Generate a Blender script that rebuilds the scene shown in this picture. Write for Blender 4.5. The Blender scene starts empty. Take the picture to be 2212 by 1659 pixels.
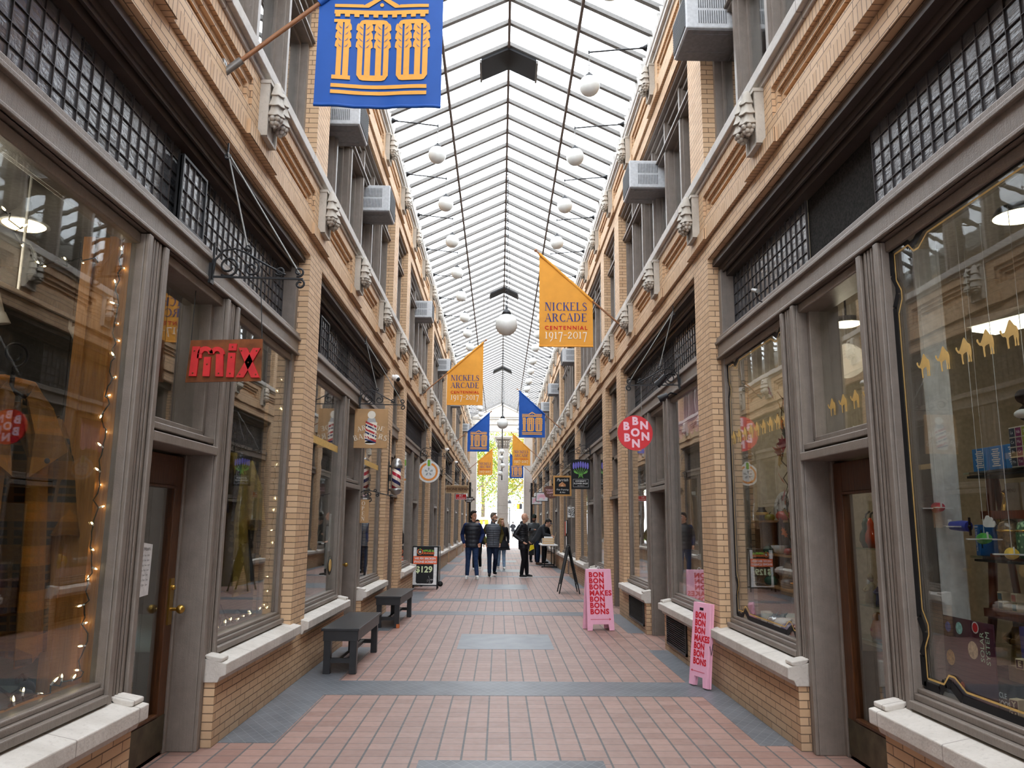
import bpy, bmesh, math, random
from mathutils import Vector, Matrix, Euler
random.seed(7)
SC = bpy.context.scene
COL = SC.collection
PI = math.pi
sin, cos = math.sin, math.cos
WL, WR = 1.92, 2.06            # distance of the left / right wall face from the camera's axis
H = 1.5

# ------------------------------------------------------------------ mesh builder
class MB:
    def __init__(s): s.v=[]; s.f=[]; s.m=[]; s.sm=[]; s.mi=0; s.M=None
    def add(s, vs, fs, smooth=False):
        o=len(s.v)
        if s.M is not None: vs=[tuple(s.M@Vector(p)) for p in vs]
        s.v+= [tuple(p) for p in vs]
        for f in fs: s.f.append(tuple(i+o for i in f)); s.m.append(s.mi); s.sm.append(smooth)
    def box(s,x0,x1,y0,y1,z0,z1,mi=None):
        if mi is not None: s.mi=mi
        x0,x1=sorted((x0,x1)); y0,y1=sorted((y0,y1)); z0,z1=sorted((z0,z1))
        s.add([(x0,y0,z0),(x1,y0,z0),(x1,y1,z0),(x0,y1,z0),(x0,y0,z1),(x1,y0,z1),(x1,y1,z1),(x0,y1,z1)],
              [(0,3,2,1),(4,5,6,7),(0,1,5,4),(1,2,6,5),(2,3,7,6),(3,0,4,7)])
    def bar(s,p,q,w,h=None,up=(0,0,1)):          # rectangular bar from p to q
        h=h or w; p=Vector(p); q=Vector(q); d=(q-p).normalized(); u=Vector(up)
        if abs(d.dot(u))>.95: u=Vector((1,0,0))
        r=d.cross(u).normalized(); u=r.cross(d)
        vs=[]
        for c in (p,q):
            for a,b in ((-1,-1),(1,-1),(1,1),(-1,1)): vs.append(c+r*(a*w/2)+u*(b*h/2))
        s.add(vs,[(3,2,1,0),(4,5,6,7),(0,1,5,4),(1,2,6,5),(2,3,7,6),(3,0,4,7)])
    def tube(s,pts,r,n=8,closed=False,cap=True):
        pts=[Vector(p) for p in pts]; k=len(pts); vs=[]; fs=[]
        R=r if isinstance(r,(list,tuple)) else [r]*k
        ref=None
        for i,p in enumerate(pts):
            if closed: d=pts[(i+1)%k]-pts[i-1]
            else: d=pts[min(i+1,k-1)]-pts[max(i-1,0)]
            d.normalize()
            if ref is None: ref=Vector((0,0,1)) if abs(d.z)<.9 else Vector((1,0,0))
            a=d.cross(ref).normalized(); b=a.cross(d).normalized(); ref=b
            for j in range(n):
                t=2*PI*j/n; vs.append(p+(a*cos(t)+b*sin(t))*R[i])
        for i in range(k if closed else k-1):
            for j in range(n):
                i2=(i+1)%k; fs.append((i*n+j,i2*n+j,i2*n+(j+1)%n,i*n+(j+1)%n))
        s.add(vs,fs,True)
        if cap and not closed:
            s.add(vs[:n],[tuple(range(n))]); s.add(vs[-n:],[tuple(range(n-1,-1,-1))])
    def lathe(s,prof,n=16,c=(0,0,0),ax='z',lob=0,lobn=6):   # prof [(r,z)]
        vs=[];fs=[]
        for r,z in prof:
            for j in range(n):
                t=2*PI*j/n; rr=r*(1+lob*cos(lobn*t)); a,b=rr*cos(t),rr*sin(t)
                p=(a,b,z) if ax=='z' else ((a,z,b) if ax=='y' else (z,a,b))
                vs.append((p[0]+c[0],p[1]+c[1],p[2]+c[2]))
        for i in range(len(prof)-1):
            for j in range(n): fs.append((i*n+j,i*n+(j+1)%n,(i+1)*n+(j+1)%n,(i+1)*n+j))
        fs.append(tuple(range(n-1,-1,-1))); fs.append(tuple(range((len(prof)-1)*n,len(prof)*n)))
        s.add(vs,fs,True)
    def ball(s,c,r,n=10,sz=1,sx=1,sy=1):
        m=max(4,n//2+1); vs=[(c[0],c[1],c[2]-r*sz)]; fs=[]
        for i in range(1,m):
            a=-PI/2+PI*i/m
            for j in range(n):
                t=2*PI*j/n; vs.append((c[0]+r*sx*cos(a)*cos(t),c[1]+r*sy*cos(a)*sin(t),c[2]+r*sz*sin(a)))
        vs.append((c[0],c[1],c[2]+r*sz)); L=len(vs)-1
        for j in range(n):
            fs.append((0,1+(j+1)%n,1+j)); b=1+(m-2)*n; fs.append((L,b+j,b+(j+1)%n))
        for i in range(m-2):
            for j in range(n): a=1+i*n; fs.append((a+j,a+(j+1)%n,a+n+(j+1)%n,a+n+j))
        s.add(vs,fs,True)
    def prism(s,poly,d0,d1,ax='y'):              # polygon extruded along an axis; poly coords are the two other axes
        n=len(poly); vs=[]
        for d in (d0,d1):
            for a,b in poly: vs.append((a,d,b) if ax=='y' else ((d,a,b) if ax=='x' else (a,b,d)))
        fs=[tuple(range(n)),tuple(range(2*n-1,n-1,-1))]+[(i,n+i,n+(i+1)%n,(i+1)%n) for i in range(n)]
        s.add(vs,fs)
    def grid(s,fn,nu,nv,smooth=True):
        vs=[fn(i/nu,j/nv) for j in range(nv+1) for i in range(nu+1)]
        fs=[(j*(nu+1)+i,j*(nu+1)+i+1,(j+1)*(nu+1)+i+1,(j+1)*(nu+1)+i) for j in range(nv) for i in range(nu)]
        s.add(vs,fs,smooth)
    def build(s,name,mats,parent=None,fix=True,loc=None):
        me=bpy.data.meshes.new(name); me.from_pydata(s.v,[],s.f)
        if not isinstance(mats,(list,tuple)): mats=[mats]
        for m in mats: me.materials.append(m)
        if len(mats)>1: me.polygons.foreach_set('material_index',s.m)
        me.polygons.foreach_set('use_smooth',s.sm); me.update()
        if fix:
            bm=bmesh.new(); bm.from_mesh(me); bmesh.ops.recalc_face_normals(bm,faces=bm.faces); bm.to_mesh(me); bm.free()
        o=bpy.data.objects.new(name,me); COL.objects.link(o)
        if parent: o.parent=parent
        if loc: o.location=loc
        return o
def tag(o,label,cat,group=None):
    o['label']=label; o['category']=cat
    if group: o['group']=group
    return o
def struct(o): o['kind']='structure'; return o
def empty(name,loc=(0,0,0),rz=0,label=None,cat=None,group=None):
    o=bpy.data.objects.new(name,None); COL.objects.link(o); o.location=loc; o.rotation_euler=(0,0,rz); o.empty_display_size=.1
    if label: tag(o,label,cat,group)
    return o
def dup(o,loc=None,rz=None,label=None,parent=None,group=None):
    c=o.copy(); COL.objects.link(c)
    if parent: c.parent=parent
    if loc is not None: c.location=loc
    if rz is not None: c.rotation_euler=(0,0,rz)
    if label: c['label']=label
    if group: c['group']=group
    for ch in list(o.children): dup(ch,parent=c)
    return c
def bevel(o,w=.004,n=2):
    m=o.modifiers.new('bevel','BEVEL'); m.width=w; m.segments=n; m.limit_method='ANGLE'; return o
ORD=['first','second','third','fourth','fifth','sixth','seventh','eighth','ninth','tenth','eleventh','twelfth','thirteenth','fourteenth','fifteenth','sixteenth','seventeenth','eighteenth','nineteenth','twentieth','twenty-first','twenty-second','twenty-third','twenty-fourth','twenty-fifth','twenty-sixth']

# ------------------------------------------------------------------ materials
class NT:
    def __init__(s,name):
        s.mat=bpy.data.materials.new(name); s.mat.use_nodes=True; s.t=s.mat.node_tree; s.t.nodes.clear()
        s.out=s.n('ShaderNodeOutputMaterial')
    def n(s,typ,**kw):
        nd=s.t.nodes.new(typ)
        for k,v in kw.items(): setattr(nd,k,v)
        return nd
    def link(s,a,b): s.t.links.new(a,b)
    def set(s,sock,v):
        if isinstance(v,bpy.types.NodeSocket): s.link(v,sock)
        else: sock.default_value=v
    def math(s,op,a,b=0.,c=0.):
        nd=s.n('ShaderNodeMath',operation=op)
        s.set(nd.inputs[0],a); s.set(nd.inputs[1],b); s.set(nd.inputs[2],c); return nd.outputs[0]
    def mix(s,f,a,b):
        nd=s.n('ShaderNodeMix',data_type='RGBA'); s.set(nd.inputs[0],f); s.set(nd.inputs[6],c4(a)); s.set(nd.inputs[7],c4(b)); return nd.outputs[2]
    def pos(s,obj=False):
        if obj: return s.n('ShaderNodeTexCoord').outputs['Object']
        return s.n('ShaderNodeNewGeometry').outputs['Position']
    def noise(s,vec,scale,detail=3,rough=.55):
        nd=s.n('ShaderNodeTexNoise'); s.link(vec,nd.inputs['Vector']); nd.inputs['Scale'].default_value=scale; nd.inputs['Detail'].default_value=detail; nd.inputs['Roughness'].default_value=rough
        return nd.outputs['Fac']
    def ramp(s,f,a,b):
        nd=s.n('ShaderNodeMapRange'); s.set(nd.inputs[0],f); nd.inputs[1].default_value=a; nd.inputs[2].default_value=b; return nd.outputs[0]
    def comb(s,x,y,z=0.):
        nd=s.n('ShaderNodeCombineXYZ'); s.set(nd.inputs[0],x); s.set(nd.inputs[1],y); s.set(nd.inputs[2],z); return nd.outputs[0]
    def sep(s,v):
        nd=s.n('ShaderNodeSeparateXYZ'); s.link(v,nd.inputs[0]); return nd.outputs
    def bump(s,h,dist,strength=1.):
        nd=s.n('ShaderNodeBump'); nd.inputs['Strength'].default_value=strength; nd.inputs['Distance'].default_value=dist; s.link(h,nd.inputs['Height']); return nd.outputs[0]
    def bsdf(s,color,rough=.6,spec=.5,normal=None,metal=0.,**kw):
        b=s.n('ShaderNodeBsdfPrincipled'); s.set(b.inputs['Base Color'],c4(color)); s.set(b.inputs['Roughness'],rough)
        b.inputs['Specular IOR Level'].default_value=spec; b.inputs['Metallic'].default_value=metal
        if normal is not None: s.link(normal,b.inputs['Normal'])
        for k,v in kw.items(): s.set(b.inputs[k.replace('_',' ')],v)
        s.link(b.outputs[0],s.out.inputs[0]); return b
def c4(c): return c if isinstance(c,bpy.types.NodeSocket) or len(c)==4 else (*c,1.)
def srgb(r,g,b):
    f=lambda u:(u/255/12.92) if u<=10 else (((u/255)+.055)/1.055)**2.4
    return (f(r),f(g),f(b))
MATS={}
def flat(name,rgb,rough=.6,spec=.4,metal=0.,var=0.12,sc=25,bump=0.):
    """a plain material with a little mottling"""
    if name in MATS: return MATS[name]
    t=NT(name); c=srgb(*rgb); p=t.pos(True); nz=t.noise(p,sc)
    col=t.mix(t.ramp(nz,.3,.7),tuple(x*(1-var) for x in c),tuple(min(1,x*(1+var)) for x in c))
    t.bsdf(col,rough,spec,t.bump(nz,bump) if bump else None,metal); MATS[name]=t.mat; return t.mat
def emit(name,rgb,strength):
    if name in MATS: return MATS[name]
    t=NT(name); e=t.n('ShaderNodeEmission'); e.inputs[0].default_value=c4(srgb(*rgb)); e.inputs[1].default_value=strength
    t.link(e.outputs[0],t.out.inputs[0]); MATS[name]=t.mat; return t.mat

def brick_mat(name,soldier=False,c1=(214,180,144),c2=(196,159,122),mort=(84,66,54)):
    t=NT(name); g=t.n('ShaderNodeNewGeometry'); p=t.sep(g.outputs['Position']); nn=t.sep(g.outputs['Normal'])
    isx=t.math('GREATER_THAN',t.math('ABSOLUTE',nn[0]),.5)
    isz=t.math('GREATER_THAN',t.math('ABSOLUTE',nn[2]),.6)
    u=t.math('ADD',t.math('MULTIPLY',p[1],isx),t.math('MULTIPLY',p[0],t.math('SUBTRACT',1.,isx)))
    v=p[2]
    u=t.math('ADD',t.math('MULTIPLY',u,t.math('SUBTRACT',1.,isz)),t.math('MULTIPLY',p[1],isz))
    v=t.math('ADD',t.math('MULTIPLY',v,t.math('SUBTRACT',1.,isz)),t.math('MULTIPLY',p[0],isz))
    b=t.n('ShaderNodeTexBrick'); b.offset=.5
    if soldier:
        vec=t.comb(t.math('ADD',v,.07),u); b.offset=0.
        b.inputs['Brick Width'].default_value=.6
    else:
        vec=t.comb(u,v); b.inputs['Brick Width'].default_value=.212
    t.link(vec,b.inputs['Vector']); b.inputs['Scale'].default_value=1.
    b.inputs['Row Height'].default_value=.0545; b.inputs['Mortar Size'].default_value=.0036; b.inputs['Mortar Smooth'].default_value=.25; b.inputs['Bias'].default_value=-.1
    b.inputs['Color1'].default_value=c4(srgb(*c1)); b.inputs['Color2'].default_value=c4(srgb(*c2)); b.inputs['Mortar'].default_value=c4(srgb(*mort))
    nz=t.noise(g.outputs['Position'],1.3,4); nf=t.noise(g.outputs['Position'],60,3)
    col=t.mix(t.math('MULTIPLY',t.ramp(nz,.35,.75),.28),b.outputs['Color'],srgb(150,118,88))
    col=t.mix(t.math('MULTIPLY',nf,.16),col,srgb(235,200,160))
    # darker and greyer towards the ground
    z=t.ramp(t.math('ADD',p[2],t.math('MULTIPLY',nz,.25)),.42,.02)
    col=t.mix(t.math('MULTIPLY',z,.45),col,srgb(92,84,76))
    hgt=t.math('SUBTRACT',t.math('MULTIPLY',nf,.15),b.outputs['Fac'])
    t.bsdf(col,.62,.3,t.bump(hgt,.006,1.)); return t.mat

def wood_mat(name,a,b,rough=.45,sc=6,ax=2):
    t=NT(name); p=t.sep(t.pos(True))
    k=[14.,14.,14.]; k[ax]=.9
    vec=t.comb(*[t.math('MULTIPLY',p[i],k[i]) for i in range(3)])
    nz=t.noise(vec,sc,5,.6); col=t.mix(t.ramp(nz,.3,.7),srgb(*a),srgb(*b))
    t.bsdf(col,rough,.4,t.bump(nz,.0015)); MATS[name]=t.mat; return t.mat

M={}
M['brick']=brick_mat('buff_brick')
M['soldier']=brick_mat('buff_soldier_brick',True)
def paint():
    t=NT('taupe_paint'); p=t.pos(); nz=t.noise(p,9,5,.65); nf=t.noise(p,140,2)
    s=t.sep(p); streak=t.noise(t.comb(t.math('MULTIPLY',s[0],60.),t.math('MULTIPLY',s[1],60.),t.math('MULTIPLY',s[2],3.)),1.5,3)
    col=t.mix(t.ramp(nz,.3,.75),srgb(116,106,97),srgb(133,122,113)); col=t.mix(t.math('MULTIPLY',t.ramp(streak,.5,.8),.3),col,srgb(92,83,76))
    t.bsdf(col,.42,.45,t.bump(t.math('ADD',nf,streak),.0012)); return t.mat
M['paint']=paint()
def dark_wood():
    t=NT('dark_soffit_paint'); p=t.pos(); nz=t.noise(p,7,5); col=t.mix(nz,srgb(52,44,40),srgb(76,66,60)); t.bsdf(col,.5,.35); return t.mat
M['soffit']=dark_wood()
def stone(name,a,b,joint=0,bumpd=.003):
    t=NT(name); p=t.pos(); nz=t.noise(p,3.5,6,.65); nf=t.noise(p,45,4)
    col=t.mix(t.ramp(nz,.3,.72),srgb(*a),srgb(*b)); col=t.mix(t.math('MULTIPLY',t.ramp(nf,.55,.75),.25),col,srgb(120,112,104))
    h=nf
    if joint:
        y=t.sep(p)[1]; fr=t.math('FRACT',t.math('DIVIDE',y,joint)); j=t.math('LESS_THAN',fr,.012)
        col=t.mix(t.math('MULTIPLY',j,.6),col,srgb(110,100,92)); h=t.math('SUBTRACT',nf,t.math('MULTIPLY',j,3.))
    t.bsdf(col,.62,.3,t.bump(h,bumpd)); return t.mat
M['stone']=stone('limestone_sill',(186,178,168),(212,205,196),.62)
M['ledge']=stone('limestone_ledge',(176,170,163),(200,194,186),1.2)
M['orn']=stone('carved_limestone',(168,160,148),(192,184,172),0,.002)
M['coping']=stone('grey_leaf_coping',(166,162,156),(190,186,180),0)
M['endstone']=stone('pale_entrance_stone',(206,200,190),(222,216,206),0)
def red_tile():
    t=NT('quarry_tile'); p=t.pos(); s=t.sep(p)
    ux=t.math('DIVIDE',t.math('ADD',s[0],.077),.1605); uy=t.math('DIVIDE',t.math('ADD',s[1],.03),.1535)
    fx=t.math('FRACT',ux); fy=t.math('FRACT',uy)
    jx=t.math('LESS_THAN',fx,.085); jy=t.math('LESS_THAN',fy,.05); j=t.math('MAXIMUM',jx,jy)
    wn=t.n('ShaderNodeTexWhiteNoise',noise_dimensions='2D'); t.link(t.comb(t.math('FLOOR',ux),t.math('FLOOR',uy)),wn.inputs['Vector'])
    nz=t.noise(p,2.2,5,.6); nf=t.noise(p,18,4)
    col=t.mix(wn.outputs['Value'],srgb(138,104,93),srgb(160,126,114))
    wear=t.ramp(t.math('ABSOLUTE',t.math('SUBTRACT',s[0],.1)),1.75,.7)      # paler worn tiles along the walking line
    col=t.mix(t.math('MULTIPLY',wear,.42),col,srgb(150,132,125)); col=t.mix(t.math('MULTIPLY',t.ramp(nz,.45,.75),.3),col,srgb(124,106,99))
    col=t.mix(j,col,srgb(86,85,85))
    rough=t.math('ADD',.36,t.math('MULTIPLY',nf,.3))
    t.bsdf(col,rough,.4,t.bump(t.math('SUBTRACT',t.math('MULTIPLY',nf,.2),j),.003)); return t.mat
M['tile']=red_tile()
def slate(name,diamond=True,a=(84,87,92),b=(106,109,114)):
    t=NT(name); p=t.pos(); s=t.sep(p); nz=t.noise(p,4,5)
    col=t.mix(t.ramp(nz,.3,.7),srgb(*a),srgb(*b)); h=nz
    if diamond:
        fa=t.math('FRACT',t.math('DIVIDE',t.math('ADD',s[0],t.math('MULTIPLY',s[1],.62)),.085)); fb=t.math('FRACT',t.math('DIVIDE',t.math('SUBTRACT',s[0],t.math('MULTIPLY',s[1],.62)),.085))
        j=t.math('MAXIMUM',t.math('LESS_THAN',fa,.06),t.math('LESS_THAN',fb,.06)); col=t.mix(t.math('MULTIPLY',j,.55),col,srgb(142,146,150)); h=t.math('SUBTRACT',nz,j)
    t.bsdf(col,.42,.45,t.bump(h,.002)); return t.mat
M['slate']=slate('slate_diamond_tile'); M['slab']=slate('plain_slate_slab',False,(104,109,114),(124,128,132))
def glass(name,tint=(.93,.95,.94),ior=1.5,wav=0.,gain=1.0,rough=0.):
    t=NT(name); tr=t.n('ShaderNodeBsdfTransparent'); tr.inputs[0].default_value=c4(tint)
    gl=t.n('ShaderNodeBsdfGlossy'); gl.inputs['Roughness'].default_value=rough; gl.inputs[0].default_value=(1,1,1,1)
    g=t.n('ShaderNodeNewGeometry'); nrm=g.outputs['Normal']
    if wav:
        nrm=t.bump(t.noise(t.pos(),1.6,2),wav); t.link(nrm,gl.inputs['Normal'])
    dt=t.n('ShaderNodeVectorMath',operation='DOT_PRODUCT'); t.link(g.outputs['Incoming'],dt.inputs[0]); t.link(nrm,dt.inputs[1])
    c_=t.math('SUBTRACT',1.,t.math('ABSOLUTE',dt.outputs['Value']))
    f_=t.math('MINIMUM',t.math('ADD',.042*gain,t.math('MULTIPLY',t.math('POWER',c_,4.),.9)),1.)
    m=t.n('ShaderNodeMixShader'); t.link(f_,m.inputs[0]); t.link(tr.outputs[0],m.inputs[1]); t.link(gl.outputs[0],m.inputs[2]); t.link(m.outputs[0],t.out.inputs[0]); return t.mat
M['glass']=glass('shop_window_glass',wav=.0006,gain=1.5)
M['upglass']=glass('upper_window_glass',ior=1.5,wav=.002,gain=2.2)
def roofglass():
    t=NT('skylight_glass'); p=t.sep(t.pos())
    wn=t.n('ShaderNodeTexWhiteNoise',noise_dimensions='2D'); t.link(t.comb(t.math('FLOOR',t.math('DIVIDE',t.math('SUBTRACT',p[1],.14),.573)),t.math('FLOOR',t.math('MULTIPLY',p[0],1.08))),wn.inputs['Vector'])
    dirt=t.noise(t.pos(),1.7,5,.7)
    k=t.math('ADD',t.math('MULTIPLY',wn.outputs['Value'],.16),t.math('MULTIPLY',dirt,.12))
    tr=t.n('ShaderNodeBsdfTransparent'); t.link(t.mix(k,(.97,.98,.98),(.55,.62,.70)),tr.inputs[0])
    tl=t.n('ShaderNodeBsdfTranslucent'); tl.inputs[0].default_value=(.9,.93,.95,1)
    m=t.n('ShaderNodeMixShader'); m.inputs[0].default_value=.22; t.link(tr.outputs[0],m.inputs[1]); t.link(tl.outputs[0],m.inputs[2])
    t.link(m.outputs[0],t.out.inputs[0]); return t.mat
M['roofglass']=roofglass()
def leaded():
    t=NT('leaded_textured_glass'); p=t.pos(); s=t.sep(p)
    wn=t.n('ShaderNodeTexWhiteNoise',noise_dimensions='2D'); t.link(t.comb(t.math('FLOOR',t.math('DIVIDE',s[1],.112)),t.math('FLOOR',t.math('DIVIDE',s[2],.112))),wn.inputs['Vector'])
    rip=t.noise(t.comb(t.math('MULTIPLY',s[0],1.),t.math('MULTIPLY',s[1],5.),t.math('MULTIPLY',s[2],30.)),1.,3)
    nz=t.noise(p,28,4,.6)
    h=t.math('ADD',t.math('MULTIPLY',rip,.6),t.math('MULTIPLY',nz,t.math('MULTIPLY',wn.outputs['Value'],.8)))
    # panes sit at slightly different tilts
    tilt=t.math('ADD',t.math('MULTIPLY',s[1],t.math('SUBTRACT',wn.outputs['Value'],.5)),h)
    col=t.mix(wn.outputs['Value'],srgb(58,60,64),srgb(92,93,96))
    t.bsdf(col,.22,.6,t.bump(tilt,.01,.6)); return t.mat
M['leaded']=leaded()
M['lead']=flat('lead_came',(52,46,46),.5,.5)
M['iron']=flat('black_iron',(28,28,30),.45,.5,.3)
M['alu']=flat('aluminium_bar',(128,126,122),.4,.5,.35)
M['rafter']=flat('grey_rafter_paint',(104,101,97),.5,.4)
M['purlin']=flat('rusty_purlin',(96,84,78),.6,.3)
M['black']=flat('matte_black',(22,22,24),.6,.3)
M['blackwood']=flat('black_bench_paint',(24,24,28),.38,.5,sc=8,var=.3)
M['white']=flat('white_enamel',(226,226,224),.4,.5)
M['opal']=flat('opal_globe_glass',(222,224,220),.18,.5,var=.03)
M['doorwood']=wood_mat('dark_stained_door',(58,34,18),(98,58,30),.35)
M['pine']=wood_mat('varnished_pine_post',(150,98,48),(186,130,70),.4)
M['brass']=flat('worn_brass',(176,142,72),.3,.5,.9)
M['kick']=flat('tarnished_kick_plate',(92,84,66),.45,.5,.7,.35,9)
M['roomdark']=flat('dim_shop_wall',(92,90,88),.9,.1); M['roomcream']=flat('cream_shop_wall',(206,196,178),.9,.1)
M['roomfloor']=flat('shop_floor',(96,78,62),.7,.2); M['roomceil']=flat('shop_ceiling',(176,172,166),.9,.1)
M['carpet']=flat('teal_display_carpet',(112,128,130),.95,.05,var=.2,sc=200)
M['gold']=flat('gold_decal',(205,168,98),.5,.4)
M['acwhite']=flat('ac_case',(196,198,200),.45,.4); M['acgrille']=flat('ac_grille',(96,98,100),.6,.3)
SKY=4.5; EXPO=0.62
def lamp(name,loc,power,color=(1,.86,.66),size=.12,typ='POINT',rot=None):
    d=bpy.data.lights.new(name,typ); d.energy=power; d.color=color
    if typ=='POINT': d.shadow_soft_size=size
    else: d.shape='RECTANGLE'; d.size=size; d.size_y=size
    o=bpy.data.objects.new(name,d); COL.objects.link(o); o.location=loc
    if rot: o.rotation_euler=rot
    return o
# ------------------------------------------------------------------ the setting
CNT={'window':0,'door':0,'trim':0,'room':0}
def nxt(k): CNT[k]+=1; return f'{k}_{CNT[k]}'
PL=[(-9.9,-9.4),(-4.0,-3.5),(2.0,2.5),(7.61,8.13),(13.50,14.0),(15.48,16.0),(21.55,22.05),(27.5,28.0),(33.4,33.9),(39.45,39.95),(45.3,45.8),(49.9,50.4)]
PR=[(-9.9,-9.4),(-4.0,-3.5),(2.0,2.5),(7.58,8.13),(13.35,13.86),(15.35,15.85),(21.25,21.75),(26.9,27.4),(32.5,33.0),(38.1,38.6),(43.8,44.3),(49.9,50.4)]
ORNY=[5.8+2.05*k for k in range(-4,23)]
Y0,Y1=-10.,50.4
# floor -------------------------------------------------------------
f=MB(); f.box(-3.2,3.4,Y0,50.9,-.2,0,0)
T=.002
DL,DR=-1.53,1.82
def strip(x0,x1,y0,y1,mi): f.box(x0,x1,y0,y1,0,T,mi)
def doorways(P): return [((a[1]+b[0])/2-.75,(a[1]+b[0])/2+.75) for a,b in zip(P,P[1:])]
for (P,xa,xb) in ((PL,-WL-.02,DL),(PR,DR,WR+.02)):
    y=Y0
    for a,b in doorways(P)+[(52,52)]:
        strip(xa,xb,y,a,1); y=b
for a,b in ((1.9,2.4),(7.36,8.0),(13.57,14.13),(15.94,16.42),(23.0,23.6),(29.3,29.9),(35.3,35.9),(41,41.6),(46.4,47.0)): strip(DL,DR,a,b,1)
for a,b,m in ((4.1,5.42,1),(9.98,11.3,2),(18.8,20.3,2),(25.4,26.9,2),(31.8,33.3,2)): strip(-.5,.685,a,b,m)
struct(f.build('floor',[M['tile'],M['slate'],M['slab']]))
# facades -----------------------------------------------------------
ZL=4.13                                     # underside of the brick lintel
def X(s,d): return s*((WL if s<0 else WR)+d)     # d>0 is behind the wall face, d<0 stands proud of it
def wall(s,P):
    m=MB(); B=lambda d0,d1,y0,y1,z0,z1,mi=0: m.box(X(s,d0),X(s,d1),y0,y1,z0,z1,mi)
    for a,b in P: B(0,.36,a,b,0,ZL); B(0,.36,a,b,5.0,6.93)
    for (p,q) in zip(P,P[1:]):
        a,b=p[1],q[0]; c=(a+b)/2
        if b-a>3:
            B(0,.3,a,c-.62,0,.43); B(0,.3,c+.62,b,0,.43)
    # lower lintel + frieze, upper lintel + frieze
    for z0,top in ((ZL,4.88),(6.93,7.66)):
        B(0,.12,Y0,Y1,z0,z0+.165)
        B(.012,.12,Y0,Y1,z0+.165,z0+.185)
        B(-.03,.12,Y0,Y1,z0+.185,z0+.30,1)                     # soldier course
        B(-.03,.12,Y0,Y1,z0+.30,z0+.41)
        B(.05,.12,Y0,Y1,z0+.41,top)
        for o in ORNY:
            B(-.055,-.03,o-.36,o+.36,z0+.185,z0+.30,1)
            B(-.03,.05,o-.30,o+.30,z0+.41,top)                 # pier of the frieze behind the festoon
        for o,q in zip(ORNY,ORNY[1:]):
            a,b=o+.30,q-.30; zt=top-.10
            B(-.03,.05,a,b,zt,top,1)
            for k,dd in ((1,-.003),(2,.024)):                  # stepped sunk panel
                w=.05
                a0,b0,t0=a+(k-1)*w,b-(k-1)*w,zt-(k-1)*.055
                B(dd,.05,a0,b0,t0-.055,t0); B(dd,.05,a0,a0+w,z0+.41,t0-.055); B(dd,.05,b0-w,b0,z0+.41,t0-.055)
    B(.12,.16,Y0,Y1,ZL,5.0); B(.12,.16,Y0,Y1,6.93,8.2)
    struct(m.build('wall_left' if s<0 else 'wall_right',[M['brick'],M['soldier']],fix=False))
    # limestone string course under the upper windows
    t=MB(); t.box(X(s,.3),X(s,-.09),Y0,Y1,4.93,5.03); t.box(X(s,.1),X(s,-.05),Y0,Y1,4.88,4.93); struct(bevel(t.build(nxt('trim'),M['ledge'],fix=False),.008))
    # eaves gutter and scalloped leaf coping
    t=MB(); t.box(X(s,.2),X(s,-.05),Y0,Y1,7.66,7.72); t.box(X(s,.2),X(s,-.09),Y0,Y1,7.72,7.79); t.tube([(X(s,-.085),Y0,7.80),(X(s,-.085),Y1,7.80)],.022,8)
    struct(t.build(nxt('trim'),M['ledge'],fix=False))
    t=MB(); t.box(X(s,.2),X(s,.0),Y0,Y1,7.79,8.16)
    y=-1.0; k=0
    while y<Y1:
        h=.30+.02*((k*7)%3)
        def leaf(u,v,y=y,h=h):
            w=.155*(1-.9*max(0,v-.55)/.45)*(1 if v>.06 else .8); yy=y+(u-.5)*2*w*.62
            bulge=.045*(1-(2*u-1)**2)*(.5+.8*v)+.012*abs(2*u-1)
            return (X(s,-bulge-.004-.03*max(0,v-.7)),yy,7.79+.02+h*v)
        t.grid(leaf,4,4); y+=.17; k+=1
    struct(t.build(nxt('trim'),M['coping'],fix=False))
wall(-1,PL); wall(1,PR)
# ---- shop fronts
def frame_rect(m,s,y0,y1,z0,z1,w,d0,d1):     # four rails round an opening
    m.box(X(s,d0),X(s,d1),y0,y0+w,z0,z1); m.box(X(s,d0),X(s,d1),y1-w,y1,z0,z1); m.box(X(s,d0),X(s,d1),y0+w,y1-w,z0,z0+w); m.box(X(s,d0),X(s,d1),y0+w,y1-w,z1-w,z1)
def pane(s,y0,y1,z0,z1,d,mat,par=None,name=None):
    g=MB(); x=X(s,d); g.box(x-.003,x+.003,y0,y1,z0,z1); o=g.build(name or nxt('window'),mat,par,fix=False)
    if not par: struct(o)
    return o
def fluted(m,s,y0,y1,z0,z1):
    m.box(X(s,.085),X(s,.27),y0,y1,z0,z1)
    w=y1-y0
    m.box(X(s,.06),X(s,.085),y0,y0+.05,z0,z1); m.box(X(s,.06),X(s,.085),y1-.05,y1,z0,z1)
    for k in range(3):
        y=y0+.075+k*(w-.15)/3; m.box(X(s,.072),X(s,.085),y+.008,y+(w-.15)/3-.008,z0,z1)
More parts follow.
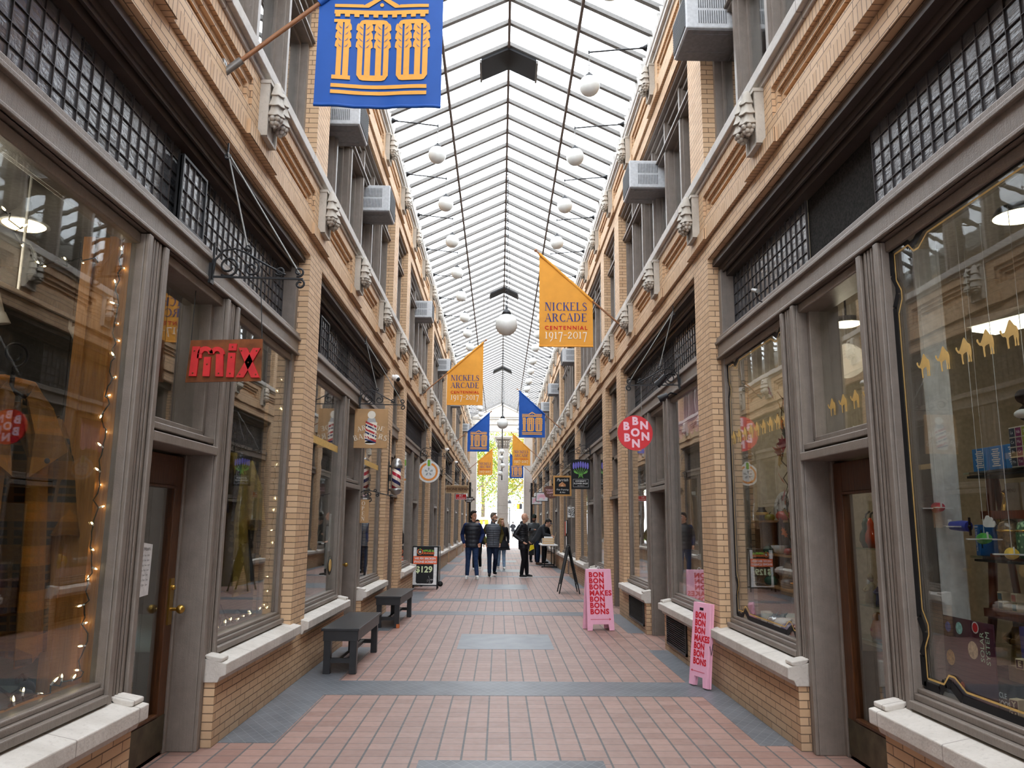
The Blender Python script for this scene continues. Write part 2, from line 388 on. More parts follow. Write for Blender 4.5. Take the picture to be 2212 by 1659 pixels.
def door(s,y0,y1,hinge_far=True,z1=1.93,glazed=True,d=.27):
    e=struct(empty(nxt('door')))
    m=MB(); w=.13; m.box(X(s,d),X(s,d+.05),y0,y0+w,.02,z1); m.box(X(s,d),X(s,d+.05),y1-w,y1,.02,z1); m.box(X(s,d),X(s,d+.05),y0+w,y1-w,z1-.2,z1); m.box(X(s,d),X(s,d+.05),y0+w,y1-w,.02,.26)
    for a,b,c,q in ((y0+w,y0+w+.018,.26,z1-.2),(y1-w-.018,y1-w,.26,z1-.2),(y0+w,y1-w,.26,.278),(y0+w,y1-w,z1-.218,z1-.2)): m.box(X(s,d-.012),X(s,d+.03),a,b,c,q)
    if not glazed: m.box(X(s,d+.015),X(s,d+.035),y0+w,y1-w,.26,z1-.2)
    bevel(m.build('door_leaf',M['doorwood'],e,fix=False),.004)
    if glazed: pane(s,y0+w,y1-w,.26,z1-.2,d+.02,M['glass'],e,'door_glass')
    k=MB(); k.box(X(s,d-.006),X(s,d),y0+.01,y1-.01,.03,.25); k.build('kick_plate',M['kick'],e,fix=False)
    hy=y1-.06 if hinge_far else y0+.06
    h=MB(); h.box(X(s,d-.01),X(s,d),hy-.03,hy+.03,.82,1.12); h.tube([(X(s,d-.01),hy,.92),(X(s,d-.055),hy,.92)],.011); h.ball((X(s,d-.075),hy,.92),.03,10); h.ball((X(s,d-.015),hy,1.06),.018,8)
    h.build('door_handle',M['brass'] if s<0 else M['iron'],e)
    return e
ROOMS={}
def room(s,a,b,key,depth=3.6,wm='roomdark',up=False):
    m=MB(); z0,z1=(0.,4.05) if not up else (5.0,7.3); d0,d1=.27,depth
    if up: d0=.26
    def q(p,mi): m.mi=mi; m.add(p,[(0,1,2,3)])
    xa,xb=X(s,d0),X(s,d1); y0,y1=a-.25,b+.25
    q([(xb,y0,z0),(xb,y1,z0),(xb,y1,z1),(xb,y0,z1)],0); q([(xa,y0,z0),(xb,y0,z0),(xb,y0,z1),(xa,y0,z1)],0); q([(xa,y1,z0),(xb,y1,z0),(xb,y1,z1),(xa,y1,z1)],0)
    q([(xa,y0,z0),(xb,y0,z0),(xb,y1,z0),(xa,y1,z0)],1); q([(xa,y0,z1),(xb,y0,z1),(xb,y1,z1),(xa,y1,z1)],2)
    struct(m.build(nxt('room').replace('room','wall_room'),[M[wm],M['roomfloor'],M['roomceil']],fix=False))
PANES={}
def shopfront(s,a,b,near,idx):
    c=(a+b)/2; D=.52; PW=.27
    m=MB(); B=lambda d0,d1,y0,y1,z0,z1: m.box(X(s,d0),X(s,d1),y0,y1,z0,z1)
    dl,dr=c-D,c+D
    # jambs beside the piers, posts beside the door
    for y0,y1,q in ((a,a+.09,1),(b-.09,b,-1)):
        B(.10,.30,y0,y1,.58,4.0); yy=y1 if q>0 else y0; B(.13,.27,min(yy,yy+q*.05),max(yy,yy+q*.05),.6,3.1)
    fluted(m,s,dl-PW,dl,0,3.09); fluted(m,s,dr,dr+PW,0,3.09)
    for y0,y1 in ((dl-.02,dl),(dr,dr+.02)): B(.27,.40,y0,y1,0,3.09)
    # transom bar with mouldings
    B(.07,.28,a,b,3.10,3.25); B(.045,.12,a,b,3.245,3.275); B(.06,.30,a,b,3.275,3.315); B(.055,.09,a,b,3.10,3.125); B(.12,.28,a,b,3.07,3.10)
    for y0,y1 in ((a+.05,dl-PW),(dr+PW,b-.05)):
        B(.05,.30,y0,y1,.585,.625); B(.08,.28,y0,y1,.625,.66); B(.10,.20,y0,y1,.66,.685)     # sill rails
        B(.11,.20,y0,y1,3.03,3.09)
    # bars over the door
    B(.06,.40,dl,dr,1.95,2.01); B(.09,.40,dl,dr,2.03,2.07); B(.16,.30,dl+.02,dr-.02,2.07,2.12); B(.255,.40,dl,dl+.04,0,1.95); B(.255,.40,dr-.04,dr,0,1.95)
    B(.16,.30,dl,dl+.05,2.1,3.09); B(.16,.30,dr-.05,dr,2.1,3.09); B(.1,.3,dl,dr,3.03,3.09)
    o=m.build(nxt('trim'),M['paint'],fix=False); struct(o)
    if near: bevel(o,.006,2)
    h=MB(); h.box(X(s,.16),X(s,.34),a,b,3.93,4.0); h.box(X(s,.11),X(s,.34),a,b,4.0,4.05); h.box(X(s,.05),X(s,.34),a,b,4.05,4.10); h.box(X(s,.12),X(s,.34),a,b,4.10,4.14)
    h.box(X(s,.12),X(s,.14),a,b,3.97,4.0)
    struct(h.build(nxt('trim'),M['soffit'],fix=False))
    # glass
    GA_=pane(s,a+.09,dl-PW,.68,3.06,.135,M['glass']); GB_=pane(s,dr+PW,b-.09,.68,3.06,.135,M['glass']); PANES[(s,idx)]=(GA_,GB_)
    pane(s,dl+.05,dr-.05,2.11,3.05,.24,M['glass'])
    # leaded transom
    gap=None
    if idx==1 and s>0: gap=(4.55,5.63)
    if idx==2: gap=(10.2,10.9) if s>0 else (10.2,11.0)
    if idx>3: gap=(c-.6,c+.0)
    if gap and not (idx==1):   # dark open fan panel behind the lattice
        g=MB(); g.box(X(s,.24),X(s,.26),gap[0],gap[1],3.315,3.95); struct(g.build(nxt('trim'),M['black'],fix=False))
    segs=[(a+.09,gap[0]),(gap[1],b-.09)] if gap else [(a+.09,b-.09)]
    g=MB()
    for y0,y1 in segs: g.box(X(s,.235),X(s,.245),y0,y1,3.31,3.96)
    w=struct(g.build(nxt('window'),M['leaded'],fix=False))
    l=MB()
    for y0,y1 in ([(a+.09,b-.09)] if not(idx==1 and gap) else segs):
        n=max(2,round((y1-y0)/.112))
        for k in range(n+1):
            y=y0+(y1-y0)*k/n; ww=.011 if k%12==0 else .005; l.box(X(s,.226),X(s,.237),y-ww/2,y+ww/2,3.31,3.96)
        for k in range(7):
            z=3.32+k*.105; l.box(X(s,.227),X(s,.237),y0,y1,z-.0025,z+.0025)
    l.build('lead_lattice',M['lead'],w,fix=False)
    if near and s<0:                     # a hinged vent pane standing open
        e=MB(); y0,y1=(c-.2,c+.22) if idx==1 else (8.9,9.35)
        frame_rect(e,s,y0,y1,3.40,3.86,.018,.16,.20); v=struct(e.build(nxt('window'),M['iron'],fix=False))
        e=MB(); e.box(X(s,.175),X(s,.185),y0,y1,3.41,3.85); e.build('vent_pane',M['leaded'],v,fix=False)
        e=MB()
        for k in range(1,4): yy=y0+(y1-y0)*k/4; e.box(X(s,.165),X(s,.176),yy-.0025,yy+.0025,3.41,3.85)
        for k in range(1,4): zz=3.41+.44*k/4; e.box(X(s,.165),X(s,.176),y0,y1,zz-.0025,zz+.0025)
        e.build('lead_lattice',M['lead'],v,fix=False)
    if idx==1 and s>0:                   # boarded panel between the leaded lights
        e=MB(); e.box(X(s,.25),X(s,.27),gap[0],gap[1],3.31,3.96); struct(e.build(nxt('trim'),flat('dusty_black_board',(44,42,40),.9,.1,var=.5,sc=60),fix=False))
    # limestone sills, with an upstand block at the door end
    for y0,y1,q in ((a-.12,c-.60,1),(c+.60,b+.12,-1)):
        t=MB(); x0,x1=X(s,-.06),X(s,.10)
        pr=[(X(s,.12),.42),(X(s,-.02),.42),(X(s,-.035),.455),(X(s,-.075),.47),(X(s,-.075),.545),(X(s,.12),.585)]
        t.prism(pr,y0,y1,'y')
        yy=y1-.13 if q>0 else y0
        t.prism([(X(s,.02),.55),(X(s,-.045),.555),(X(s,-.045),.58),(X(s,.06),.60),(X(s,.1),.60)],yy,yy+.13,'y')
        struct(bevel(t.build(nxt('trim'),M['stone']),.006))
    # brick return at the doorway sides
    door(s,dl+.04,dr-.04,hinge_far=(s<0),glazed=True)
    return c,dl,dr
def stairfront(s,a,b):
    m=MB(); B=lambda d0,d1,y0,y1,z0,z1: m.box(X(s,d0),X(s,d1),y0,y1,z0,z1)
    for y0,y1 in ((a,a+.2),(b-.2,b)): B(.12,.40,y0,y1,0,4.0)
    for z0,z1,d in ((1.97,2.02,.06),(2.04,2.14,.1),(3.10,3.25,.08),(3.25,3.31,.06),(2.72,2.78,.12)): B(d,.4,a,b,z0,z1)
    struct(m.build(nxt('trim'),M['paint'],fix=False))
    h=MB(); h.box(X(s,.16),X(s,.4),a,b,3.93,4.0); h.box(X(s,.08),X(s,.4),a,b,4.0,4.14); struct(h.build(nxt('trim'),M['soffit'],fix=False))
    pane(s,a+.2,b-.2,2.14,3.10,.25,M['glass'])
    g=MB(); g.box(X(s,.235),X(s,.245),a+.2,b-.2,3.31,3.96); w=struct(g.build(nxt('window'),M['leaded'],fix=False))
    l=MB()
    for k in range(10): y=a+.2+(b-a-.4)*k/9; l.box(X(s,.226),X(s,.237),y-.003,y+.003,3.31,3.96)
    for k in range(7): z=3.32+k*.105; l.box(X(s,.227),X(s,.237),a+.2,b-.2,z-.0025,z+.0025)
    l.build('lead_lattice',M['lead'],w,fix=False)
    door(s,a+.2,b-.2,hinge_far=(s<0),glazed=False,d=.3)
def upperbay(s,a,b,near):
    n=max(1,round((b-a)/.88)); st=(b-a)/n
    if n==1: n=2; st=(b-a)/2
    m=MB(); B=lambda d0,d1,y0,y1,z0,z1: m.box(X(s,d0),X(s,d1),y0,y1,z0,z1)
    g=MB()
    for k in range(n+1):
        y=a+k*st; w=.07 if 0<k<n else .06
        y0,y1=max(a,y-w),min(b,y+w); B(.13,.32,y0,y1,5.03,6.86); 
        if 0<k<n: B(.10,.13,y-.03,y+.03,5.03,6.86)
    B(.10,.32,a,b,6.42,6.48); B(.07,.13,a,b,6.455,6.48); B(.10,.32,a,b,5.03,5.08); B(.14,.34,a,b,6.78,6.84); B(.09,.34,a,b,6.84,6.89); B(.04,.34,a,b,6.89,6.935)
    for k in range(n):
        y0,y1=a+k*st+.07,a+(k+1)*st-.07
        for z0,z1 in ((5.08,6.42),(6.48,6.78)):
            frame_rect(m,s,y0,y1,z0,z1,.05,.20,.25); x=X(s,.225); g.box(x-.003,x+.003,y0+.05,y1-.05,z0+.05,z1-.05)
    w=struct(m.build(nxt('window'),M['paint'],fix=False)); g.build('glass',M['upglass'],w,fix=False)
UPN=0
for s,P in ((-1,PL),(1,PR)):
    idx=0
    for p,q in zip(P,P[1:]):
        a,b=p[1],q[0]
        if a<-5 and False: continue
        big=b-a>3
        if big:
            if a>=0: idx+=1
            shopfront(s,a,b,0<=a<9,idx if a>=0 else 99)
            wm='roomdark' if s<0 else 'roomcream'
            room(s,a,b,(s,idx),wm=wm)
        else:
            stairfront(s,a,b); room(s,a,b,None,2.0)
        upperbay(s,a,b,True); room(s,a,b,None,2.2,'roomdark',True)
# ---- skylight
zE,zR=8.15,9.12; xl,xr,xm=-WL-.02,WR+.02,.07
def roof_z(x): return zR-(zR-zE)*(abs(x-xm)/((xr-xm) if x>xm else (xm-xl)))
g=MB()
for x0,x1 in ((xl,xm),(xm,xr)):
    g.add([(x0,Y0,roof_z(x0)+.03),(x1,Y0,roof_z(x1)+.03),(x1,50.4,roof_z(x1)+.03),(x0,50.4,roof_z(x0)+.03)],[(0,1,2,3)])
roof=struct(g.build('ceiling',M['roofglass'],fix=False))
raf=None; y=.573*2+.14; k=0
while y<50.3 and k<96:
    if raf is None:
        m=MB()
        for xa in (xl,xr):
            m.bar((xa,0,roof_z(xa)),(xm,0,roof_z(xm)),.045,.06,up=(0,0,1)); m.bar((xa,0,roof_z(xa)-.036),(xm,0,roof_z(xm)-.036),.07,.012,up=(0,0,1))
        raf=m.build('rafter',M['rafter'],roof,fix=False); raf.location=(0,y,0)
    else: dup(raf,loc=(0,y,0),parent=roof)
    y+=.573; k+=1
for x in (xm,(xm+xl)/2,(xm+xr)/2):
    m=MB(); z=roof_z(x)-.05; m.box(x-.02,x+.02,Y0,50.4,z-.035,z+.035); m.build('ridge_bar' if x==xm else 'purlin',M['purlin'],roof,fix=False)
# ventilators in the ridge
def vent(y,lab):
    m=MB(); 
    for q in (-1,1):
        xa=xm+q*.44
        m.add([(xm,y,zR-.06),(xa,y,roof_z(xa)-.06),(xa,y+.58,roof_z(xa)-.06),(xm,y+.58,zR-.06),(xm,y,zR-.10),(xa,y,roof_z(xa)-.10),(xa,y+.58,roof_z(xa)-.10),(xm,y+.58,zR-.10)],[(0,1,2,3),(4,7,6,5),(0,4,5,1),(1,5,6,2),(2,6,7,3),(3,7,4,0)])
    o=m.build('roof_vent',M['black']); tag(o,lab,'roof vent','black vents along the skylight ridge'); 
    for q in (-1,1):
        r=MB(); xa=xm+q*.455; r.bar((xa,y,roof_z(xa)-.1),(xa,y+.58,roof_z(xa)-.1),.03,.05); r.build('vent_rim',M['rafter'],o,fix=False)
vent(11.6,'black ridge vent in the glass roof nearest the camera'); vent(24.7,'black ridge vent above the big hanging white globe, second from the camera'); vent(37.9,'smallest black ridge vent, furthest along the glass roof')
# back streets: solid roofs over the shops so that daylight only enters by the skylight and the ends
for s in (-1,1):
    m=MB(); m.box(X(s,.16),X(s,5.),Y0,Y1,8.16,8.3); m.box(X(s,4.9),X(s,5.),Y0,Y1,0,8.2); m.box(X(s,.14),X(s,5),Y1-.1,Y1,0,8.2)
    struct(m.build(nxt('trim'),M['roomceil'],fix=False))
# ------------------------------------------------------------------ lettering
def glyph_polys(ch):
    """hand drawn roman capitals and old-style figures, height 1; returns (polygons, advance)"""
    P=[]; tk,th,sf=.15,.055,.05
    def ln(x0,y0,x1,y1,w):
        dx,dy=x1-x0,y1-y0
        if abs(dy)>abs(dx): P.append([(x0-w/2,y0),(x0+w/2,y0),(x1+w/2,y1),(x1-w/2,y1)])
        else: P.append([(x0,y0-w/2),(x1,y1-w/2),(x1,y1+w/2),(x0,y0+w/2)])
    def serif(x,y,w=.30): P.append([(x-w/2,y),(x+w/2,y),(x+w/2,y+sf*(1 if y<.5 else -1)),(x-w/2,y+sf*(1 if y<.5 else -1))])
    def arc(cx,cy,rx,ry,a0,a1,wx=tk,wy=th,n=14):
        a0,a1=math.radians(a0),math.radians(a1)
        for i in range(n):
            q=[]
            for a,sgn in ((a0+(a1-a0)*i/n,1),(a0+(a1-a0)*(i+1)/n,1),(a0+(a1-a0)*(i+1)/n,0),(a0+(a1-a0)*i/n,0)):
                q.append((cx+(rx-(0 if sgn else wx))*cos(a),cy+(ry-(0 if sgn else wy))*sin(a)))
            P.append(q)
    if ch=='N': ln(.12,0,.12,1,th); ln(.72,0,.72,1,th); P.append([(.09,1),(.27,1),(.75,0),(.63,0)]); serif(.12,0,.24); serif(.1,1,.2); serif(.72,1,.24); return P,.9
    if ch=='I': ln(.18,0,.18,1,tk); serif(.18,0); serif(.18,1); return P,.42
    if ch=='C': arc(.5,.5,.42,.5,55,305); P.append([(.72,.72),(.76,.72),(.76,.98),(.72,.93)]); P.append([(.72,.05),(.76,.02),(.76,.24),(.73,.24)]); return P,.86
    if ch=='K': ln(.17,0,.17,1,tk); serif(.17,0); serif(.17,1); P.append([(.24,.42),(.28,.42),(.70,.96),(.63,.96)]); P.append([(.34,.60),(.47,.66),(.82,0),(.64,0)]); serif(.66,1,.24); serif(.73,0,.26); return P,.86
    if ch=='E': ln(.17,0,.17,1,tk); serif(.17,0); serif(.17,1); ln(.17,.975,.66,.975,.05); ln(.17,.025,.68,.025,.05); ln(.17,.52,.5,.52,.05); P.append([(.60,1),(.66,1),(.66,.78),(.64,.78)]); P.append([(.62,0),(.68,0),(.70,.24),(.68,.24)]); P.append([(.47,.40),(.5,.40),(.5,.64),(.47,.64)]); return P,.76
    if ch=='L': ln(.17,0,.17,1,tk); serif(.17,0); serif(.17,1); ln(.17,.025,.66,.025,.05); P.append([(.60,0),(.66,0),(.69,.26),(.67,.26)]); return P,.74
    if ch=='S': arc(.33,.74,.26,.26,35,262,.1,.06); arc(.33,.27,.28,.27,-145,88,.12,.06); P.append([(.20,.60),(.30,.66),(.56,.40),(.46,.34)]); P.append([(.53,.76),(.56,.76),(.56,.98),(.53,.94)]); P.append([(.06,.26),(.09,.26),(.09,.04),(.06,.02)]); return P,.66
    if ch=='A': P.append([(.06,0),(.11,0),(.43,1),(.39,1)]); P.append([(.36,1),(.46,1),(.82,0),(.65,0)]); ln(.2,.34,.62,.34,.05); serif(.08,0,.22); serif(.74,0,.28); return P,.86
    if ch=='R': ln(.17,0,.17,1,tk); serif(.17,0); serif(.17,1); arc(.36,.755,.3,.245,-90,90,.14,.05); ln(.17,.975,.38,.975,.05); ln(.17,.535,.38,.535,.05); P.append([(.36,.52),(.50,.52),(.80,0),(.62,0)]); serif(.72,0,.24); return P,.84
    if ch=='D': ln(.17,0,.17,1,tk); serif(.17,0); serif(.17,1); arc(.36,.5,.44,.5,-90,90,.15,.05); ln(.17,.975,.38,.975,.05); ln(.17,.025,.38,.025,.05); return P,.9
    if ch=='B': ln(.17,0,.17,1,tk); serif(.17,0); serif(.17,1); arc(.34,.765,.27,.235,-90,90,.13,.05); arc(.36,.265,.31,.265,-90,90,.14,.05); ln(.17,.975,.36,.975,.05); ln(.17,.53,.36,.53,.05); ln(.17,.025,.38,.025,.05); return P,.76
    if ch=='O': arc(.45,.5,.42,.5,0,360,.15,.05,24); return P,.92
    if ch=='W': P.append([(.04,1),(.2,1),(.38,0),(.31,0)]); P.append([(.34,0),(.39,0),(.56,1),(.52,1)]); P.append([(.5,1),(.66,1),(.84,0),(.77,0)]); P.append([(.8,0),(.85,0),(1.04,1),(1.0,1)]); serif(.12,1,.26); serif(1.02,1,.2); return P,1.1
    if ch=='M': ln(.12,0,.12,1,th); ln(.86,0,.86,1,tk); P.append([(.1,1),(.26,1),(.55,.08),(.48,.08)]); P.append([(.48,.08),(.54,.08),(.82,1),(.78,1)]); serif(.12,0,.22); serif(.86,0,.3); serif(.86,1,.26); serif(.12,1,.2); return P,1.05
    if ch=='H': ln(.17,0,.17,1,tk); ln(.72,0,.72,1,tk); ln(.17,.52,.72,.52,.05)
    if ch=='H':
        for x in (.17,.72): serif(x,0); serif(x,1)
        return P,.92
    if ch=='1': ln(.2,0,.2,.66,.13); serif(.2,0,.34); serif(.16,.68,.22); return P,.44
    if ch=='0': arc(.34,.34,.31,.36,0,360,.11,.05,22); return P,.7
    if ch=='2': arc(.3,.45,.24,.24,0,165,.12,.06); P.append([(.42,.45),(.54,.45),(.22,.1),(.08,.1)]); ln(.06,.05,.56,.05,.1); P.append([(.53,0),(.56,0),(.6,.2),(.57,.2)]); return P,.66
    if ch=='9': arc(.34,.40,.28,.29,0,360,.12,.05,22); P.append([(.50,.42),(.62,.40),(.5,-.08),(.4,-.02)]); P.append([(.4,-.02),(.5,-.08),(.24,-.30),(.2,-.26)]); return P,.7
    if ch=='7': ln(.06,.64,.58,.64,.09); P.append([(.5,.68),(.6,.68),(.32,-.32),(.2,-.32)]); P.append([(.06,.46),(.09,.46),(.1,.68),(.06,.68)]); return P,.66
    if ch=='-': ln(.04,.36,.44,.36,.06); return P,.48
    return P,.34
def serif_text(s,size,track=0.):
    out=[]; x=0
    for c in s:
        P,a=glyph_polys(c)
        out+=[[(x+px*size,py*size) for px,py in p] for p in P]; x+=(a+track)*size
    return out,x-track*size
TXT={}
def text_mesh(s,size,bold=0.,extr=0.,align='CENTER',spacing=1.,shear=0.):
    """sans text in Blender's own typeface as mesh data lying in the local XY plane"""
    cu=bpy.data.curves.new('t','FONT'); cu.body=s; cu.size=size; cu.offset=bold*size; cu.extrude=extr; cu.align_x=align; cu.align_y='CENTER'; cu.space_character=spacing; cu.shear=shear; cu.resolution_u=3
    o=bpy.data.objects.new('t',cu); COL.objects.link(o); dg=bpy.context.evaluated_depsgraph_get(); dg.update()
    me=bpy.data.meshes.new_from_object(o.evaluated_get(dg)); bpy.data.objects.remove(o); bpy.data.curves.remove(cu); return me
def text(s,size,mat,parent,loc,rot=(PI/2,0,0),name='lettering',**kw):
    me=text_mesh(s,size,**kw); me.materials.clear(); me.materials.append(mat)
    o=bpy.data.objects.new(name,me); COL.objects.link(o); o.parent=parent; o.location=loc; o.rotation_euler=rot; return o

# ------------------------------------------------------------------ carved festoons
def make_festoon(s):
    e=empty('stone_festoon')
    p=MB(); p.box(s*.055,0,-.122,.122,-.455,-.025); p.box(s*.075,s*.002,-.13,-.105,-.46,-.02); p.box(s*.075,s*.002,.105,.13,-.46,-.02); p.box(s*.085,s*.003,-.137,.137,-.03,-.002); p.box(s*.07,s*.001,-.104,.104,-.463,-.44)
    p.build('backing_plate',M['orn'],e,fix=False)
    for q in (-1,1):
        g=MB(); cx,cy=s*.115,q*.075
        g.lathe([(.008,0),(.022,-.015),(.03,-.04),(.038,-.075),(.05,-.115),(.052,-.122),(.03,-.118)],12,(cx,cy,-.0),lob=.12)
        g.lathe([(.03,-.10),(.04,-.125),(.046,-.16),(.062,-.205),(.066,-.213),(.035,-.208)],12,(cx,cy,0),lob=.14)
        g.lathe([(.035,-.19),(.046,-.215),(.05,-.245),(.066,-.288),(.068,-.296),(.03,-.29)],12,(cx,cy,0),lob=.14)
        for k in range(7):
            t=k*2*PI/7; g.ball((cx+.042*cos(t),cy+.042*sin(t),-.312),.023,8)
        for k in range(5):
            t=k*2*PI/5+.4; g.ball((cx+.024*cos(t),cy+.024*sin(t),-.342),.022,8)
        g.ball((cx,cy,-.362),.02,8)
        g.tube([(cx,cy,-.01),(cx+s*.01,cy-q*.03,-.05),(cx+s*.015,cy-q*.06,-.06),(cx+s*.012,0,-.045)],[.012,.016,.016,.014],6)
        g.build('garland',M['orn'],e)
    return e
FEST={}
for s,side in ((-1,'left'),(1,'right')):
    FEST[s]=make_festoon(-s)
    first={True:True}; n=0
    for low,z in ((True,4.88),(False,7.66)):
        n=0
        for o in ORNY:
            if o<3.2 or o>49.2: continue
            n+=1
            row='lower frieze' if low else 'top frieze'
            if o>40: lab=f'tiny carved stone festoon at the far end of the {side} {row}'; grp=f'far festoons on the {side} {"lower" if low else "top"} frieze'
            else: lab=f'carved stone festoon on the {side} {row}, {ORD[n-1]} from the camera'; grp=f'carved festoons along the {side} wall'
            loc=(X(s,-.028),o,z)
            if first.get(True): e=FEST[s]; e.location=loc; tag(e,lab,'ornament',grp); first[True]=False
            else: dup(FEST[s],loc=loc,label=lab,group=grp)
# ------------------------------------------------------------------ globe lamps on wall arms
def make_globe(s):
    e=empty('globe_lamp')                       # origin: foot of the arm on the eaves
    tipx=-s*(.75 if s<0 else .80)
    a=MB(); a.lathe([(.05,0),(.045,.02),(.02,.06),(.012,.1)],10,ax='x'); 
    if s>0: a.v=[(-x,y,z) for x,y,z in a.v]
    a.tube([(0,0,0),(tipx*.5,0,-.035),(tipx,0,-.08)],.011,6); a.tube([(tipx,0,-.06),(tipx-s*.02*0,0,-.10)],.014,6)
    a.build('arm',M['iron'],e)
    c=MB(); z=-.10
    for k in range(8):
        pts=[(tipx+(.011*cos(t) if k%2 else 0),(0 if k%2 else .011*cos(t)),z-.017+.024*sin(t)) for t in [2*PI*i/8 for i in range(8)]]
        c.tube(pts,.0035,4,closed=True); z-.0; z-=.036
    c.build('chain',M['alu'],e)
    k=MB(); k.lathe([(.012,.06),(.02,.05),(.02,.03),(.05,.02),(.062,-.005),(.062,-.02)],14,(tipx,0,-.44)); k.build('lamp_cap',M['iron'],e)
    g=MB(); g.ball((tipx,0,-.585),.143,24); g.build('globe',M['opal'],e)
    return e
for s,side in ((-1,'left'),(1,'right')):
    proto=None; n=0
    for o in ORNY:
        if o<3.2 or o>50: continue
        n+=1; loc=(X(s,-.10),o,7.96+((n*37)%5-2)*.012)
        lab=f'white opal globe lamp on an iron arm, {ORD[n-1]} from the camera along the {side} eaves'
        grp=f'globe lamps along the {side} eaves'
        if proto is None: proto=make_globe(s); proto.location=loc; tag(proto,lab,'lamp',grp)
        else: dup(proto,loc=loc,label=lab,group=grp)
def hanging_globe(x,y,z,r,label,top):
    e=empty('hanging_globe_lamp',(x,y,z),0,label,'lamp','big globe lamps on the centre line')
    g=MB(); g.ball((0,0,0),r,28); g.build('globe',M['opal'],e)
    k=MB(); k.lathe([(.012,r+.17),(.03,r+.15),(.03,r+.10),(.07,r+.08),(.09,r+.03),(.10,r-.01)],16); k.build('lamp_cap',M['iron'],e)
    c=MB(); zz=r+.18
    while zz<top-z:
        i=int(round((zz-r)/.07)); pts=[((.02*cos(t) if i%2 else 0),(0 if i%2 else .02*cos(t)),zz+.03+.044*sin(t)) for t in [2*PI*j/6 for j in range(6)]]
        c.tube(pts,.006,4,closed=True); zz+=.07
    c.build('chain',M['iron'],e)
    w=MB(); w.tube([(.0,0,r+.18),(.05,0,r+.5),(.07,0,r+1.0),(.03,0,r+1.6),(.0,0,top-z)],.006,5); w.build('power_cord',M['iron'],e)
hanging_globe(.1,16.1,5.6,.232,'largest white globe lamp, hanging on a long chain from the ridge',9.05)
hanging_globe(.09,34.,5.76,.235,'white globe lamp hanging from the ridge before the far pediment',9.05)

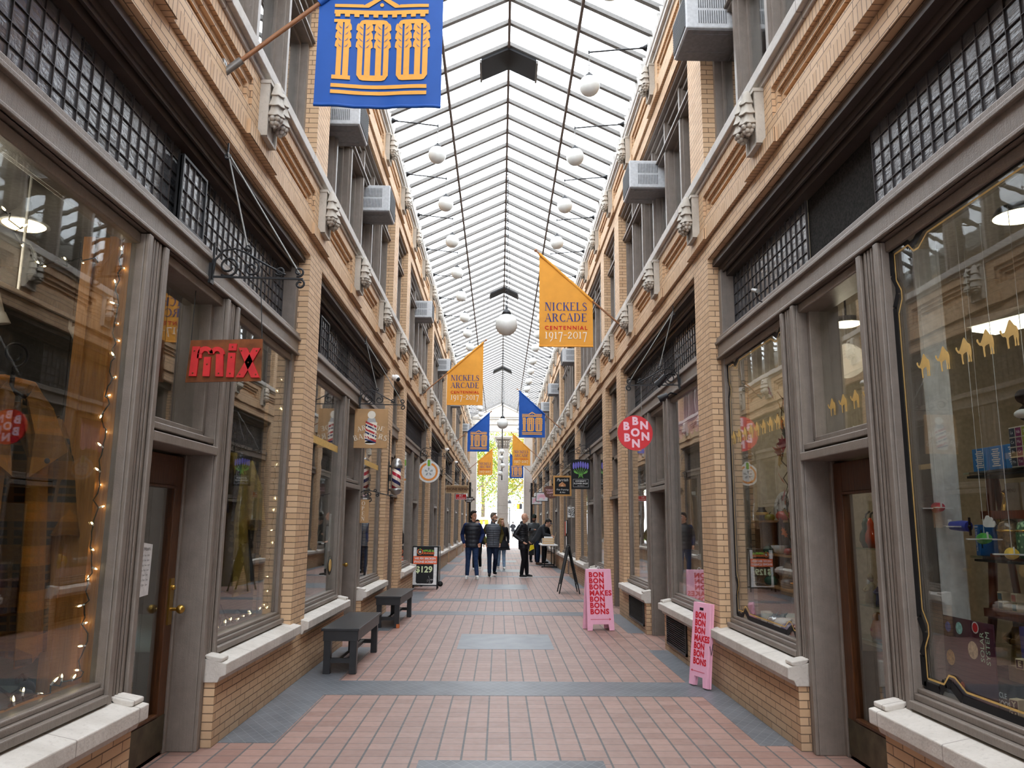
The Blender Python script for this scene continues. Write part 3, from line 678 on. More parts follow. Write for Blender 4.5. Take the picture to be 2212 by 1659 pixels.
# ------------------------------------------------------------------ centennial banners
FO=flat('banner_orange_cloth',(228,158,62),.7,.25,var=.05,sc=6); FB=flat('banner_blue_cloth',(28,82,164),.6,.3,var=.06,sc=6)
INK=flat('banner_blue_ink',(42,62,132),.7,.2,var=.03); RED=flat('banner_red_ink',(200,40,44),.7,.2,var=.03); WHT=flat('banner_white_ink',(240,226,206),.7,.2,var=.03); GLD=flat('banner_gold_ink',(232,168,76),.6,.25,var=.03)
POLE=flat('wooden_flag_pole',(150,104,72),.5,.4)
FW=.86
def banner(s,y,kind,label):
    xin,xout=(-1.29,-.43) if s<0 else (1.46,.60)      # wall side, arcade side
    x0=min(xin,xout); zb=4.28
    wallx=X(s,0); e=empty('banner',(wallx,y,4.5),0,label,'banner','centennial banners on slanted poles')
    def ztop(x): return 4.5+(abs(wallx)-abs(x))*((5.86-4.5)/(abs(wallx)-abs(xout)+.03))-.03
    def wave(u,v): return .010*sin(7*u+1.5*v+y)+.005*sin(11*u-2*v+2*y)+.012*max(0,.12-v)*sin(30*u)*3
    def pt(u,v,off=0.):                          # u,v metres from the lower left corner
        return (x0+u-wallx,wave(u,v)-off,zb+v-4.5)
    m=MB()
    def cl(a,b): u=a*FW; return pt(u,b*(ztop(x0+u)-zb))
    m.grid(cl,24,30); c=m.build('cloth',FO if kind=='o' else FB,e,fix=False)
    h=MB(); h.tube([pt(FW*i/16,.0) for i in range(17)],.012,8); h.build('hem',FO if kind=='o' else FB,c)
    # pole sleeve
    h=MB(); pa=(xin-wallx+(.0),.0,ztop(xin)-4.5+.01); pb=(xout-wallx,0,ztop(xout)-4.5+.01); h.tube([pa,pb],.024,10); h.build('sleeve',FO if kind=='o' else FB,c)
    p=MB(); d=Vector(pb)-Vector(pa); tip=Vector(pb)+d*.07; foot=Vector((0,0,0)); p.tube([foot,Vector(pa),tip],.016,8); p.ball(tuple(tip),.028,10); p.build('pole',POLE,e)
    b=MB(); b.tube([(0,0,-.06),(0,0,.08)],.02,8); b.tube([(-s*.0,0,0),tuple(Vector(pa).normalized()*.16)],.026,8); b.box(-.015*s,0,-.03,.03,-.12,.1); b.build('wall_bracket',M['alu'],e)
    def print_polys(name,polys,mat,off=.007):
        q=MB()
        for po in polys:
            n=len(po); vs=[pt(u,v,off) for u,v in po]; q.add(vs,[tuple(range(n))])
        q.build(name,mat,c,fix=False)
    def rect(u0,u1,v0,v1,n=12):
        return [[(u0+(u1-u0)*i/n,v0),(u0+(u1-u0)*(i+1)/n,v0),(u0+(u1-u0)*(i+1)/n,v1),(u0+(u1-u0)*i/n,v1)] for i in range(n)]
    if kind=='o':
        def line(t,size,v,mat,nm,track=.03,width=.68):
            ps,w=serif_text(t,size,track); k=width/w; print_polys(nm,[[(FW/2-width/2+a*k,v+b) for a,b in p] for p in ps],mat)
        line('NICKELS',.135,.585,INK,'lettering_nickels'); line('ARCADE',.135,.405,INK,'lettering_arcade'); line('1917-2017',.16,.125,WHT,'lettering_years',.04)
        me=text_mesh('CENTENNIAL',.088,bold=.018,spacing=1.25); xs=[v.co.x for v in me.vertices]; k=.68/(max(xs)-min(xs)); q=MB()
        q.add([pt(FW/2+v.co.x*k,.30+v.co.y,.007) for v in me.vertices],[tuple(p.vertices) for p in me.polygons]); q.build('lettering_centennial',RED,c,fix=False); bpy.data.meshes.remove(me)
    else:
        F=FW
        pol=rect(.127*F,.885*F,.098*F,.129*F)+rect(.127*F,.885*F,.152*F,.184*F)
        # entablature with dentils and pediment
        pol+=rect(.127*F,.885*F,.80*F,.835*F)
        for k in range(10): u=.135+.076*k; pol+=rect(u*F,(u+.04)*F,.775*F,.80*F,1)
        pol+=rect(.127*F,.36*F,.86*F,.888*F,3)+rect(.652*F,.885*F,.86*F,.888*F,3)
        pol+=[[(.33*F,.86*F),(.40*F,.86*F),(.506*F,.935*F),(.506*F,.972*F)],[(.682*F,.86*F),(.612*F,.86*F),(.506*F,.935*F),(.506*F,.972*F)]]
        pol+=[[(.506*F+.014*cos(t),.885*F+.014*sin(t)) for t in [2*PI*i/10 for i in range(10)]]]
        # the one
        pol+=rect(.13*F,.275*F,.223*F,.258*F,2)+rect(.128*F,.258*F,.725*F,.752*F,2)
        pol+=rect(.159*F,.200*F,.258*F,.74*F,2)+rect(.212*F,.257*F,.258*F,.74*F,2)
        leaves=[]
        def leafcol(ua,ub):
            for k in range(3):
                v0=.50+.075*k
                for uu,q in ((ua,-1),(ub,1)): leaves.append([(uu*F,v0*F),((uu+q*.016)*F,(v0+.012)*F),((uu+q*.012)*F,(v0+.05)*F),(uu*F,(v0+.075)*F)])
        leafcol(.159,.257)
        for ua,ub in ((.323,.573),(.637,.887)):
            w=.105
            for a,b in ((ua,ua+.042),(ua+.058,ua+w),(ub-w,ub-.058),(ub-.042,ub)): pol+=rect(a*F,b*F,.27*F,.715*F,2)
            n=10
            for (v0,v1,up) in ((.223,.27,False),(.715,.752,True)):
                for i in range(n):
                    a,b=ua+(ub-ua)*i/n,ua+(ub-ua)*(i+1)/n
                    def rr(u): 
                        e_=min(u-ua,ub-u); t=max(0,1-e_/.055); return (1-math.sqrt(max(0,1-t*t)))*.045
                    if up: pol.append([(a*F,v0*F),(b*F,v0*F),(b*F,(v1-rr(b))*F),(a*F,(v1-rr(a))*F)])
                    else: pol.append([(a*F,(v0+rr(a))*F),(b*F,(v0+rr(b))*F),(b*F,v1*F),(a*F,v1*F)])
            leafcol(ua,ua+w); leafcol(ub-w,ub)
        print_polys('lettering_100_emblem',pol+leaves,GLD)
        cut=[]
        for ua,ub in ((.159,.257),(.323,.428),(.468,.573),(.637,.742),(.782,.887)):
            for k in range(4):
                v=.50+.055*k; mid=(ua+ub)/2
                for q,u0 in ((-1,ua),(1,ub)): cut.append([((mid+q*.008)*F,v*F),((mid+q*.03)*F,(v+.012)*F),(u0*F-q*.006,(v+.038)*F),((mid+q*.028)*F,(v+.018)*F)])
        print_polys('laurel_veins',cut,FB,.010)
banner(-1,4.97,'b','nearest and largest blue banner with the gold 100 emblem')
banner(1,12.26,'o','nearest orange centennial banner, on the right wall')
banner(-1,18.68,'o','orange centennial banner on the left wall above the barber\'s bench')
banner(1,25.71,'b','blue 100 banner on the right wall, beside the black flower shop sign')
banner(-1,31.05,'b','blue 100 banner on the left wall, small and far')
banner(1,38.38,'o','orange centennial banner far down the right wall')
banner(-1,46.26,'o','orange centennial banner furthest down the left wall')
banner(1,49.3,'b','smallest blue 100 banner at the far end of the right wall')
# ------------------------------------------------------------------ iron sign brackets and hanging signs
def spiral(c,r,turns,a0,sgn,y,n=22):
    return [(c[0]+r*(1-.62*i/n)*cos(a0+sgn*turns*2*PI*i/n),y,c[1]+r*(1-.62*i/n)*sin(a0+sgn*turns*2*PI*i/n)) for i in range(n+1)]
def bracket(s,y,label,L=.62,z=3.13,stay=True,wallx=None,k=1.):
    wx=wallx if wallx is not None else X(s,.05); q=-s
    e=empty('sign_bracket',(wx,y,z),0,label,'bracket','wrought iron sign brackets')
    b=MB(); b.bar((0,0,0),(q*L,0,-.01),.016,.012); b.bar((q*.008,0,-.02),(q*.008,0,.24*k),.014,.014); b.box(-.01*q,.008*q,-.03,.03,-.05,.09); b.build('bar',M['iron'],e,fix=False)
    c=MB()
    def sp(pts): c.tube([(q*px,py,pz) for px,py,pz in pts],.0075,6)
    sp([(.01,0,.02),(.02,0,.12*k),(.07,0,.185*k),(.15,0,.20*k),(.23,0,.17*k),(.30,0,.125*k),(.40,0,.07*k),(.50,0,.02)])
    sp(spiral((.11,.075*k),.075*k,1.3,-2.2,1,0)); sp(spiral((.27,.06*k),.055*k,1.2,1.2,-1,0)); sp(spiral((.46,.045*k),.032*k,1.2,-2.6,1,0)); sp(spiral((L-.03,.04),.034,1.2,-2,1,0)); sp(spiral((L-.02,-.045),.034,1.2,2,-1,0)); sp(spiral((.235,.205*k),.022,1.1,-1.5,1,0))
    c.build('scrollwork',M['iron'],e)
    if stay:
        for px,dz in ((.235,.2*k),(L-.02,.02)):
            t=MB(); t.tube([(q*px,0,dz),(-q*.0+q*.05,.0,4.03-z)],.006,6); t.build('stay_rod',M['alu'],e)
        t=MB(); t.tube([(q*(.05+.02*cos(a)),0,4.03-z-.03+.02*sin(a)) for a in [2*PI*i/10 for i in range(10)]],.006,5,closed=True); t.bar((q*.05,0,4.0-z),(q*.05,0,4.1-z),.01); t.build('eye_hook',M['iron'],e)
    return e
def links(name,e,pts,mat=None,r=.004):
    for a,b in pts: c=MB(); c.tube([a,b],r,6); c.build(name,mat or M['alu'],e)
# mix ---------------------------------------------------------------
rust=flat('rusted_sheet_steel',(112,62,30),.7,.3,var=.5,sc=9); mixred=flat('worn_red_letters',(196,34,38),.5,.4,var=.18,sc=14)
bracket(-1,5.18,'wrought iron bracket over the mix sign, nearest on the left wall')
e=empty('hanging_sign',(-1.835,5.18,2.40),0,'rusty steel sign with raised red letters reading mix','sign')
m=MB(); m.prism([(-.25,.0),(.245,.015),(.24,.30),(-.235,.285)],-.006,.006,'y'); m.build('plate',rust,e)
def raised(parent,polys,mat,d0,d1,name='lettering'):
    q=MB()
    for p in polys: q.prism(p,d0,d1,'y')
    o=q.build(name,mat,parent); return o
def arcpoly(cx,cz,r0,r1,a0,a1,n=10):
    return [(cx+r1*cos(a0+(a1-a0)*i/n),cz+r1*sin(a0+(a1-a0)*i/n)) for i in range(n+1)]+[(cx+r0*cos(a1+(a0-a1)*i/n),cz+r0*sin(a1+(a0-a1)*i/n)) for i in range(n+1)]
mp=[[(-.225,.04),(-.175,.04),(-.165,.24),(-.215,.24)]]
mp+=[[(-.135,.04),(-.09,.04),(-.088,.17),(-.133,.17)],[(-.05,.04),(-.0,.04),(-.008,.19),(-.056,.19)]]
mp+=[arcpoly(-.128,.19,.02,.052,PI*.98,0),arcpoly(-.05,.19,.02,.05,PI*.98,0),[(-.18,.16),(-.15,.16),(-.15,.19),(-.18,.19)]]
o=raised(e,mp,mixred,-.022,-.006,'letter_m'); o=raised(e,[[(.02,.035),(.07,.035),(.072,.20),(.024,.20)],[(.024,.215),(.075,.215),(.077,.262),(.026,.262)]],mixred,-.022,-.006,'letter_i')
raised(e,[[(.085,.035),(.135,.035),(.235,.235),(.185,.235)],[(.185,.035),(.24,.035),(.145,.235),(.09,.235)]],mixred,-.022,-.006,'letter_x')
r=MB()
for px,pz in ((-.2,.06),(-.2,.21),(-.11,.12),(-.1,.21),(-.03,.06),(.045,.06),(.047,.17),(.05,.24),(.11,.055),(.16,.135),(.21,.215),(.11,.215),(.215,.055)): r.ball((px,-.023,pz),.006,6)
r.build('rivets',rust,e)
links('hanger_wire',e,[((-.235,0,.285),(-.23,0,.725)),((.235,0,.295),(.20,0,.72))],M['iron'],.003)
# barbers ------------------------------------------------------------
bracket(-1,10.97,'wrought iron bracket carrying the tan barbers sign')
tan=flat('tan_sign_board',(178,140,98),.6,.3,var=.12,sc=5); cream=flat('cream_paint',(232,224,208),.6,.3,var=.04); navy=flat('navy_stripe',(38,44,92),.5,.3); redst=flat('red_stripe',(178,50,52),.5,.3); silver=flat('silver_grey_paint',(176,176,176),.4,.4)
def board(name,loc,w,h,mat,label,group=None,t=.03,rim=None,rimw=.02,cat='sign'):
    e=empty(name,loc,0,label,cat,group)        # origin: middle of the lower edge
    m=MB(); m.box(-w/2,w/2,-t/2,t/2,0,h); bevel(m.build('board',mat,e,fix=False),.004)
    if rim:
        r=MB()
        for a,b,c,d in ((-w/2,w/2,0,rimw),(-w/2,w/2,h-rimw,h),(-w/2,-w/2+rimw,rimw,h-rimw),(w/2-rimw,w/2,rimw,h-rimw)): r.box(a,b,-t/2-.008,t/2+.008,c,d)
        r.build('frame',rim,e,fix=False)
    return e
def decal(e,polys,mat,y,name): 
    q=MB()
    for p in polys: q.add([(a,y,b) for a,b in p],[tuple(range(len(p)))])
    return q.build(name,mat,e,fix=False)
def disc(cx,cz,r,n=28,sx=1.,sz=1.): return [(cx+r*sx*cos(2*PI*i/n),cz+r*sz*sin(2*PI*i/n)) for i in range(n)]
e=board('hanging_sign',(-1.80,10.97,2.51),.46,.55,tan,'tan board painted with a barber pole and the words Arcade Barbers','hanging shop signs')
Y_=-.0165
decal(e,[[(-.075,.07),(.075,.07),(.085,.36),(-.07,.36)],disc(0,.075,.075,sz=.35)],cream,Y_,'pole_picture')
for k in range(3):
    z=.13+.10*k; decal(e,[[(-.076,z+.02),(.078,z-.05),(.079,z-.02),(-.076,z+.05)]],redst,Y_-.001,'red_stripe'); decal(e,[[(-.076,z-.02),(.078,z-.09 if k else z-.06),(.079,z-.065 if k else z-.045),(-.076,z+.005)]],navy,Y_-.001,'blue_stripe')
decal(e,[[(-.065,.36),(.075,.36),(.06,.385),(.055,.42),(-.045,.42),(-.05,.385)]],silver,Y_-.001,'pole_cap'); decal(e,[disc(.005,.465,.055)],cream,Y_-.0015,'pole_ball')
def arched(e,t,size,cx,cz,rad,mat,y,name,track=.05):
    ps=[]; tot=sum(glyph_polys(c)[1]+track for c in t)*size; x=-tot/2
    for c in t:
        P,a=glyph_polys(c); w=(a)*size; th=-(x+w/2)/rad
        for p in P:
            q=[]
            for px,pz in p:
                lx=px*size-w/2; lz=pz*size; q.append((cx-(rad+lz)*sin(th)+lx*cos(th)*1.0,cz-rad+(rad+lz)*cos(th)+lx*sin(th)))
            ps.append(q)
        x+=w+track*size
    return decal(e,ps,mat,y,name)
arched(e,'ARCADE',.068,0,.255,.55,cream,Y_-.003,'lettering_arcade'); arched(e,'BARBERS',.078,0,.135,.6,cream,Y_-.003,'lettering_barbers')
links('clip',e,[((-.15,0,.55),(-.15,0,.60)),((.17,0,.55),(.17,0,.60))],M['alu'],.012)
# open sign ----------------------------------------------------------
b=bracket(-1,11.5,'small iron bracket over the hanging open sign',.18,1.86,False,-2.03,.45)
e=board('hanging_sign',(-1.95,11.5,1.49),.15,.33,tan,'narrow tan sign lettered Open downward beside the barber\'s door','hanging shop signs',.02)
for k,c in enumerate('OPEN'):
    ps,w=serif_text(c if c!='P' else 'R',.055); ps=[p for i,p in enumerate(ps) if not(c=='P' and i in (len(ps)-1,len(ps)-2))]
    decal(e,[[(a-w/2,.25-.072*k+b) for a,b in p] for p in ps],cream,-.0115,'letter_'+c.lower())
links('clip',e,[((-.05,0,.33),(-.05,0,.37)),((.05,0,.33),(.05,0,.37))],M['iron'],.004)
# power-button fruit sign ---------------------------------------------
bracket(-1,19.6,'wrought iron bracket over the round white fruit sign')
e=empty('hanging_sign',(-1.755,19.6,2.74),0,'round white sign with orange ring, green stem and grey petals','sign','hanging shop signs')
poly=[]
for i in range(48):
    t=2*PI*i/48; r=.275; 
    a=abs((t-PI/2+PI)%(2*PI)-PI); r+=.055*max(0,1-(a/.26)**2)**.5 if a<.26 else 0
    poly.append((r*cos(t),r*sin(t)*.98))
m=MB(); m.prism(poly,-.012,.012,'y'); m.build('board',M['white'],e)
orange=flat('sign_orange',(236,150,70),.5,.3,var=.03); green=flat('sign_green',(126,186,60),.5,.3,var=.03); grey=flat('sign_grey',(160,164,164),.5,.3,var=.03)
ring=[]
for i in range(40):
    a0,a1=PI/2+.32+(2*PI-.64)*i/40,PI/2+.32+(2*PI-.64)*(i+1)/40; ring.append([(r*cos(a),r*sin(a)) for r,a in ((.175,a0),(.225,a0),(.225,a1),(.175,a1))])
decal(e,ring,orange,-.0135,'orange_ring'); decal(e,[[(-.032,.15),(-.022,.135),(.022,.135),(.032,.15),(.032,.275),(.018,.295),(-.018,.295),(-.032,.275)]],green,-.0135,'green_stem')
for k in range(5):
    a=PI/2+k*2*PI/5; c_,s_=cos(a),sin(a); decal(e,[[(c_*u-s_*v,s_*u+c_*v) for u,v in ((.02,0),(.06,.02),(.095,.022),(.108,0),(.095,-.022),(.06,-.02))]],grey,-.0135,'petal')
links('clip',e,[((-.12,0,.24),(-.10,0,.38)),((.12,0,.24),(.13,0,.38))],M['alu'],.004)
# far left signs -----------------------------------------------------
e=board('hanging_sign',(-1.445,27.0,2.49),.77,.27,flat('brown_routed_wood',(142,112,82),.7,.2),'long brown wooden sign reading iPhone Repair','hanging shop signs',.05,flat('pale_rim',(186,160,126),.6,.3),.03)
text('iPHONE REPAIR',.118,flat('dark_brown_letters',(72,46,30),.6,.2),e,(0,-.035,.135),bold=.02)
e=board('hanging_sign',(-1.62,33.5,2.47),.46,.23,flat('red_sign',(196,32,36),.5,.3),'small red sign with white lettering A-1 Alterations','hanging shop signs',.03,M['white'],.012)
text('A-1',.10,M['white'],e,(0,-.03,.155),bold=.03); text('ALTERATIONS',.055,M['white'],e,(0,-.03,.06),bold=.02)
e=empty('hanging_sign',(-1.52,40.,2.5),0,'dark brown coffee-cup shaped sign lettered Comet Coffee','sign','hanging shop signs')
cupm=flat('dark_coffee_sign',(54,38,32),.5,.3)
m=MB(); m.prism([(-.22,.30),(.2,.30),(.2,.24),(.27,.22),(.27,.13),(.18,.12),(.12,.03),(.05,0),(-.1,0),(-.19,.06),(-.25,.16)],-.02,.02,'y'); m.build('board',cupm,e)
text('COMET',.12,M['white'],e,(0,-.025,.19),bold=.02); text('COFFEE',.075,M['white'],e,(-.02,-.025,.08),bold=.02)
for y,l in ((27.0,'iron bracket of the brown wooden sign on the left'),(33.5,'iron bracket of the small red sign on the left'),(40.,'iron bracket of the coffee-cup sign on the left')): bracket(-1,y,l)
# bon bon disc --------------------------------------------------------
bracket(1,9.18,'wrought iron bracket carrying the red round sign')
e=empty('hanging_sign',(1.575,9.18,2.555),0,'round red sign with pale pink blob letters','sign','hanging shop signs')
bred=flat('bonbon_red',(206,36,44),.45,.4,var=.03); bpink=flat('bonbon_pink',(240,196,208),.5,.3,var=.03)
m=MB(); m.prism(disc(0,0,.205,44),-.012,.012,'y'); m.build('board',bred,e)
def blob(parent,ch,size,x,z,y,mat,bold=.035,rot=0.,name=None):
    o=text(ch,size,mat,parent,(x,y,z),(PI/2,0,0),name or ('letter_'+ch.lower() if ch.isalpha() and len(ch)==1 else 'lettering'),bold=bold); 
    if rot: o.rotation_euler=Euler((PI/2,rot,0))
    return o
for ch,x,z,sx in (('B',-.105,.075,1),('B',0,.135,1),('N',.105,.085,1),('B',-.098,-.06,1),('O',0,.0,1),('N',.118,-.045,1),('N',.005,-.128,1)): blob(e,ch,.125,x,z,-.0135,bpink,.05)
links('chain',e,[((-.10,0,.18),(-.10,0,.57)),((.08,0,.19),(.08,0,.57))])
# flower shop ----------------------------------------------------------
bracket(1,18.52,'wrought iron bracket over the black flower sign')
e=board('hanging_sign',(1.885,18.52,2.30),.44,.69,M['black'],'tall black sign with purple hyacinths and University Flower Shop','hanging shop signs')
purp=flat('hyacinth_purple',(122,116,206),.6,.2); gstem=flat('stem_green',(112,170,84),.6,.2)
for k in range(7):
    x=-.165+.055*k; hz=.50+.035*(1-abs(k-3)/3); decal(e,[disc(x,hz+.04,.078,14,.30,1.)],purp,-.017,'flower'); decal(e,[[(x-.006,hz-.03),(x+.006,hz-.03),(x*.35+.006,.36),(x*.1,.27),(x*.35-.006,.36)]],gstem,-.0165,'stem')
for q in (-1,1): decal(e,[[(q*.17,.44),(q*.15,.38),(q*.08,.35),(q*.06,.37),(q*.10,.40)],[(q*.02,.36),(q*.06,.26),(q*.045,.26),(q*.0,.35)]],gstem,-.0165,'leaf')
fr=[[(-.18,.05),(.18,.05),(.18,.057),(-.18,.057)],[(-.18,.225),(.18,.225),(.18,.232),(-.18,.232)],[(-.18,.05),(-.173,.05),(-.173,.23),(-.18,.23)],[(.173,.05),(.18,.05),(.18,.23),(.173,.23)]]
decal(e,fr,silver,-.017,'border_line'); text('UNIVERSITY',.048,M['white'],e,(0,-.017,.185),bold=.015); text('FLOWER SHOP',.048,M['white'],e,(0,-.017,.13),bold=.015); text('ANN ARBOR MI',.022,M['white'],e,(0,-.017,.08))
links('clip',e,[((-.15,0,.69),(-.15,0,.82)),((.12,0,.69),(.12,0,.82))])
# parrish --------------------------------------------------------------
bracket(1,23.55,'wrought iron bracket over the chalkboard style sign')
e=board('hanging_sign',(1.85,23.55,2.31),.54,.60,M['black'],'square black sign in a pine frame reading Parrish','hanging shop signs',.03,flat('pine_sign_frame',(196,146,84),.5,.3),.05)
text('Parrish',.12,M['white'],e,(0,-.018,.47),shear=.3); text('Fine Framing',.07,M['white'],e,(0,-.018,.19),shear=.3); text('& Art',.07,M['white'],e,(0,-.018,.11),shear=.3)
decal(e,[[(-.10,.28),(.10,.28),(.10,.34),(0,.42),(-.10,.34)]],flat('copper_tone',(190,130,84),.5,.3),-.0175,'picture'); decal(e,[[(-.05,.28),(.05,.28),(0,.35)],[(-.10,.34),(0,.42),(0,.40),(-.09,.33)]],flat('pale_copper',(222,176,136),.5,.3),-.018,'picture_light')
# far right signs --------------------------------------------------------
e=empty('hanging_sign',(1.92,29.5,2.42),0,'rounded brown sign reading Tobacco and Coffee','sign','hanging shop signs')
bro=flat('milk_brown_sign',(112,78,66),.5,.3); m=MB(); m.prism([(-.27,.40),(-.2,.46),(.1,.47),(.2,.40),(.26,.30),(.24,.12),(.1,.02),(-.05,0),(-.22,.06),(-.28,.18)],-.02,.02,'y'); m.build('board',bro,e)
text('TOBACCO',.085,bpink,e,(-.02,-.025,.31),bold=.015); text('COFFEE',.095,bpink,e,(-.02,-.025,.21),bold=.02); text('EST. 1957',.04,bpink,e,(0,-.025,.10))
for y,x,z,l in ((34.5,1.83,2.45,'white framed sign with a pink animal, the larger and nearer of two'),(40.,1.86,2.44,'white framed sign with a pink animal, the smaller and further of two')):
    e=board('hanging_sign',(x,y,z),.54,.40,M['white'],l,'hanging shop signs',.03,M['black'],.025)
    decal(e,[[(-.2,.08),(-.12,.08),(-.12,.15),(.04,.15),(.04,.08),(.12,.08),(.13,.18),(.19,.16),(.2,.24),(.12,.32),(-.1,.33),(-.2,.26)]],bpink,-.017,'animal_shape'); text('LUNCH',.07,bred,e,(0,-.019,.23))
for y,l in ((29.5,'iron bracket over the brown tobacco sign'),(34.5,'iron bracket over the larger pink animal sign'),(40.,'iron bracket over the smaller pink animal sign')): bracket(1,y,l)
for x,lab,t in ((2.02,'white hanging paddle with black lettering, left of a pair by the framing shop','ART'),(2.13,'white hanging paddle with black lettering, right of a pair by the framing shop','OZN')):
    e=board('hanging_sign',(x,23.2,1.69),.085,.30,M['white'],lab,'white paddles beside the framing shop',.015)
    text(t,.10,M['black'],e,(0,-.009,.15),(PI/2,PI/2,0),bold=.03); links('hanger_wire',e,[((0,0,.3),(0,0,.55))],M['iron'],.003)
    l=MB(); l.bar((0,0,.55),(.15,0,.55),.01); l.build('hook_arm',M['iron'],e,fix=False)

# ------------------------------------------------------------------ barber pole
e=empty('barber_pole',(-1.78,13.7,1.98),0,'striped barber pole with steel caps on the brick pier','barber pole')
t=NT('spiral_stripes'); p=t.sep(t.pos(True)); ang=t.math('ARCTAN2',p[1],p[0]); u=t.math('FRACT',t.math('ADD',t.math('DIVIDE',ang,2*PI),t.math('MULTIPLY',p[2],4.2)))
st=t.math('MULTIPLY',u,4.); isr=t.math('LESS_THAN',st,1.); isb=t.math('MULTIPLY',t.math('GREATER_THAN',st,2.),t.math('LESS_THAN',st,3.))
t.bsdf(t.mix(isb,t.mix(isr,srgb(236,220,206),srgb(168,34,56)),srgb(36,44,96)),.2,.5)
g=MB(); g.lathe([(.075,.07),(.075,.47)],24); g.build('striped_cylinder',t.mat,e)
steel=flat('brushed_steel',(150,148,146),.3,.5,.8)
c=MB(); c.lathe([(.095,.44),(.1,.46),(.1,.50),(.085,.515),(.08,.55),(.06,.59),(.03,.61),(.0,.615)],24); c.build('top_cap',steel,e)
c=MB(); c.lathe([(.0,-.02),(.04,-.01),(.075,.01),(.085,.04),(.1,.05),(.1,.09),(.085,.095)],24); c.build('bottom_cap',steel,e)
c=MB(); c.box(-.14,-.02,-.02,.02,.455,.49); c.box(-.14,-.02,-.02,.02,.055,.085); c.box(-.145,-.125,-.03,.03,-.02,.56); c.box(-.145,-.09,-.03,.03,.22,.33); c.build('wall_bracket',M['iron'],e,fix=False)
c=MB(); c.tube([(-.135,-.02,.5),(-.135,-.03,.8),(-.135,-.03,1.05),(-.135,-.03,1.1)],.008,6); c.build('power_cord',M['black'],e)

# ------------------------------------------------------------------ air conditioners in the upper windows
def make_ac():
    e=empty('air_conditioner')                   # local -x points out of the wall (left wall version turned by rz)
    c=MB(); c.box(-.48,.10,-.28,.28,0,.40); bevel(c.build('case',M['acwhite'],e,fix=False),.012)
    g=MB()
    for q in (-1,1):
        for r0 in (.05,.215):
            for k in range(13): y0=-.36+.022*k; g.box(y0,y0+.008,q*.281,q*.286,r0,r0+.135)
    g.build('side_louvres',M['acgrille'],e,fix=False)
    g=MB(); g.box(-.488,-.48,-.25,.25,.03,.37)
    for k in range(12): g.box(-.492,-.488,-.25,.25,.04+.027*k,.05+.027*k)
    g.build('rear_grille',M['acgrille'],e,fix=False)
    b=MB(); b.box(-.46,.08,-.26,.26,-.012,0); b.box(-.40,.0,-.2,-.17,-.018,-.012); b.box(-.40,.0,.1,.13,-.018,-.012); b.build('base_pan',flat('ac_base_pan',(124,122,124),.6,.3),e,fix=False)
    return e
ac=make_ac(); GA='window air conditioners'
acs=[(1,7.2,6.25,'white air conditioner at the top right edge, seen from below',.18),(1,10.6,6.12,'white air conditioner with side louvres, second on the right wall',.18),(-1,8.95,6.12,'white air conditioner half hidden under the big blue banner',.26),(-1,11.4,6.05,'white air conditioner beside a brick pier, second on the left wall',.24),
(-1,18.3,6.25,'white air conditioner with barred grille, third on the left wall',.2),(-1,25.2,6.3,'white air conditioner behind the left orange banner',.2),(1,22.8,6.15,'white air conditioner under the right orange banner',.2),(1,29.5,6.3,'white air conditioner on a wooden shelf, fourth on the right',.2),(1,34.8,6.4,'white air conditioner behind the right blue banner',.2),(-1,32.2,6.2,'white air conditioner far down the left wall near the blue banner',.2),(-1,42.,6.3,'furthest white air conditioner on the left wall',.2)]
for i,(s,y,z,l,dd) in enumerate(acs):
    o=ac if i==0 else dup(ac)
    o.location=(X(s,dd),y,z); o.rotation_euler=(0,0,0 if s>0 else PI); tag(o,l,'air conditioner',GA)
# ------------------------------------------------------------------ security cameras
def cctv(s,y,z,label):
    e=empty('security_camera',(X(s,0),y,z),0,label,'camera','white dome security cameras')
    b=MB(); b.lathe([(.05,0),(.05,.03),(.03,.04)],14,ax='x'); 
    if s>0: b.v=[(-a,c,d) for a,c,d in b.v]
    b.build('base',M['white'],e); h=MB(); h.ball((-s*.07,0,-.01),.062,16); h.build('housing',M['white'],e); k=MB(); k.ball((-s*.105,-.02,-.035),.04,12); k.build('dark_dome',M['black'],e)
cctv(-1,13.75,4.02,'white dome camera on the left pier after the barber shop, nearest'); cctv(-1,27.75,4.04,'white dome camera on the left wall, middle one of three'); cctv(-1,33.65,4.04,'white dome camera on the left wall, furthest of three')
def spot(loc,label,to):
    e=empty('spotlight_fixture',loc,0,label,'light fixture'); h=MB(); h.tube([(0,0,0),tuple(Vector(to)*.5),tuple(Vector(to))],[.03,.035,.045],12); h.build('head',M['iron'],e); a=MB(); a.tube([(0,0,0),(.04,.03,.03),(.12,.06,.02)],.01,6); a.build('arm',M['iron'],e)
spot((1.86,8.75,3.16),'black clip spotlight aimed at the red round sign, upper of two',(-.09,.06,-.10)); spot((1.93,9.0,2.98),'small black spotlight beside the red round sign, lower of two',(-.1,.02,-.05))
e=empty('wall_camera',(1.99,5.9,3.27),0,'small grey bullet camera on the right transom bar','camera'); h=MB(); h.tube([(-.02,.05,.05),(-.03,-.09,.0)],.016,10); h.build('head',M['alu'],e); h=MB(); h.tube([(-.02,.0,.02),(0,0,-.05),(.03,0,-.06)],.006,6); h.build('stem',M['iron'],e)

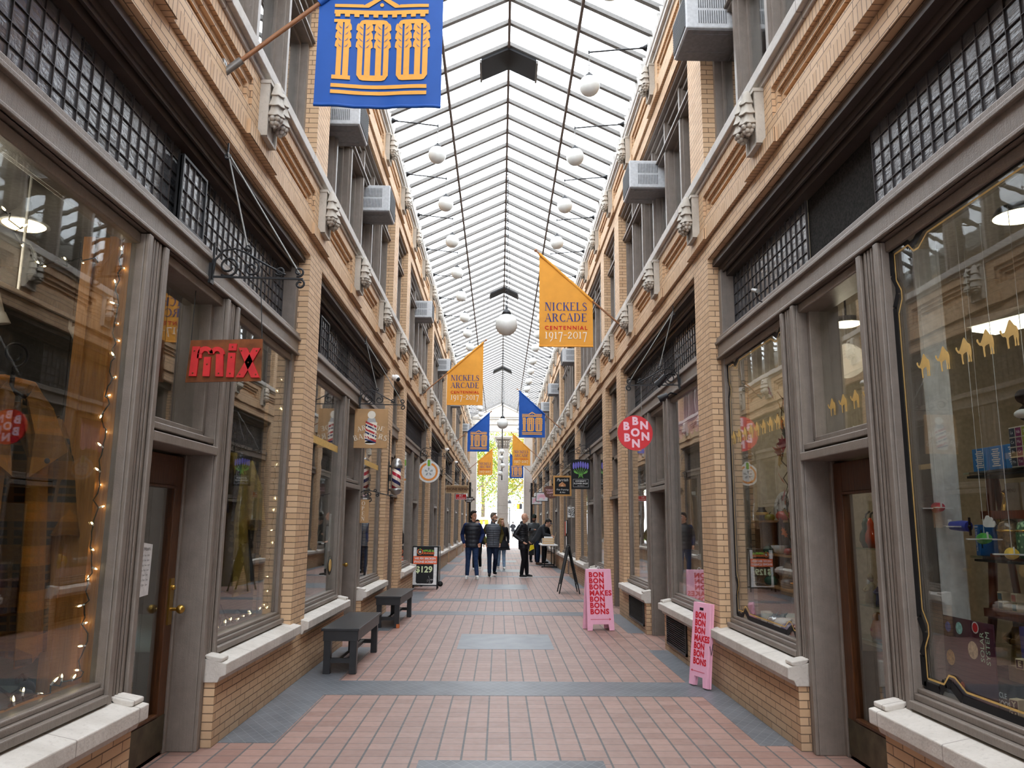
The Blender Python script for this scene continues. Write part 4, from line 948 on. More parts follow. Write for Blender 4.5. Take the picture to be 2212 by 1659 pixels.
# ------------------------------------------------------------------ benches
def make_bench(L=1.5):
    e=empty('bench')
    t=MB(); t.box(-.19,.19,0,L,.42,.445); bevel(t.build('seat',M['blackwood'],e,fix=False),.003)
    a=MB(); a.box(-.17,.17,.02,.04,.32,.42); a.box(-.17,.17,L-.04,L-.02,.32,.42); a.box(-.175,-.155,.04,L-.04,.32,.42); a.box(.155,.175,.04,L-.04,.32,.42); bevel(a.build('apron',M['blackwood'],e,fix=False),.002)
    for x in (-.13,.13):
        for y in (.075,L-.075): l=MB(); l.box(x-.035,x+.035,y-.035,y+.035,0,.36); bevel(l.build('leg',M['blackwood'],e,fix=False),.002)
    for y in (.075,L-.075): l=MB(); l.box(-.1,.1,y-.02,y+.02,.105,.15); l.build('stretcher',M['blackwood'],e,fix=False)
    l=MB(); l.box(-.02,.02,.095,L-.095,.11,.145); l.build('stretcher',M['blackwood'],e,fix=False)
    return e
b=make_bench(); b.location=(-1.585,8.27,.002); tag(b,'black wooden bench in front, nearest the camera','bench','black benches by the barber shop')
b2=dup(b,loc=(-1.605,11.8,.002),rz=-.02,label='black wooden bench further back, with a chipped raw foot'); b2.location=(-1.60,11.82,.002)
c=MB(); c.box(.128,.168,.037,.113,.0,.055); c.build('chipped_foot',flat('raw_chipped_wood',(196,112,66),.7,.2),b2,fix=False)
# ------------------------------------------------------------------ people
SKIN=flat('skin_light',(206,158,132),.5,.35,var=.05); SKIN2=flat('skin_tan',(190,136,108),.5,.35,var=.05)
def ctube(m,pts,r,n=12):
    m.tube(pts,r,n); R=r if isinstance(r,(list,tuple)) else [r]*len(pts)
    m.ball(tuple(pts[0]),R[0]*.995,n); m.ball(tuple(pts[-1]),R[-1]*.995,n)
def loft(m,rings,n=20,lean=None):              # rings: (z, half width x, half depth y, cx, cy)
    vs=[];fs=[]
    for z,rx,ry,cx,cy in rings:
        for j in range(n):
            t=2*PI*j/n; k=.88
            c_,s_=cos(t),sin(t); vs.append((cx+rx*math.copysign(abs(c_)**k,c_),cy+ry*math.copysign(abs(s_)**k,s_),z))
    for i in range(len(rings)-1):
        for j in range(n): fs.append((i*n+j,i*n+(j+1)%n,(i+1)*n+(j+1)%n,(i+1)*n+j))
    fs.append(tuple(range(n-1,-1,-1))); fs.append(tuple(range((len(rings)-1)*n,len(rings)*n))); m.add(vs,fs,True)
def remesh(o,v,sm=4):
    r=o.modifiers.new('remesh','REMESH'); r.mode='VOXEL'; r.voxel_size=v; r.use_smooth_shade=True
    if sm: k=o.modifiers.new('smooth','SMOOTH'); k.iterations=sm; k.factor=.5
    return o
V=Vector
def person(loc,rz,label,J,cl,vox=.011,h=1.8,group=None):
    """J: joints in a frame where the figure faces -y and stands on z=0; cl: clothes"""
    e=empty('person',loc,rz,label,'person',group)
    k=h/1.8; e.scale=(k,k,k)
    g=lambda n: V(J[n])
    sh={q:g('shoulder_'+q) for q in 'lr'}; el={q:g('elbow_'+q) for q in 'lr'}; wr={q:g('wrist_'+q) for q in 'lr'}
    hp={q:g('hip_'+q) for q in 'lr'}; kn={q:g('knee_'+q) for q in 'lr'}; an={q:g('ankle_'+q) for q in 'lr'}
    pel=(hp['l']+hp['r'])/2; chest=(sh['l']+sh['r'])/2; up=(chest-pel).normalized(); head=g('head'); hy=J.get('yaw',0.); nod=J.get('nod',0.)
    rt=(sh['r']-sh['l']).normalized(); 
    HM=Matrix.Translation(head)@Matrix.Rotation(hy,4,'Z')@Matrix.Rotation(nod,4,'X')
    # body --------------------------------------------------------
    b=MB()
    def torso(m,gr=0.,z0=-.10,z1=.13,quilt=0,flare=0.):
        ax=(chest-pel); L=ax.length; w=ax.normalized(); u=rt-w*rt.dot(w); u.normalize(); v=w.cross(u)
        prof=[(-.16,.150,.105),(-.08,.165,.118),(0.,.165,.115),(.10,.155,.105),(.22,.160,.110),(.34,.180,.118),(.44,.195,.115),(.50,.185,.10),(.55,.13,.08),(.59,.07,.06)]
        vs=[];rows=[]
        zz=z0; N=44; fem=cl.get('slim',1.)
        for i in range(N+1):
            t=z0+(L+z1-z0)*i/N; tt=t*.52/L if t>0 else t
            for (a,c) in zip(prof,prof[1:]):
                if a[0]<=tt<=c[0] or c is prof[-1]:
                    f=min(1,max(0,(tt-a[0])/(c[0]-a[0]))); rx=a[1]+(c[1]-a[1])*f; ry=a[2]+(c[2]-a[2])*f; break
            q=0
            if quilt: q=.011*abs(sin(PI*t/quilt))-.004
            rx=rx*fem+gr+q+flare*max(0,.1-t); ry=ry*fem+gr+q+flare*max(0,.1-t); rows.append([pel+w*t+u*(rx*math.copysign(abs(cos(a_))**.85,cos(a_)))+v*(ry*math.copysign(abs(sin(a_))**.85,sin(a_))) for a_ in [2*PI*j/24 for j in range(24)]])
        o=[p for r in rows for p in r]; fs=[(i*24+j,i*24+(j+1)%24,(i+1)*24+(j+1)%24,(i+1)*24+j) for i in range(N) for j in range(24)]+[tuple(range(23,-1,-1)),tuple(range(N*24,N*24+24))]
        m.add(o,fs,True)
    torso(b,-.012,-.10,.06)
    for q in 'lr':
        ctube(b,[sh[q],(sh[q]+el[q])/2,el[q]],[.046,.044,.037]); ctube(b,[el[q],el[q]*.6+wr[q]*.4,wr[q]],[.037,.038,.026])
        ctube(b,[hp[q],(hp[q]+kn[q])/2,kn[q]],[.078,.068,.048]); ctube(b,[kn[q],kn[q]*.65+an[q]*.35,an[q]],[.048,.05,.034])
        # hand with palm, four fingers and thumb
        d=(wr[q]-el[q]).normalized(); d=V(J.get('hand_'+q,tuple(d))).normalized(); side=d.cross(V((0,1,.2))).normalized(); nr=d.cross(side)
        pc=wr[q]+d*.05; ctube(b,[wr[q],pc+d*.02],[.022,.028],8)
        for i in range(4):
            s0=pc+d*.03+side*(-.027+.018*i); l=(.062,.072,.068,.052)[i]; c1=s0+d*l*.5+nr*.006; c2=s0+d*l*.85+nr*.028
            b.tube([s0,c1,c2],[.0095,.0088,.0075],6)
        sgn=1 if q=='l' else -1
        t0=wr[q]+d*.035+side*.022*sgn; b.tube([t0,t0+side*.025*sgn+d*.025,t0+side*.03*sgn+d*.055+nr*.01],[.012,.011,.009],6)
    nk=chest+up*.03; ctube(b,[nk,head-V((0,0,.06))],[.062,.055])
    b.M=HM
    b.ball((0,.012,.03),.1,16,1.12,.78,.98); b.ball((0,-.025,-.045),.075,14,.95,.80,.85); b.ball((0,-.055,-.085),.035,10,.7,1.05,.8)     # skull, face, chin
    b.tube([(0,-.088,.02),(0,-.108,-.022),(0,-.09,-.034)],[.011,.018,.014],8)                                                        # nose
    for q in (-1,1): b.ball((q*.078,.012,-.008),.03,8,1.1,.35,.65)
    b.ball((0,-.078,.034),.03,8,.45,2.0,.5)                                                                                         # brow
    b.M=None
    skin=cl.get('skin',SKIN); remesh(b.build('body',skin,e),cl.get('hvox',vox*.75),3)
    f=MB(); f.M=HM
    for q in (-1,1): f.ball((q*.031,-.0835,.012),.0105,8)
    f.build('eyes',M['white'],e); f=MB(); f.M=HM
    for q in (-1,1): f.ball((q*.031,-.0905,.012),.0055,6)
    f.build('pupils',M['black'],e); f=MB(); f.M=HM; f.tube([(-.024,-.092,-.062),(0,-.1,-.060),(.024,-.092,-.062)],[.003,.006,.003],6); f.build('mouth',flat('lip',(168,100,92),.5,.3),e)
    f=MB(); f.M=HM
    for q in (-1,1): f.tube([(q*.014,-.098,.036),(q*.032,-.098,.042),(q*.05,-.088,.035)],[.003,.005,.003],6)
    f.build('eyebrows',cl.get('hairmat',M['black']),e)
    # hair --------------------------------------------------------
    hs=cl.get('hair')
    if hs:
        m=MB(); m.M=HM
        m.ball((0,.026,.052),.104,16,1.02,.80,.96)
        if hs in('short','long'): m.ball((0,.06,.0),.085,12,1.1,.9,.7)
        if hs=='short':
            m.ball((0,-.045,.118),.055,12,.6,1.15,1.0)
            for q in (-1,1): m.ball((q*.068,.0,.03),.03,8,1.2,.5,.9)
        if hs=='flat':
            m.ball((0,-.03,.128),.06,12,.5,1.1,1.1); m.ball((0,.03,.12),.07,12,.6,1.,1.)
        if hs=='long':
            m.ball((0,-.03,.105),.06,12,.6,1.15,1.)
            for q in (-1,1): m.tube([(q*.06,-.0,.06),(q*.085,.0,-.06),(q*.09,-.02,-.2),(q*.085,-.05,-.33)],[.04,.045,.05,.025],10)
            m.tube([(0,.08,.05),(0,.1,-.08),(0,.1,-.25),(0,.09,-.36)],[.07,.08,.085,.05],10)
        remesh(m.build('hair',cl['hairmat'],e),vox*.8,3)
    if cl.get('beard'):
        m=MB(); m.M=HM; m.ball((0,-.052,-.085),.05,12,.75,1.15,.85)
        for q in (-1,1): m.ball((q*.055,-.02,-.05),.03,8,1.3,.5,1.1)
        m.build('beard',cl['beard'],e)
    if cl.get('cap'):
        m=MB(); m.M=HM; m.ball((0,.02,.06),.112,16,.95,.84,.98); m.ball((0,-.10,.068),.075,12,.16,.95,.95); m.build('cap',cl['cap'],e)
    if cl.get('glasses'):
        m=MB(); m.M=HM
        for q in (-1,1):
            m.tube([(q*.033+.026*cos(a),-.104,.012+.019*sin(a)) for a in [2*PI*i/12 for i in range(12)]],.0035,5,closed=True); m.bar((q*.058,-.10,.016),(q*.082,.01,.012),.004,.007)
        m.bar((-.008,-.106,.014),(.008,-.106,.014),.004); m.build('glasses',M['black'],e)
    # clothes -----------------------------------------------------
    m=MB()
    gt=cl.get('leg_r',1.)
    m.ball(tuple(pel+V((0,0,-.02))),.15,14,.8,1.,.78)
    for q in 'lr':
        ctube(m,[hp[q]+V((0,0,.05)),hp[q],hp[q]*.5+kn[q]*.5,kn[q]],[.098*gt,.102*gt,.088*gt,.066*gt]); ctube(m,[kn[q],kn[q]*.6+an[q]*.4,an[q]*.93+kn[q]*.07],[.066*gt,.064*gt,.056*gt])
    m.lathe([(.15,0.),(.152,.08)],16,(pel.x,pel.y,pel.z-.02)); 
    remesh(m.build('trousers',cl['trousers'],e),vox,4)
    for q in 'lr':
        m=MB(); a=an[q]; fd=V(J.get('foot_'+q,(0,-1,0))).normalized(); sd=V((-fd.y,fd.x,0)); up2=V((0,0,1)) if abs(fd.z)<.1 else sd.cross(fd)*-1
        pts=[a+V((0,0,-.02)),a-fd*.02+V((0,0,-.05)),a+fd*.06+V((0,0,-.055)),a+fd*.14+V((0,0,-.064+fd.z*.0))]
        ctube(m,[a+V((0,0,.0)),a-fd*.015+V((0,0,-.045))],[.043,.043],10); ctube(m,[a-fd*.02-V((0,0,.046)),a+fd*.06-V((0,0,.045)),a+fd*.135-V((0,0,.052))],[.04,.043,.034],10)
        o=remesh(m.build('shoe',cl['shoes'],e),vox*.8,2)
        if cl.get('soles'):
            m=MB(); m.M=Matrix.Translation(a-V((0,0,.086)))@Matrix.Rotation(math.atan2(fd.y,fd.x),4,'Z'); m.prism([(-.065,-.03),(-.02,-.042),(.09,-.045),(.16,-.03),(.175,0),(.16,.03),(.09,.045),(-.02,.042),(-.065,.03)],-.006,.018,'z'); m.build('sole',cl['soles'],o,fix=False)
    m=MB(); sl=cl.get('sleeve_r',1.)
    for q in 'lr':
        ctube(m,[sh[q]-up*.01,(sh[q]+el[q])/2,el[q]],[.072*sl,.066*sl,.057*sl]); ctube(m,[el[q],(el[q]+wr[q])/2,wr[q]*.96+el[q]*.04],[.057*sl,.052*sl,.043*sl])
        if cl.get('sleeve_quilt'):
            for a,c,r in ((sh[q],el[q],.074),(el[q],wr[q],.06)):
                for i in range(1,6): p=a+(c-a)*i/5.5; m.ball(tuple(p),(r-.012*i/5)*1.06,10)
    if cl.get('vest'):                       # separate sleeves under a vest
        torso(m,.014,-.06,.03); remesh(m.build('shirt',cl['top'],e),vox,4)
        m=MB(); torso(m,.036,-.10,.055,cl.get('quilt',.075)); ctube(m,[chest+up*.03,chest+up*.085],[.082,.075],14); 
        for q in 'lr': m.ball(tuple(sh[q]*.80+chest*.20-up*.015),.078,12)
        remesh(m.build('vest',cl['vest'],e),vox*.8,1)
        z=MB(); w_=(chest-pel).normalized(); fr=w_.cross(rt).normalized(); fr=fr if fr.y<0 else -fr
        z.tube([pel+fr*.165-w_*.05,pel+fr*.16+w_*.15,pel+fr*.168+w_*.32,chest+fr*.115+w_*.02],.006,6); z.build('zip',M['black'],e)
    else:
        torso(m,.03,cl.get('hem',-.12),.05,cl.get('quilt',0),cl.get('flare',0.)); ctube(m,[chest+up*.03,chest+up*.075],[.08,.074],14); remesh(m.build('jacket',cl['top'],e),vox*(.85 if cl.get('quilt') else 1),1 if cl.get('quilt') else 4)
    return e
def stand(**kw):
    J=dict(hip_l=(-.09,0,.92),hip_r=(.09,0,.92),knee_l=(-.10,-.01,.50),knee_r=(.10,-.01,.50),ankle_l=(-.11,.02,.092),ankle_r=(.11,.02,.092),
      shoulder_l=(-.175,0,1.43),shoulder_r=(.175,0,1.43),elbow_l=(-.25,.04,1.16),elbow_r=(.25,.04,1.16),wrist_l=(-.25,-.06,.92),wrist_r=(.25,-.06,.92),head=(0,-.02,1.66))
    J.update(kw); return J
jean=lambda n,c: flat(n,c,.85,.1,var=.25,sc=16)
J1=jean('blue_jeans',(44,62,96)); J2=jean('dark_indigo_jeans',(34,44,64)); J3=jean('pale_jeans',(134,156,182)); BLK=flat('black_cloth',(26,26,30),.8,.15,sc=20,var=.2)
navyv=flat('black_navy_nylon',(26,28,38),.45,.35); gryv=flat('slate_grey_nylon',(74,78,86),.42,.4); blkp=flat('black_nylon',(28,29,34),.4,.4); olive=flat('olive_sleeve',(84,74,40),.8,.1); blsl=flat('navy_sleeve',(34,46,84),.8,.1)
hb=flat('dark_brown_hair',(32,24,20),.6,.3); hg=flat('greying_hair',(110,98,88),.7,.2); blond=flat('long_dark_blond_hair',(142,108,72),.6,.3); redh=flat('red_hair',(120,34,28),.6,.3); wsh=flat('white_sneaker',(226,224,220),.6,.3); brsh=flat('brown_shoe',(86,58,42),.6,.3)
# two men walking towards the camera, hands in pockets
person((-.74,22.25,.0),0,'man in black puffer vest, blue sleeves and jeans, walking, hands in pockets',
  stand(hip_l=(-.09,0,.93),hip_r=(.09,0,.93),knee_l=(-.11,.03,.50),ankle_l=(-.13,.07,.092),knee_r=(.10,-.07,.51),ankle_r=(.14,-.10,.10),foot_r=(.25,-1,0),foot_l=(-.1,-1,0),
   elbow_l=(-.285,.13,1.17),wrist_l=(-.225,-.05,.945),hand_l=(.25,-.3,-1),elbow_r=(.285,.12,1.18),wrist_r=(.215,-.09,.96),hand_r=(-.2,-.2,-1),head=(.03,-.035,1.665),yaw=.75),
  dict(top=blsl,vest=navyv,trousers=J1,shoes=wsh,hair='short',hairmat=hb,skin=SKIN2,quilt=.11,soles=M['white']),h=1.83)
person((-.18,23.45,.0),0.05,'man in grey quilted vest, olive sleeves and dark glasses, walking beside another',
  stand(knee_l=(-.10,-.06,.51),ankle_l=(-.10,-.20,.092),knee_r=(.08,-.05,.50),ankle_r=(.06,.22,.13),foot_r=(.3,-1,0),foot_l=(-.05,-1,0),
   elbow_l=(-.28,.12,1.17),wrist_l=(-.215,-.05,.945),hand_l=(.3,-.2,-1),elbow_r=(.275,.12,1.18),wrist_r=(.21,-.05,.945),hand_r=(-.3,-.2,-1),head=(.02,-.03,1.66),yaw=.95),
  dict(top=olive,vest=gryv,trousers=J2,shoes=M['black'],hair='flat',hairmat=hg,beard=hg,glasses=True,quilt=.062),h=1.8)
# bald man in profile
person((.68,22.95,.0),1.25,'bald man in black quilted jacket standing side-on, hand in pocket',
  stand(knee_l=(-.09,-.05,.50),ankle_l=(-.08,.02,.092),knee_r=(.10,-.07,.50),ankle_r=(.13,-.08,.092),hip_l=(-.09,-.02,.92),hip_r=(.09,-.02,.92),shoulder_l=(-.19,.02,1.44),shoulder_r=(.19,.02,1.44),
   elbow_l=(-.27,.17,1.18),wrist_l=(-.22,-.06,1.0),hand_l=(.1,-.8,-.6),elbow_r=(.27,.12,1.17),wrist_r=(.22,-.08,1.0),hand_r=(-.1,-.8,-.6),head=(0,-.05,1.655),yaw=.55),
  dict(top=blkp,trousers=BLK,shoes=M['black'],soles=M['white'],quilt=.062,sleeve_quilt=True,hem=-.14),h=1.8)
# woman behind
person((.07,26.9,.0),.15,'young woman with long fair hair, open black coat and pale jeans behind the men',
  stand(knee_l=(-.09,-.06,.50),ankle_l=(-.08,.12,.11),knee_r=(.09,-.04,.50),ankle_r=(.09,-.12,.092),elbow_l=(-.25,.08,1.16),wrist_l=(-.2,-.06,.98),elbow_r=(.25,.1,1.16),wrist_r=(.26,-.0,.93),head=(0,-.03,1.655),yaw=.7),
  dict(top=BLK,trousers=J3,shoes=wsh,hair='long',hairmat=blond,slim=.88,hem=-.24,flare=.55,leg_r=.98),vox=.014,h=1.68)
person((-.72,26.4,.0),.0,'person in dark clothes walking mostly hidden behind the man in jeans',
  stand(knee_l=(-.10,-.08,.50),ankle_l=(-.1,-.14,.092),knee_r=(.1,-.02,.5),ankle_r=(.12,.16,.12),head=(0,-.03,1.66)),
  dict(top=BLK,trousers=BLK,shoes=wsh,hair='short',hairmat=hb),vox=.016,h=1.62)
# by the folding table
person((1.46,30.1,.0),1.35,'dark-haired man in black jacket bending over the white folding table',
  stand(hip_l=(-.09,.06,.92),hip_r=(.09,.06,.92),knee_l=(-.1,.0,.5),knee_r=(.1,0,.5),shoulder_l=(-.19,-.20,1.36),shoulder_r=(.19,-.20,1.36),elbow_l=(-.24,-.26,1.10),elbow_r=(.24,-.24,1.10),wrist_l=(-.17,-.48,1.05),wrist_r=(.17,-.46,1.03),head=(0,-.36,1.52),nod=.55,yaw=-.1),
  dict(top=flat('charcoal_jacket',(48,50,54),.7,.2),trousers=J2,shoes=brsh,hair='short',hairmat=hb,hem=-.16),vox=.014,h=1.82)
person((1.36,31.9,.0),.35,'person in grey quilted coat and dark cap looking at a phone',
  stand(elbow_l=(-.24,-.02,1.16),wrist_l=(-.10,-.30,1.22),elbow_r=(.25,.02,1.16),wrist_r=(.2,-.12,.95),hand_l=(.1,-1,.2),head=(0,-.05,1.655),nod=.25,yaw=-.75),
  dict(top=flat('grey_quilt',(70,74,76),.5,.3),trousers=BLK,shoes=M['black'],cap=flat('dark_olive_cap',(40,44,38),.8,.1),beard=hb,quilt=.07,sleeve_quilt=True,hem=-.22,skin=SKIN2),vox=.016,h=1.86)
e=empty('phone',(1.36-.10*1.03-.06,31.9-.40,1.28),0,'dark phone held by the person in the grey coat and cap','phone'); m=MB(); m.box(-.035,.035,-.005,.005,-.07,.07); o=m.build('phone_case',M['black'],e,fix=False); o.rotation_euler=(.5,0,.4); m=MB(); m.box(-.03,.03,.0052,.006,-.06,.06); o2=m.build('phone_screen',flat('phone_glass',(60,66,76),.1,.5),e,fix=False); o2.rotation_euler=(.5,0,.4)
person((1.75,31.2,.0),1.2,'person in grey cap half hidden behind the bending man',
  stand(shoulder_l=(-.19,-.10,1.40),shoulder_r=(.19,-.10,1.40),elbow_l=(-.24,-.15,1.13),elbow_r=(.24,-.15,1.13),wrist_l=(-.2,-.36,1.05),wrist_r=(.2,-.36,1.05),head=(0,-.2,1.60),nod=.4),
  dict(top=BLK,trousers=BLK,shoes=M['black'],cap=flat('grey_wool_cap',(92,96,104),.9,.05),slim=.92),vox=.016,h=1.68)
# far away at the street end
person((-1.1,56.5,.0),.1,'red-haired person in a white coat beyond the stone columns',
  stand(yaw=.3),dict(top=flat('white_coat',(222,220,214),.8,.1),trousers=BLK,shoes=M['black'],hair='short',hairmat=redh,hem=-.3,flare=.3),vox=.022,h=1.72)
person((-1.45,57.5,.0),.0,'person in black at the far left beyond the columns',stand(),dict(top=BLK,trousers=BLK,shoes=M['black'],hair='short',hairmat=hb),vox=.022,h=1.7)
person((1.43,84.,.0),PI,'person in black running along the bright pavement in the far distance',
  stand(knee_l=(-.08,-.16,.55),ankle_l=(-.05,.10,.22),ankle_r=(.03,.0,.092),knee_r=(.06,-.02,.5),elbow_l=(-.30,.12,1.18),wrist_l=(-.2,-.1,1.15),elbow_r=(.32,.1,1.18),wrist_r=(.2,-.12,1.12)),
  dict(top=BLK,trousers=BLK,shoes=M['black'],hair='short',hairmat=hb,hem=-.2,flare=.2,leg_r=.8),vox=.022,h=1.72)
# bag with a yellow top by the table
e=empty('bag',(1.22,29.7,.0),0,'yellow and black bag hanging beside the bending man','bag'); e.location=(1.2,29.72,.36)
m=MB(); m.box(-.11,.09,-.08,.08,.0,.24); bevel(m.build('bag_body',M['black'],e,fix=False),.03,3)
m=MB(); m.prism([(-.10,.14),(.09,.24),(.07,.37),(-.05,.36)],-.086,.086,'y'); m.build('yellow_flap',flat('bright_yellow',(226,206,40),.6,.2),e)
m=MB(); m.tube([(-.06,0,.34),(-.04,.02,.50),(.06,.02,.56),(.10,0,.34)],.012,6); m.build('strap',M['black'],e)
# ------------------------------------------------------------------ pavement signs
pink=flat('pale_pink_board',(238,176,198),.5,.3,var=.03); pinkd=flat('bonbon_letter_red',(206,30,44),.5,.3,var=.02)
def bon_board(name,label,W=.40,Hh=.86):
    e=empty(name,(0,0,0),0,label,'sign','pink folding pavement signs')   # origin: middle of the foot line, faces -y
    def panel(nm,q):
        m=MB()
        out=[(-W/2,0.),(-W/2+.075,0.),(-W/2+.085,.085),(W/2-.085,.085),(W/2-.075,0.),(W/2,0.),(W/2-.012,Hh),(-W/2+.012,Hh)]
        m.prism(out,-.011,.011,'y'); return bevel(m.build(nm,pink,e),.003)
    return e,panel
def bon_text(parent,W):
    lines=['BON','BON','BON','MAKES','BON','BON','BONS']
    for i,t in enumerate(lines): text(t,.098,pinkd,parent,(-W/2+.05,-.0125,.775-.086*i),align='LEFT',bold=.05,spacing=1.15,name='lettering_'+t.lower())
    m=MB(); z=.155; m.add([(-W/2+.05,-.0125,z-.003),(W/2-.05,-.0125,z-.003),(W/2-.05,-.0125,z+.003),(-W/2+.05,-.0125,z+.003)],[(0,1,2,3)]); m.add([(W/2-.045,-.0125,z),(W/2-.07,-.0125,z+.016),(W/2-.075,-.0125,z+.012),(W/2-.06,-.0125,z),(W/2-.075,-.0125,z-.012),(W/2-.07,-.0125,z-.016)],[(0,1,2,3),(0,3,4,5)]); m.build('arrow',pinkd,parent,fix=False)
e,pn=bon_board('sandwich_board','pink sandwich board standing open on the tiles, red Bon Bon lettering')
f=pn('front_panel',1); f.rotation_euler=(-.14,0,0); bon_text(f,.40)
k=pn('rear_panel',-1); k.location=(0,.26,0); k.rotation_euler=(.14,0,0)
m=MB(); m.tube([(.02*cos(a),.125,.85+.035*sin(a)) for a in [PI*i/8 for i in range(9)]],.007,6); m.build('handle',M['white'],e)
e.location=(1.47,11.72,.003); e.rotation_euler=(0,0,.16)
e,pn=bon_board('folded_board','folded pink sandwich board leaning on the window sill, red Bon Bon lettering',.30,.76)
f=pn('front_panel',1); 
for i,t in enumerate(['BON','BON','BON','MAKES','BON','BON','BONS']): text(t,.078,pinkd,f,(-.095,-.0125,.64-.07*i),align='LEFT',bold=.05,spacing=1.05,name='lettering_'+t.lower())
m=MB(); m.add([(-.11,-.0125,.13),(.1,-.0125,.13),(.1,-.0125,.134),(-.11,-.0125,.134)],[(0,1,2,3)]); m.add([(-.12,-.0125,.132),(-.10,-.0125,.145),(-.10,-.0125,.119)],[(0,1,2)]); m.build('arrow',pinkd,f,fix=False)
m=MB(); m.box(-.03,.03,-.0125,-.011,.69,.715); m.build('hand_slot',M['black'],f,fix=False)
k=pn('rear_panel',-1); k.location=(0,.026,0)
m=MB(); m.tube([(.142,.0,.38),(.16,.01,.30),(.15,.03,.40)],.004,5); m.build('chain',M['iron'],e)
e.location=(1.885,7.76,.012); e.rotation_euler=(-.10,0,-1.22)
# phone repair board -----------------------------------------------------
e=empty('a_frame_sign',(-1.70,18.62,.0),0,'black A-frame poster sign Apples and Oranges, we fix broken iPhone screens','sign')
pb=empty('front_panel',(0,0,0)); pb.parent=e; pb.rotation_euler=(-.10,0,0)
def frame4(m,w,h0,h1,t,d): m.box(-w/2,-w/2+t,-d,d,0,h1); m.box(w/2-t,w/2,-d,d,0,h1); m.box(-w/2,w/2,-d,d,h1-t,h1); m.box(-w/2,w/2,-d,d,h0,h0+t)
m=MB(); frame4(m,.60,.08,.97,.025,.012); m.build('black_frame',M['black'],pb,fix=False)
m=MB(); m.box(-.275,.275,-.006,.006,.105,.945); m.build('poster',M['white'],pb,fix=False)
Yq=-.0075
decal(pb,[[(-.20,.16),(-.17,.13),(.17,.13),(.20,.16),(.20,.945),(-.20,.945)]],M['black'],Yq,'black_ground'); decal(pb,[[(-.275,.565),(.275,.565),(.275,.745),(-.275,.745)]],flat('orange_band',(238,108,62),.5,.3),Yq-.001,'orange_band')
og=flat('logo_orange',(240,120,60),.5,.3); ring=[]
for i in range(24):
    a0,a1=PI/2+.35+(2*PI-.7)*i/24,PI/2+.35+(2*PI-.7)*(i+1)/24; ring.append([(-.125+r*cos(a),.845+r*sin(a)) for r,a in ((.05,a0),(.066,a0),(.066,a1),(.05,a1))])
decal(pb,ring,og,Yq-.001,'logo_ring'); decal(pb,[[(-.135,.885),(-.115,.885),(-.115,.92),(-.135,.92)]],green,Yq-.001,'logo_stem'); decal(pb,[disc(-.125+.018*cos(a),.84+.018*sin(a),.011,8) for a in [2*PI*i/5 for i in range(5)]],M['white'],Yq-.001,'logo_petals')
text('APPLES &',.062,flat('bright_green_print',(140,200,70),.5,.3),pb,(.065,Yq-.001,.865),bold=.03); text('ORANGES',.062,og,pb,(.07,Yq-.001,.81),bold=.03)
text('WE FIX BROKEN',.066,M['white'],pb,(0,Yq-.002,.69),bold=.03); text('iPHONE SCREENS',.066,M['white'],pb,(0,Yq-.002,.615),bold=.03); text('$129',.19,flat('pale_green_print',(214,226,180),.5,.3),pb,(-.02,Yq-.002,.44),bold=.03)
m=MB(); rr=random.Random(5)
for k in range(16):
    a=rr.uniform(0,2*PI); l=rr.uniform(.03,.09); m.add([(.11,Yq-.001,.22),(.11+l*cos(a),Yq-.001,.22+l*sin(a)),(.11+l*cos(a+.08),Yq-.001,.22+l*sin(a+.08))],[(0,1,2)])
m.build('cracked_glass_print',silver,pb,fix=False)
m=MB(); frame4(m,.60,.08,.97,.025,.012); o=m.build('rear_frame',M['black'],e,fix=False); o.location=(0,.30,0); o.rotation_euler=(.10,0,0)
m=MB(); m.box(-.28,.28,-.004,.004,.1,.95); o=m.build('rear_poster',M['white'],e,fix=False); o.location=(0,.30,0); o.rotation_euler=(.10,0,0)
e=empty('rolling_stand',(-1.42,19.5,0),0,'thin metal stand on a black castor behind the A-frame','stand')
m=MB(); m.tube([(0,0,.12),(0,0,.95)],.012,8); m.tube([(0,0,.94),(-.45,0,.94)],.012,8); m.tube([(0,0,.14),(-.45,0,.14)],.012,8); m.build('frame',M['alu'],e)
for x in (0,-.45):
    m=MB(); m.lathe([(.0,-.02),(.06,-.02),(.065,0),(.06,.02),(0,.02)],16,(x+.02,0,.065),'y'); m.tube([(x,0,.14),(x+.01,0,.07)],.012,6); m.build('castor',M['black'],e)
# side-on black folding A sign ---------------------------------------------
e=empty('a_frame_sign',(1.545,17.72,0),0,'black folding A-frame seen edge-on, its legs spread on the tiles','sign')
for q in (-1,1):
    h=empty('panel'); h.parent=e; h.location=(q*.225,0,0); h.rotation_euler=(0,-q*.215,0)
    m=MB(); m.box(-.012,.012,-.0,.028,0,1.04); m.box(-.012,.012,.57,.6,0,1.04); m.box(-.012,.012,.028,.57,1.0,1.03); m.box(-.012,.012,.028,.57,.2,.23); m.build('frame',M['black'],h,fix=False)
    m=MB(); m.box(-.004,.004,.028,.57,.23,1.0); m.build('board',flat('blackboard',(44,46,48),.8,.2),h,fix=False)
m=MB(); m.tube([(-.12,.02,.45),(0,.02,.42),(.12,.02,.45)],.004,5); m.tube([(-.03,.3,1.03),(.03,.3,1.03)],.014,8); m.build('spreader',M['iron'],e)
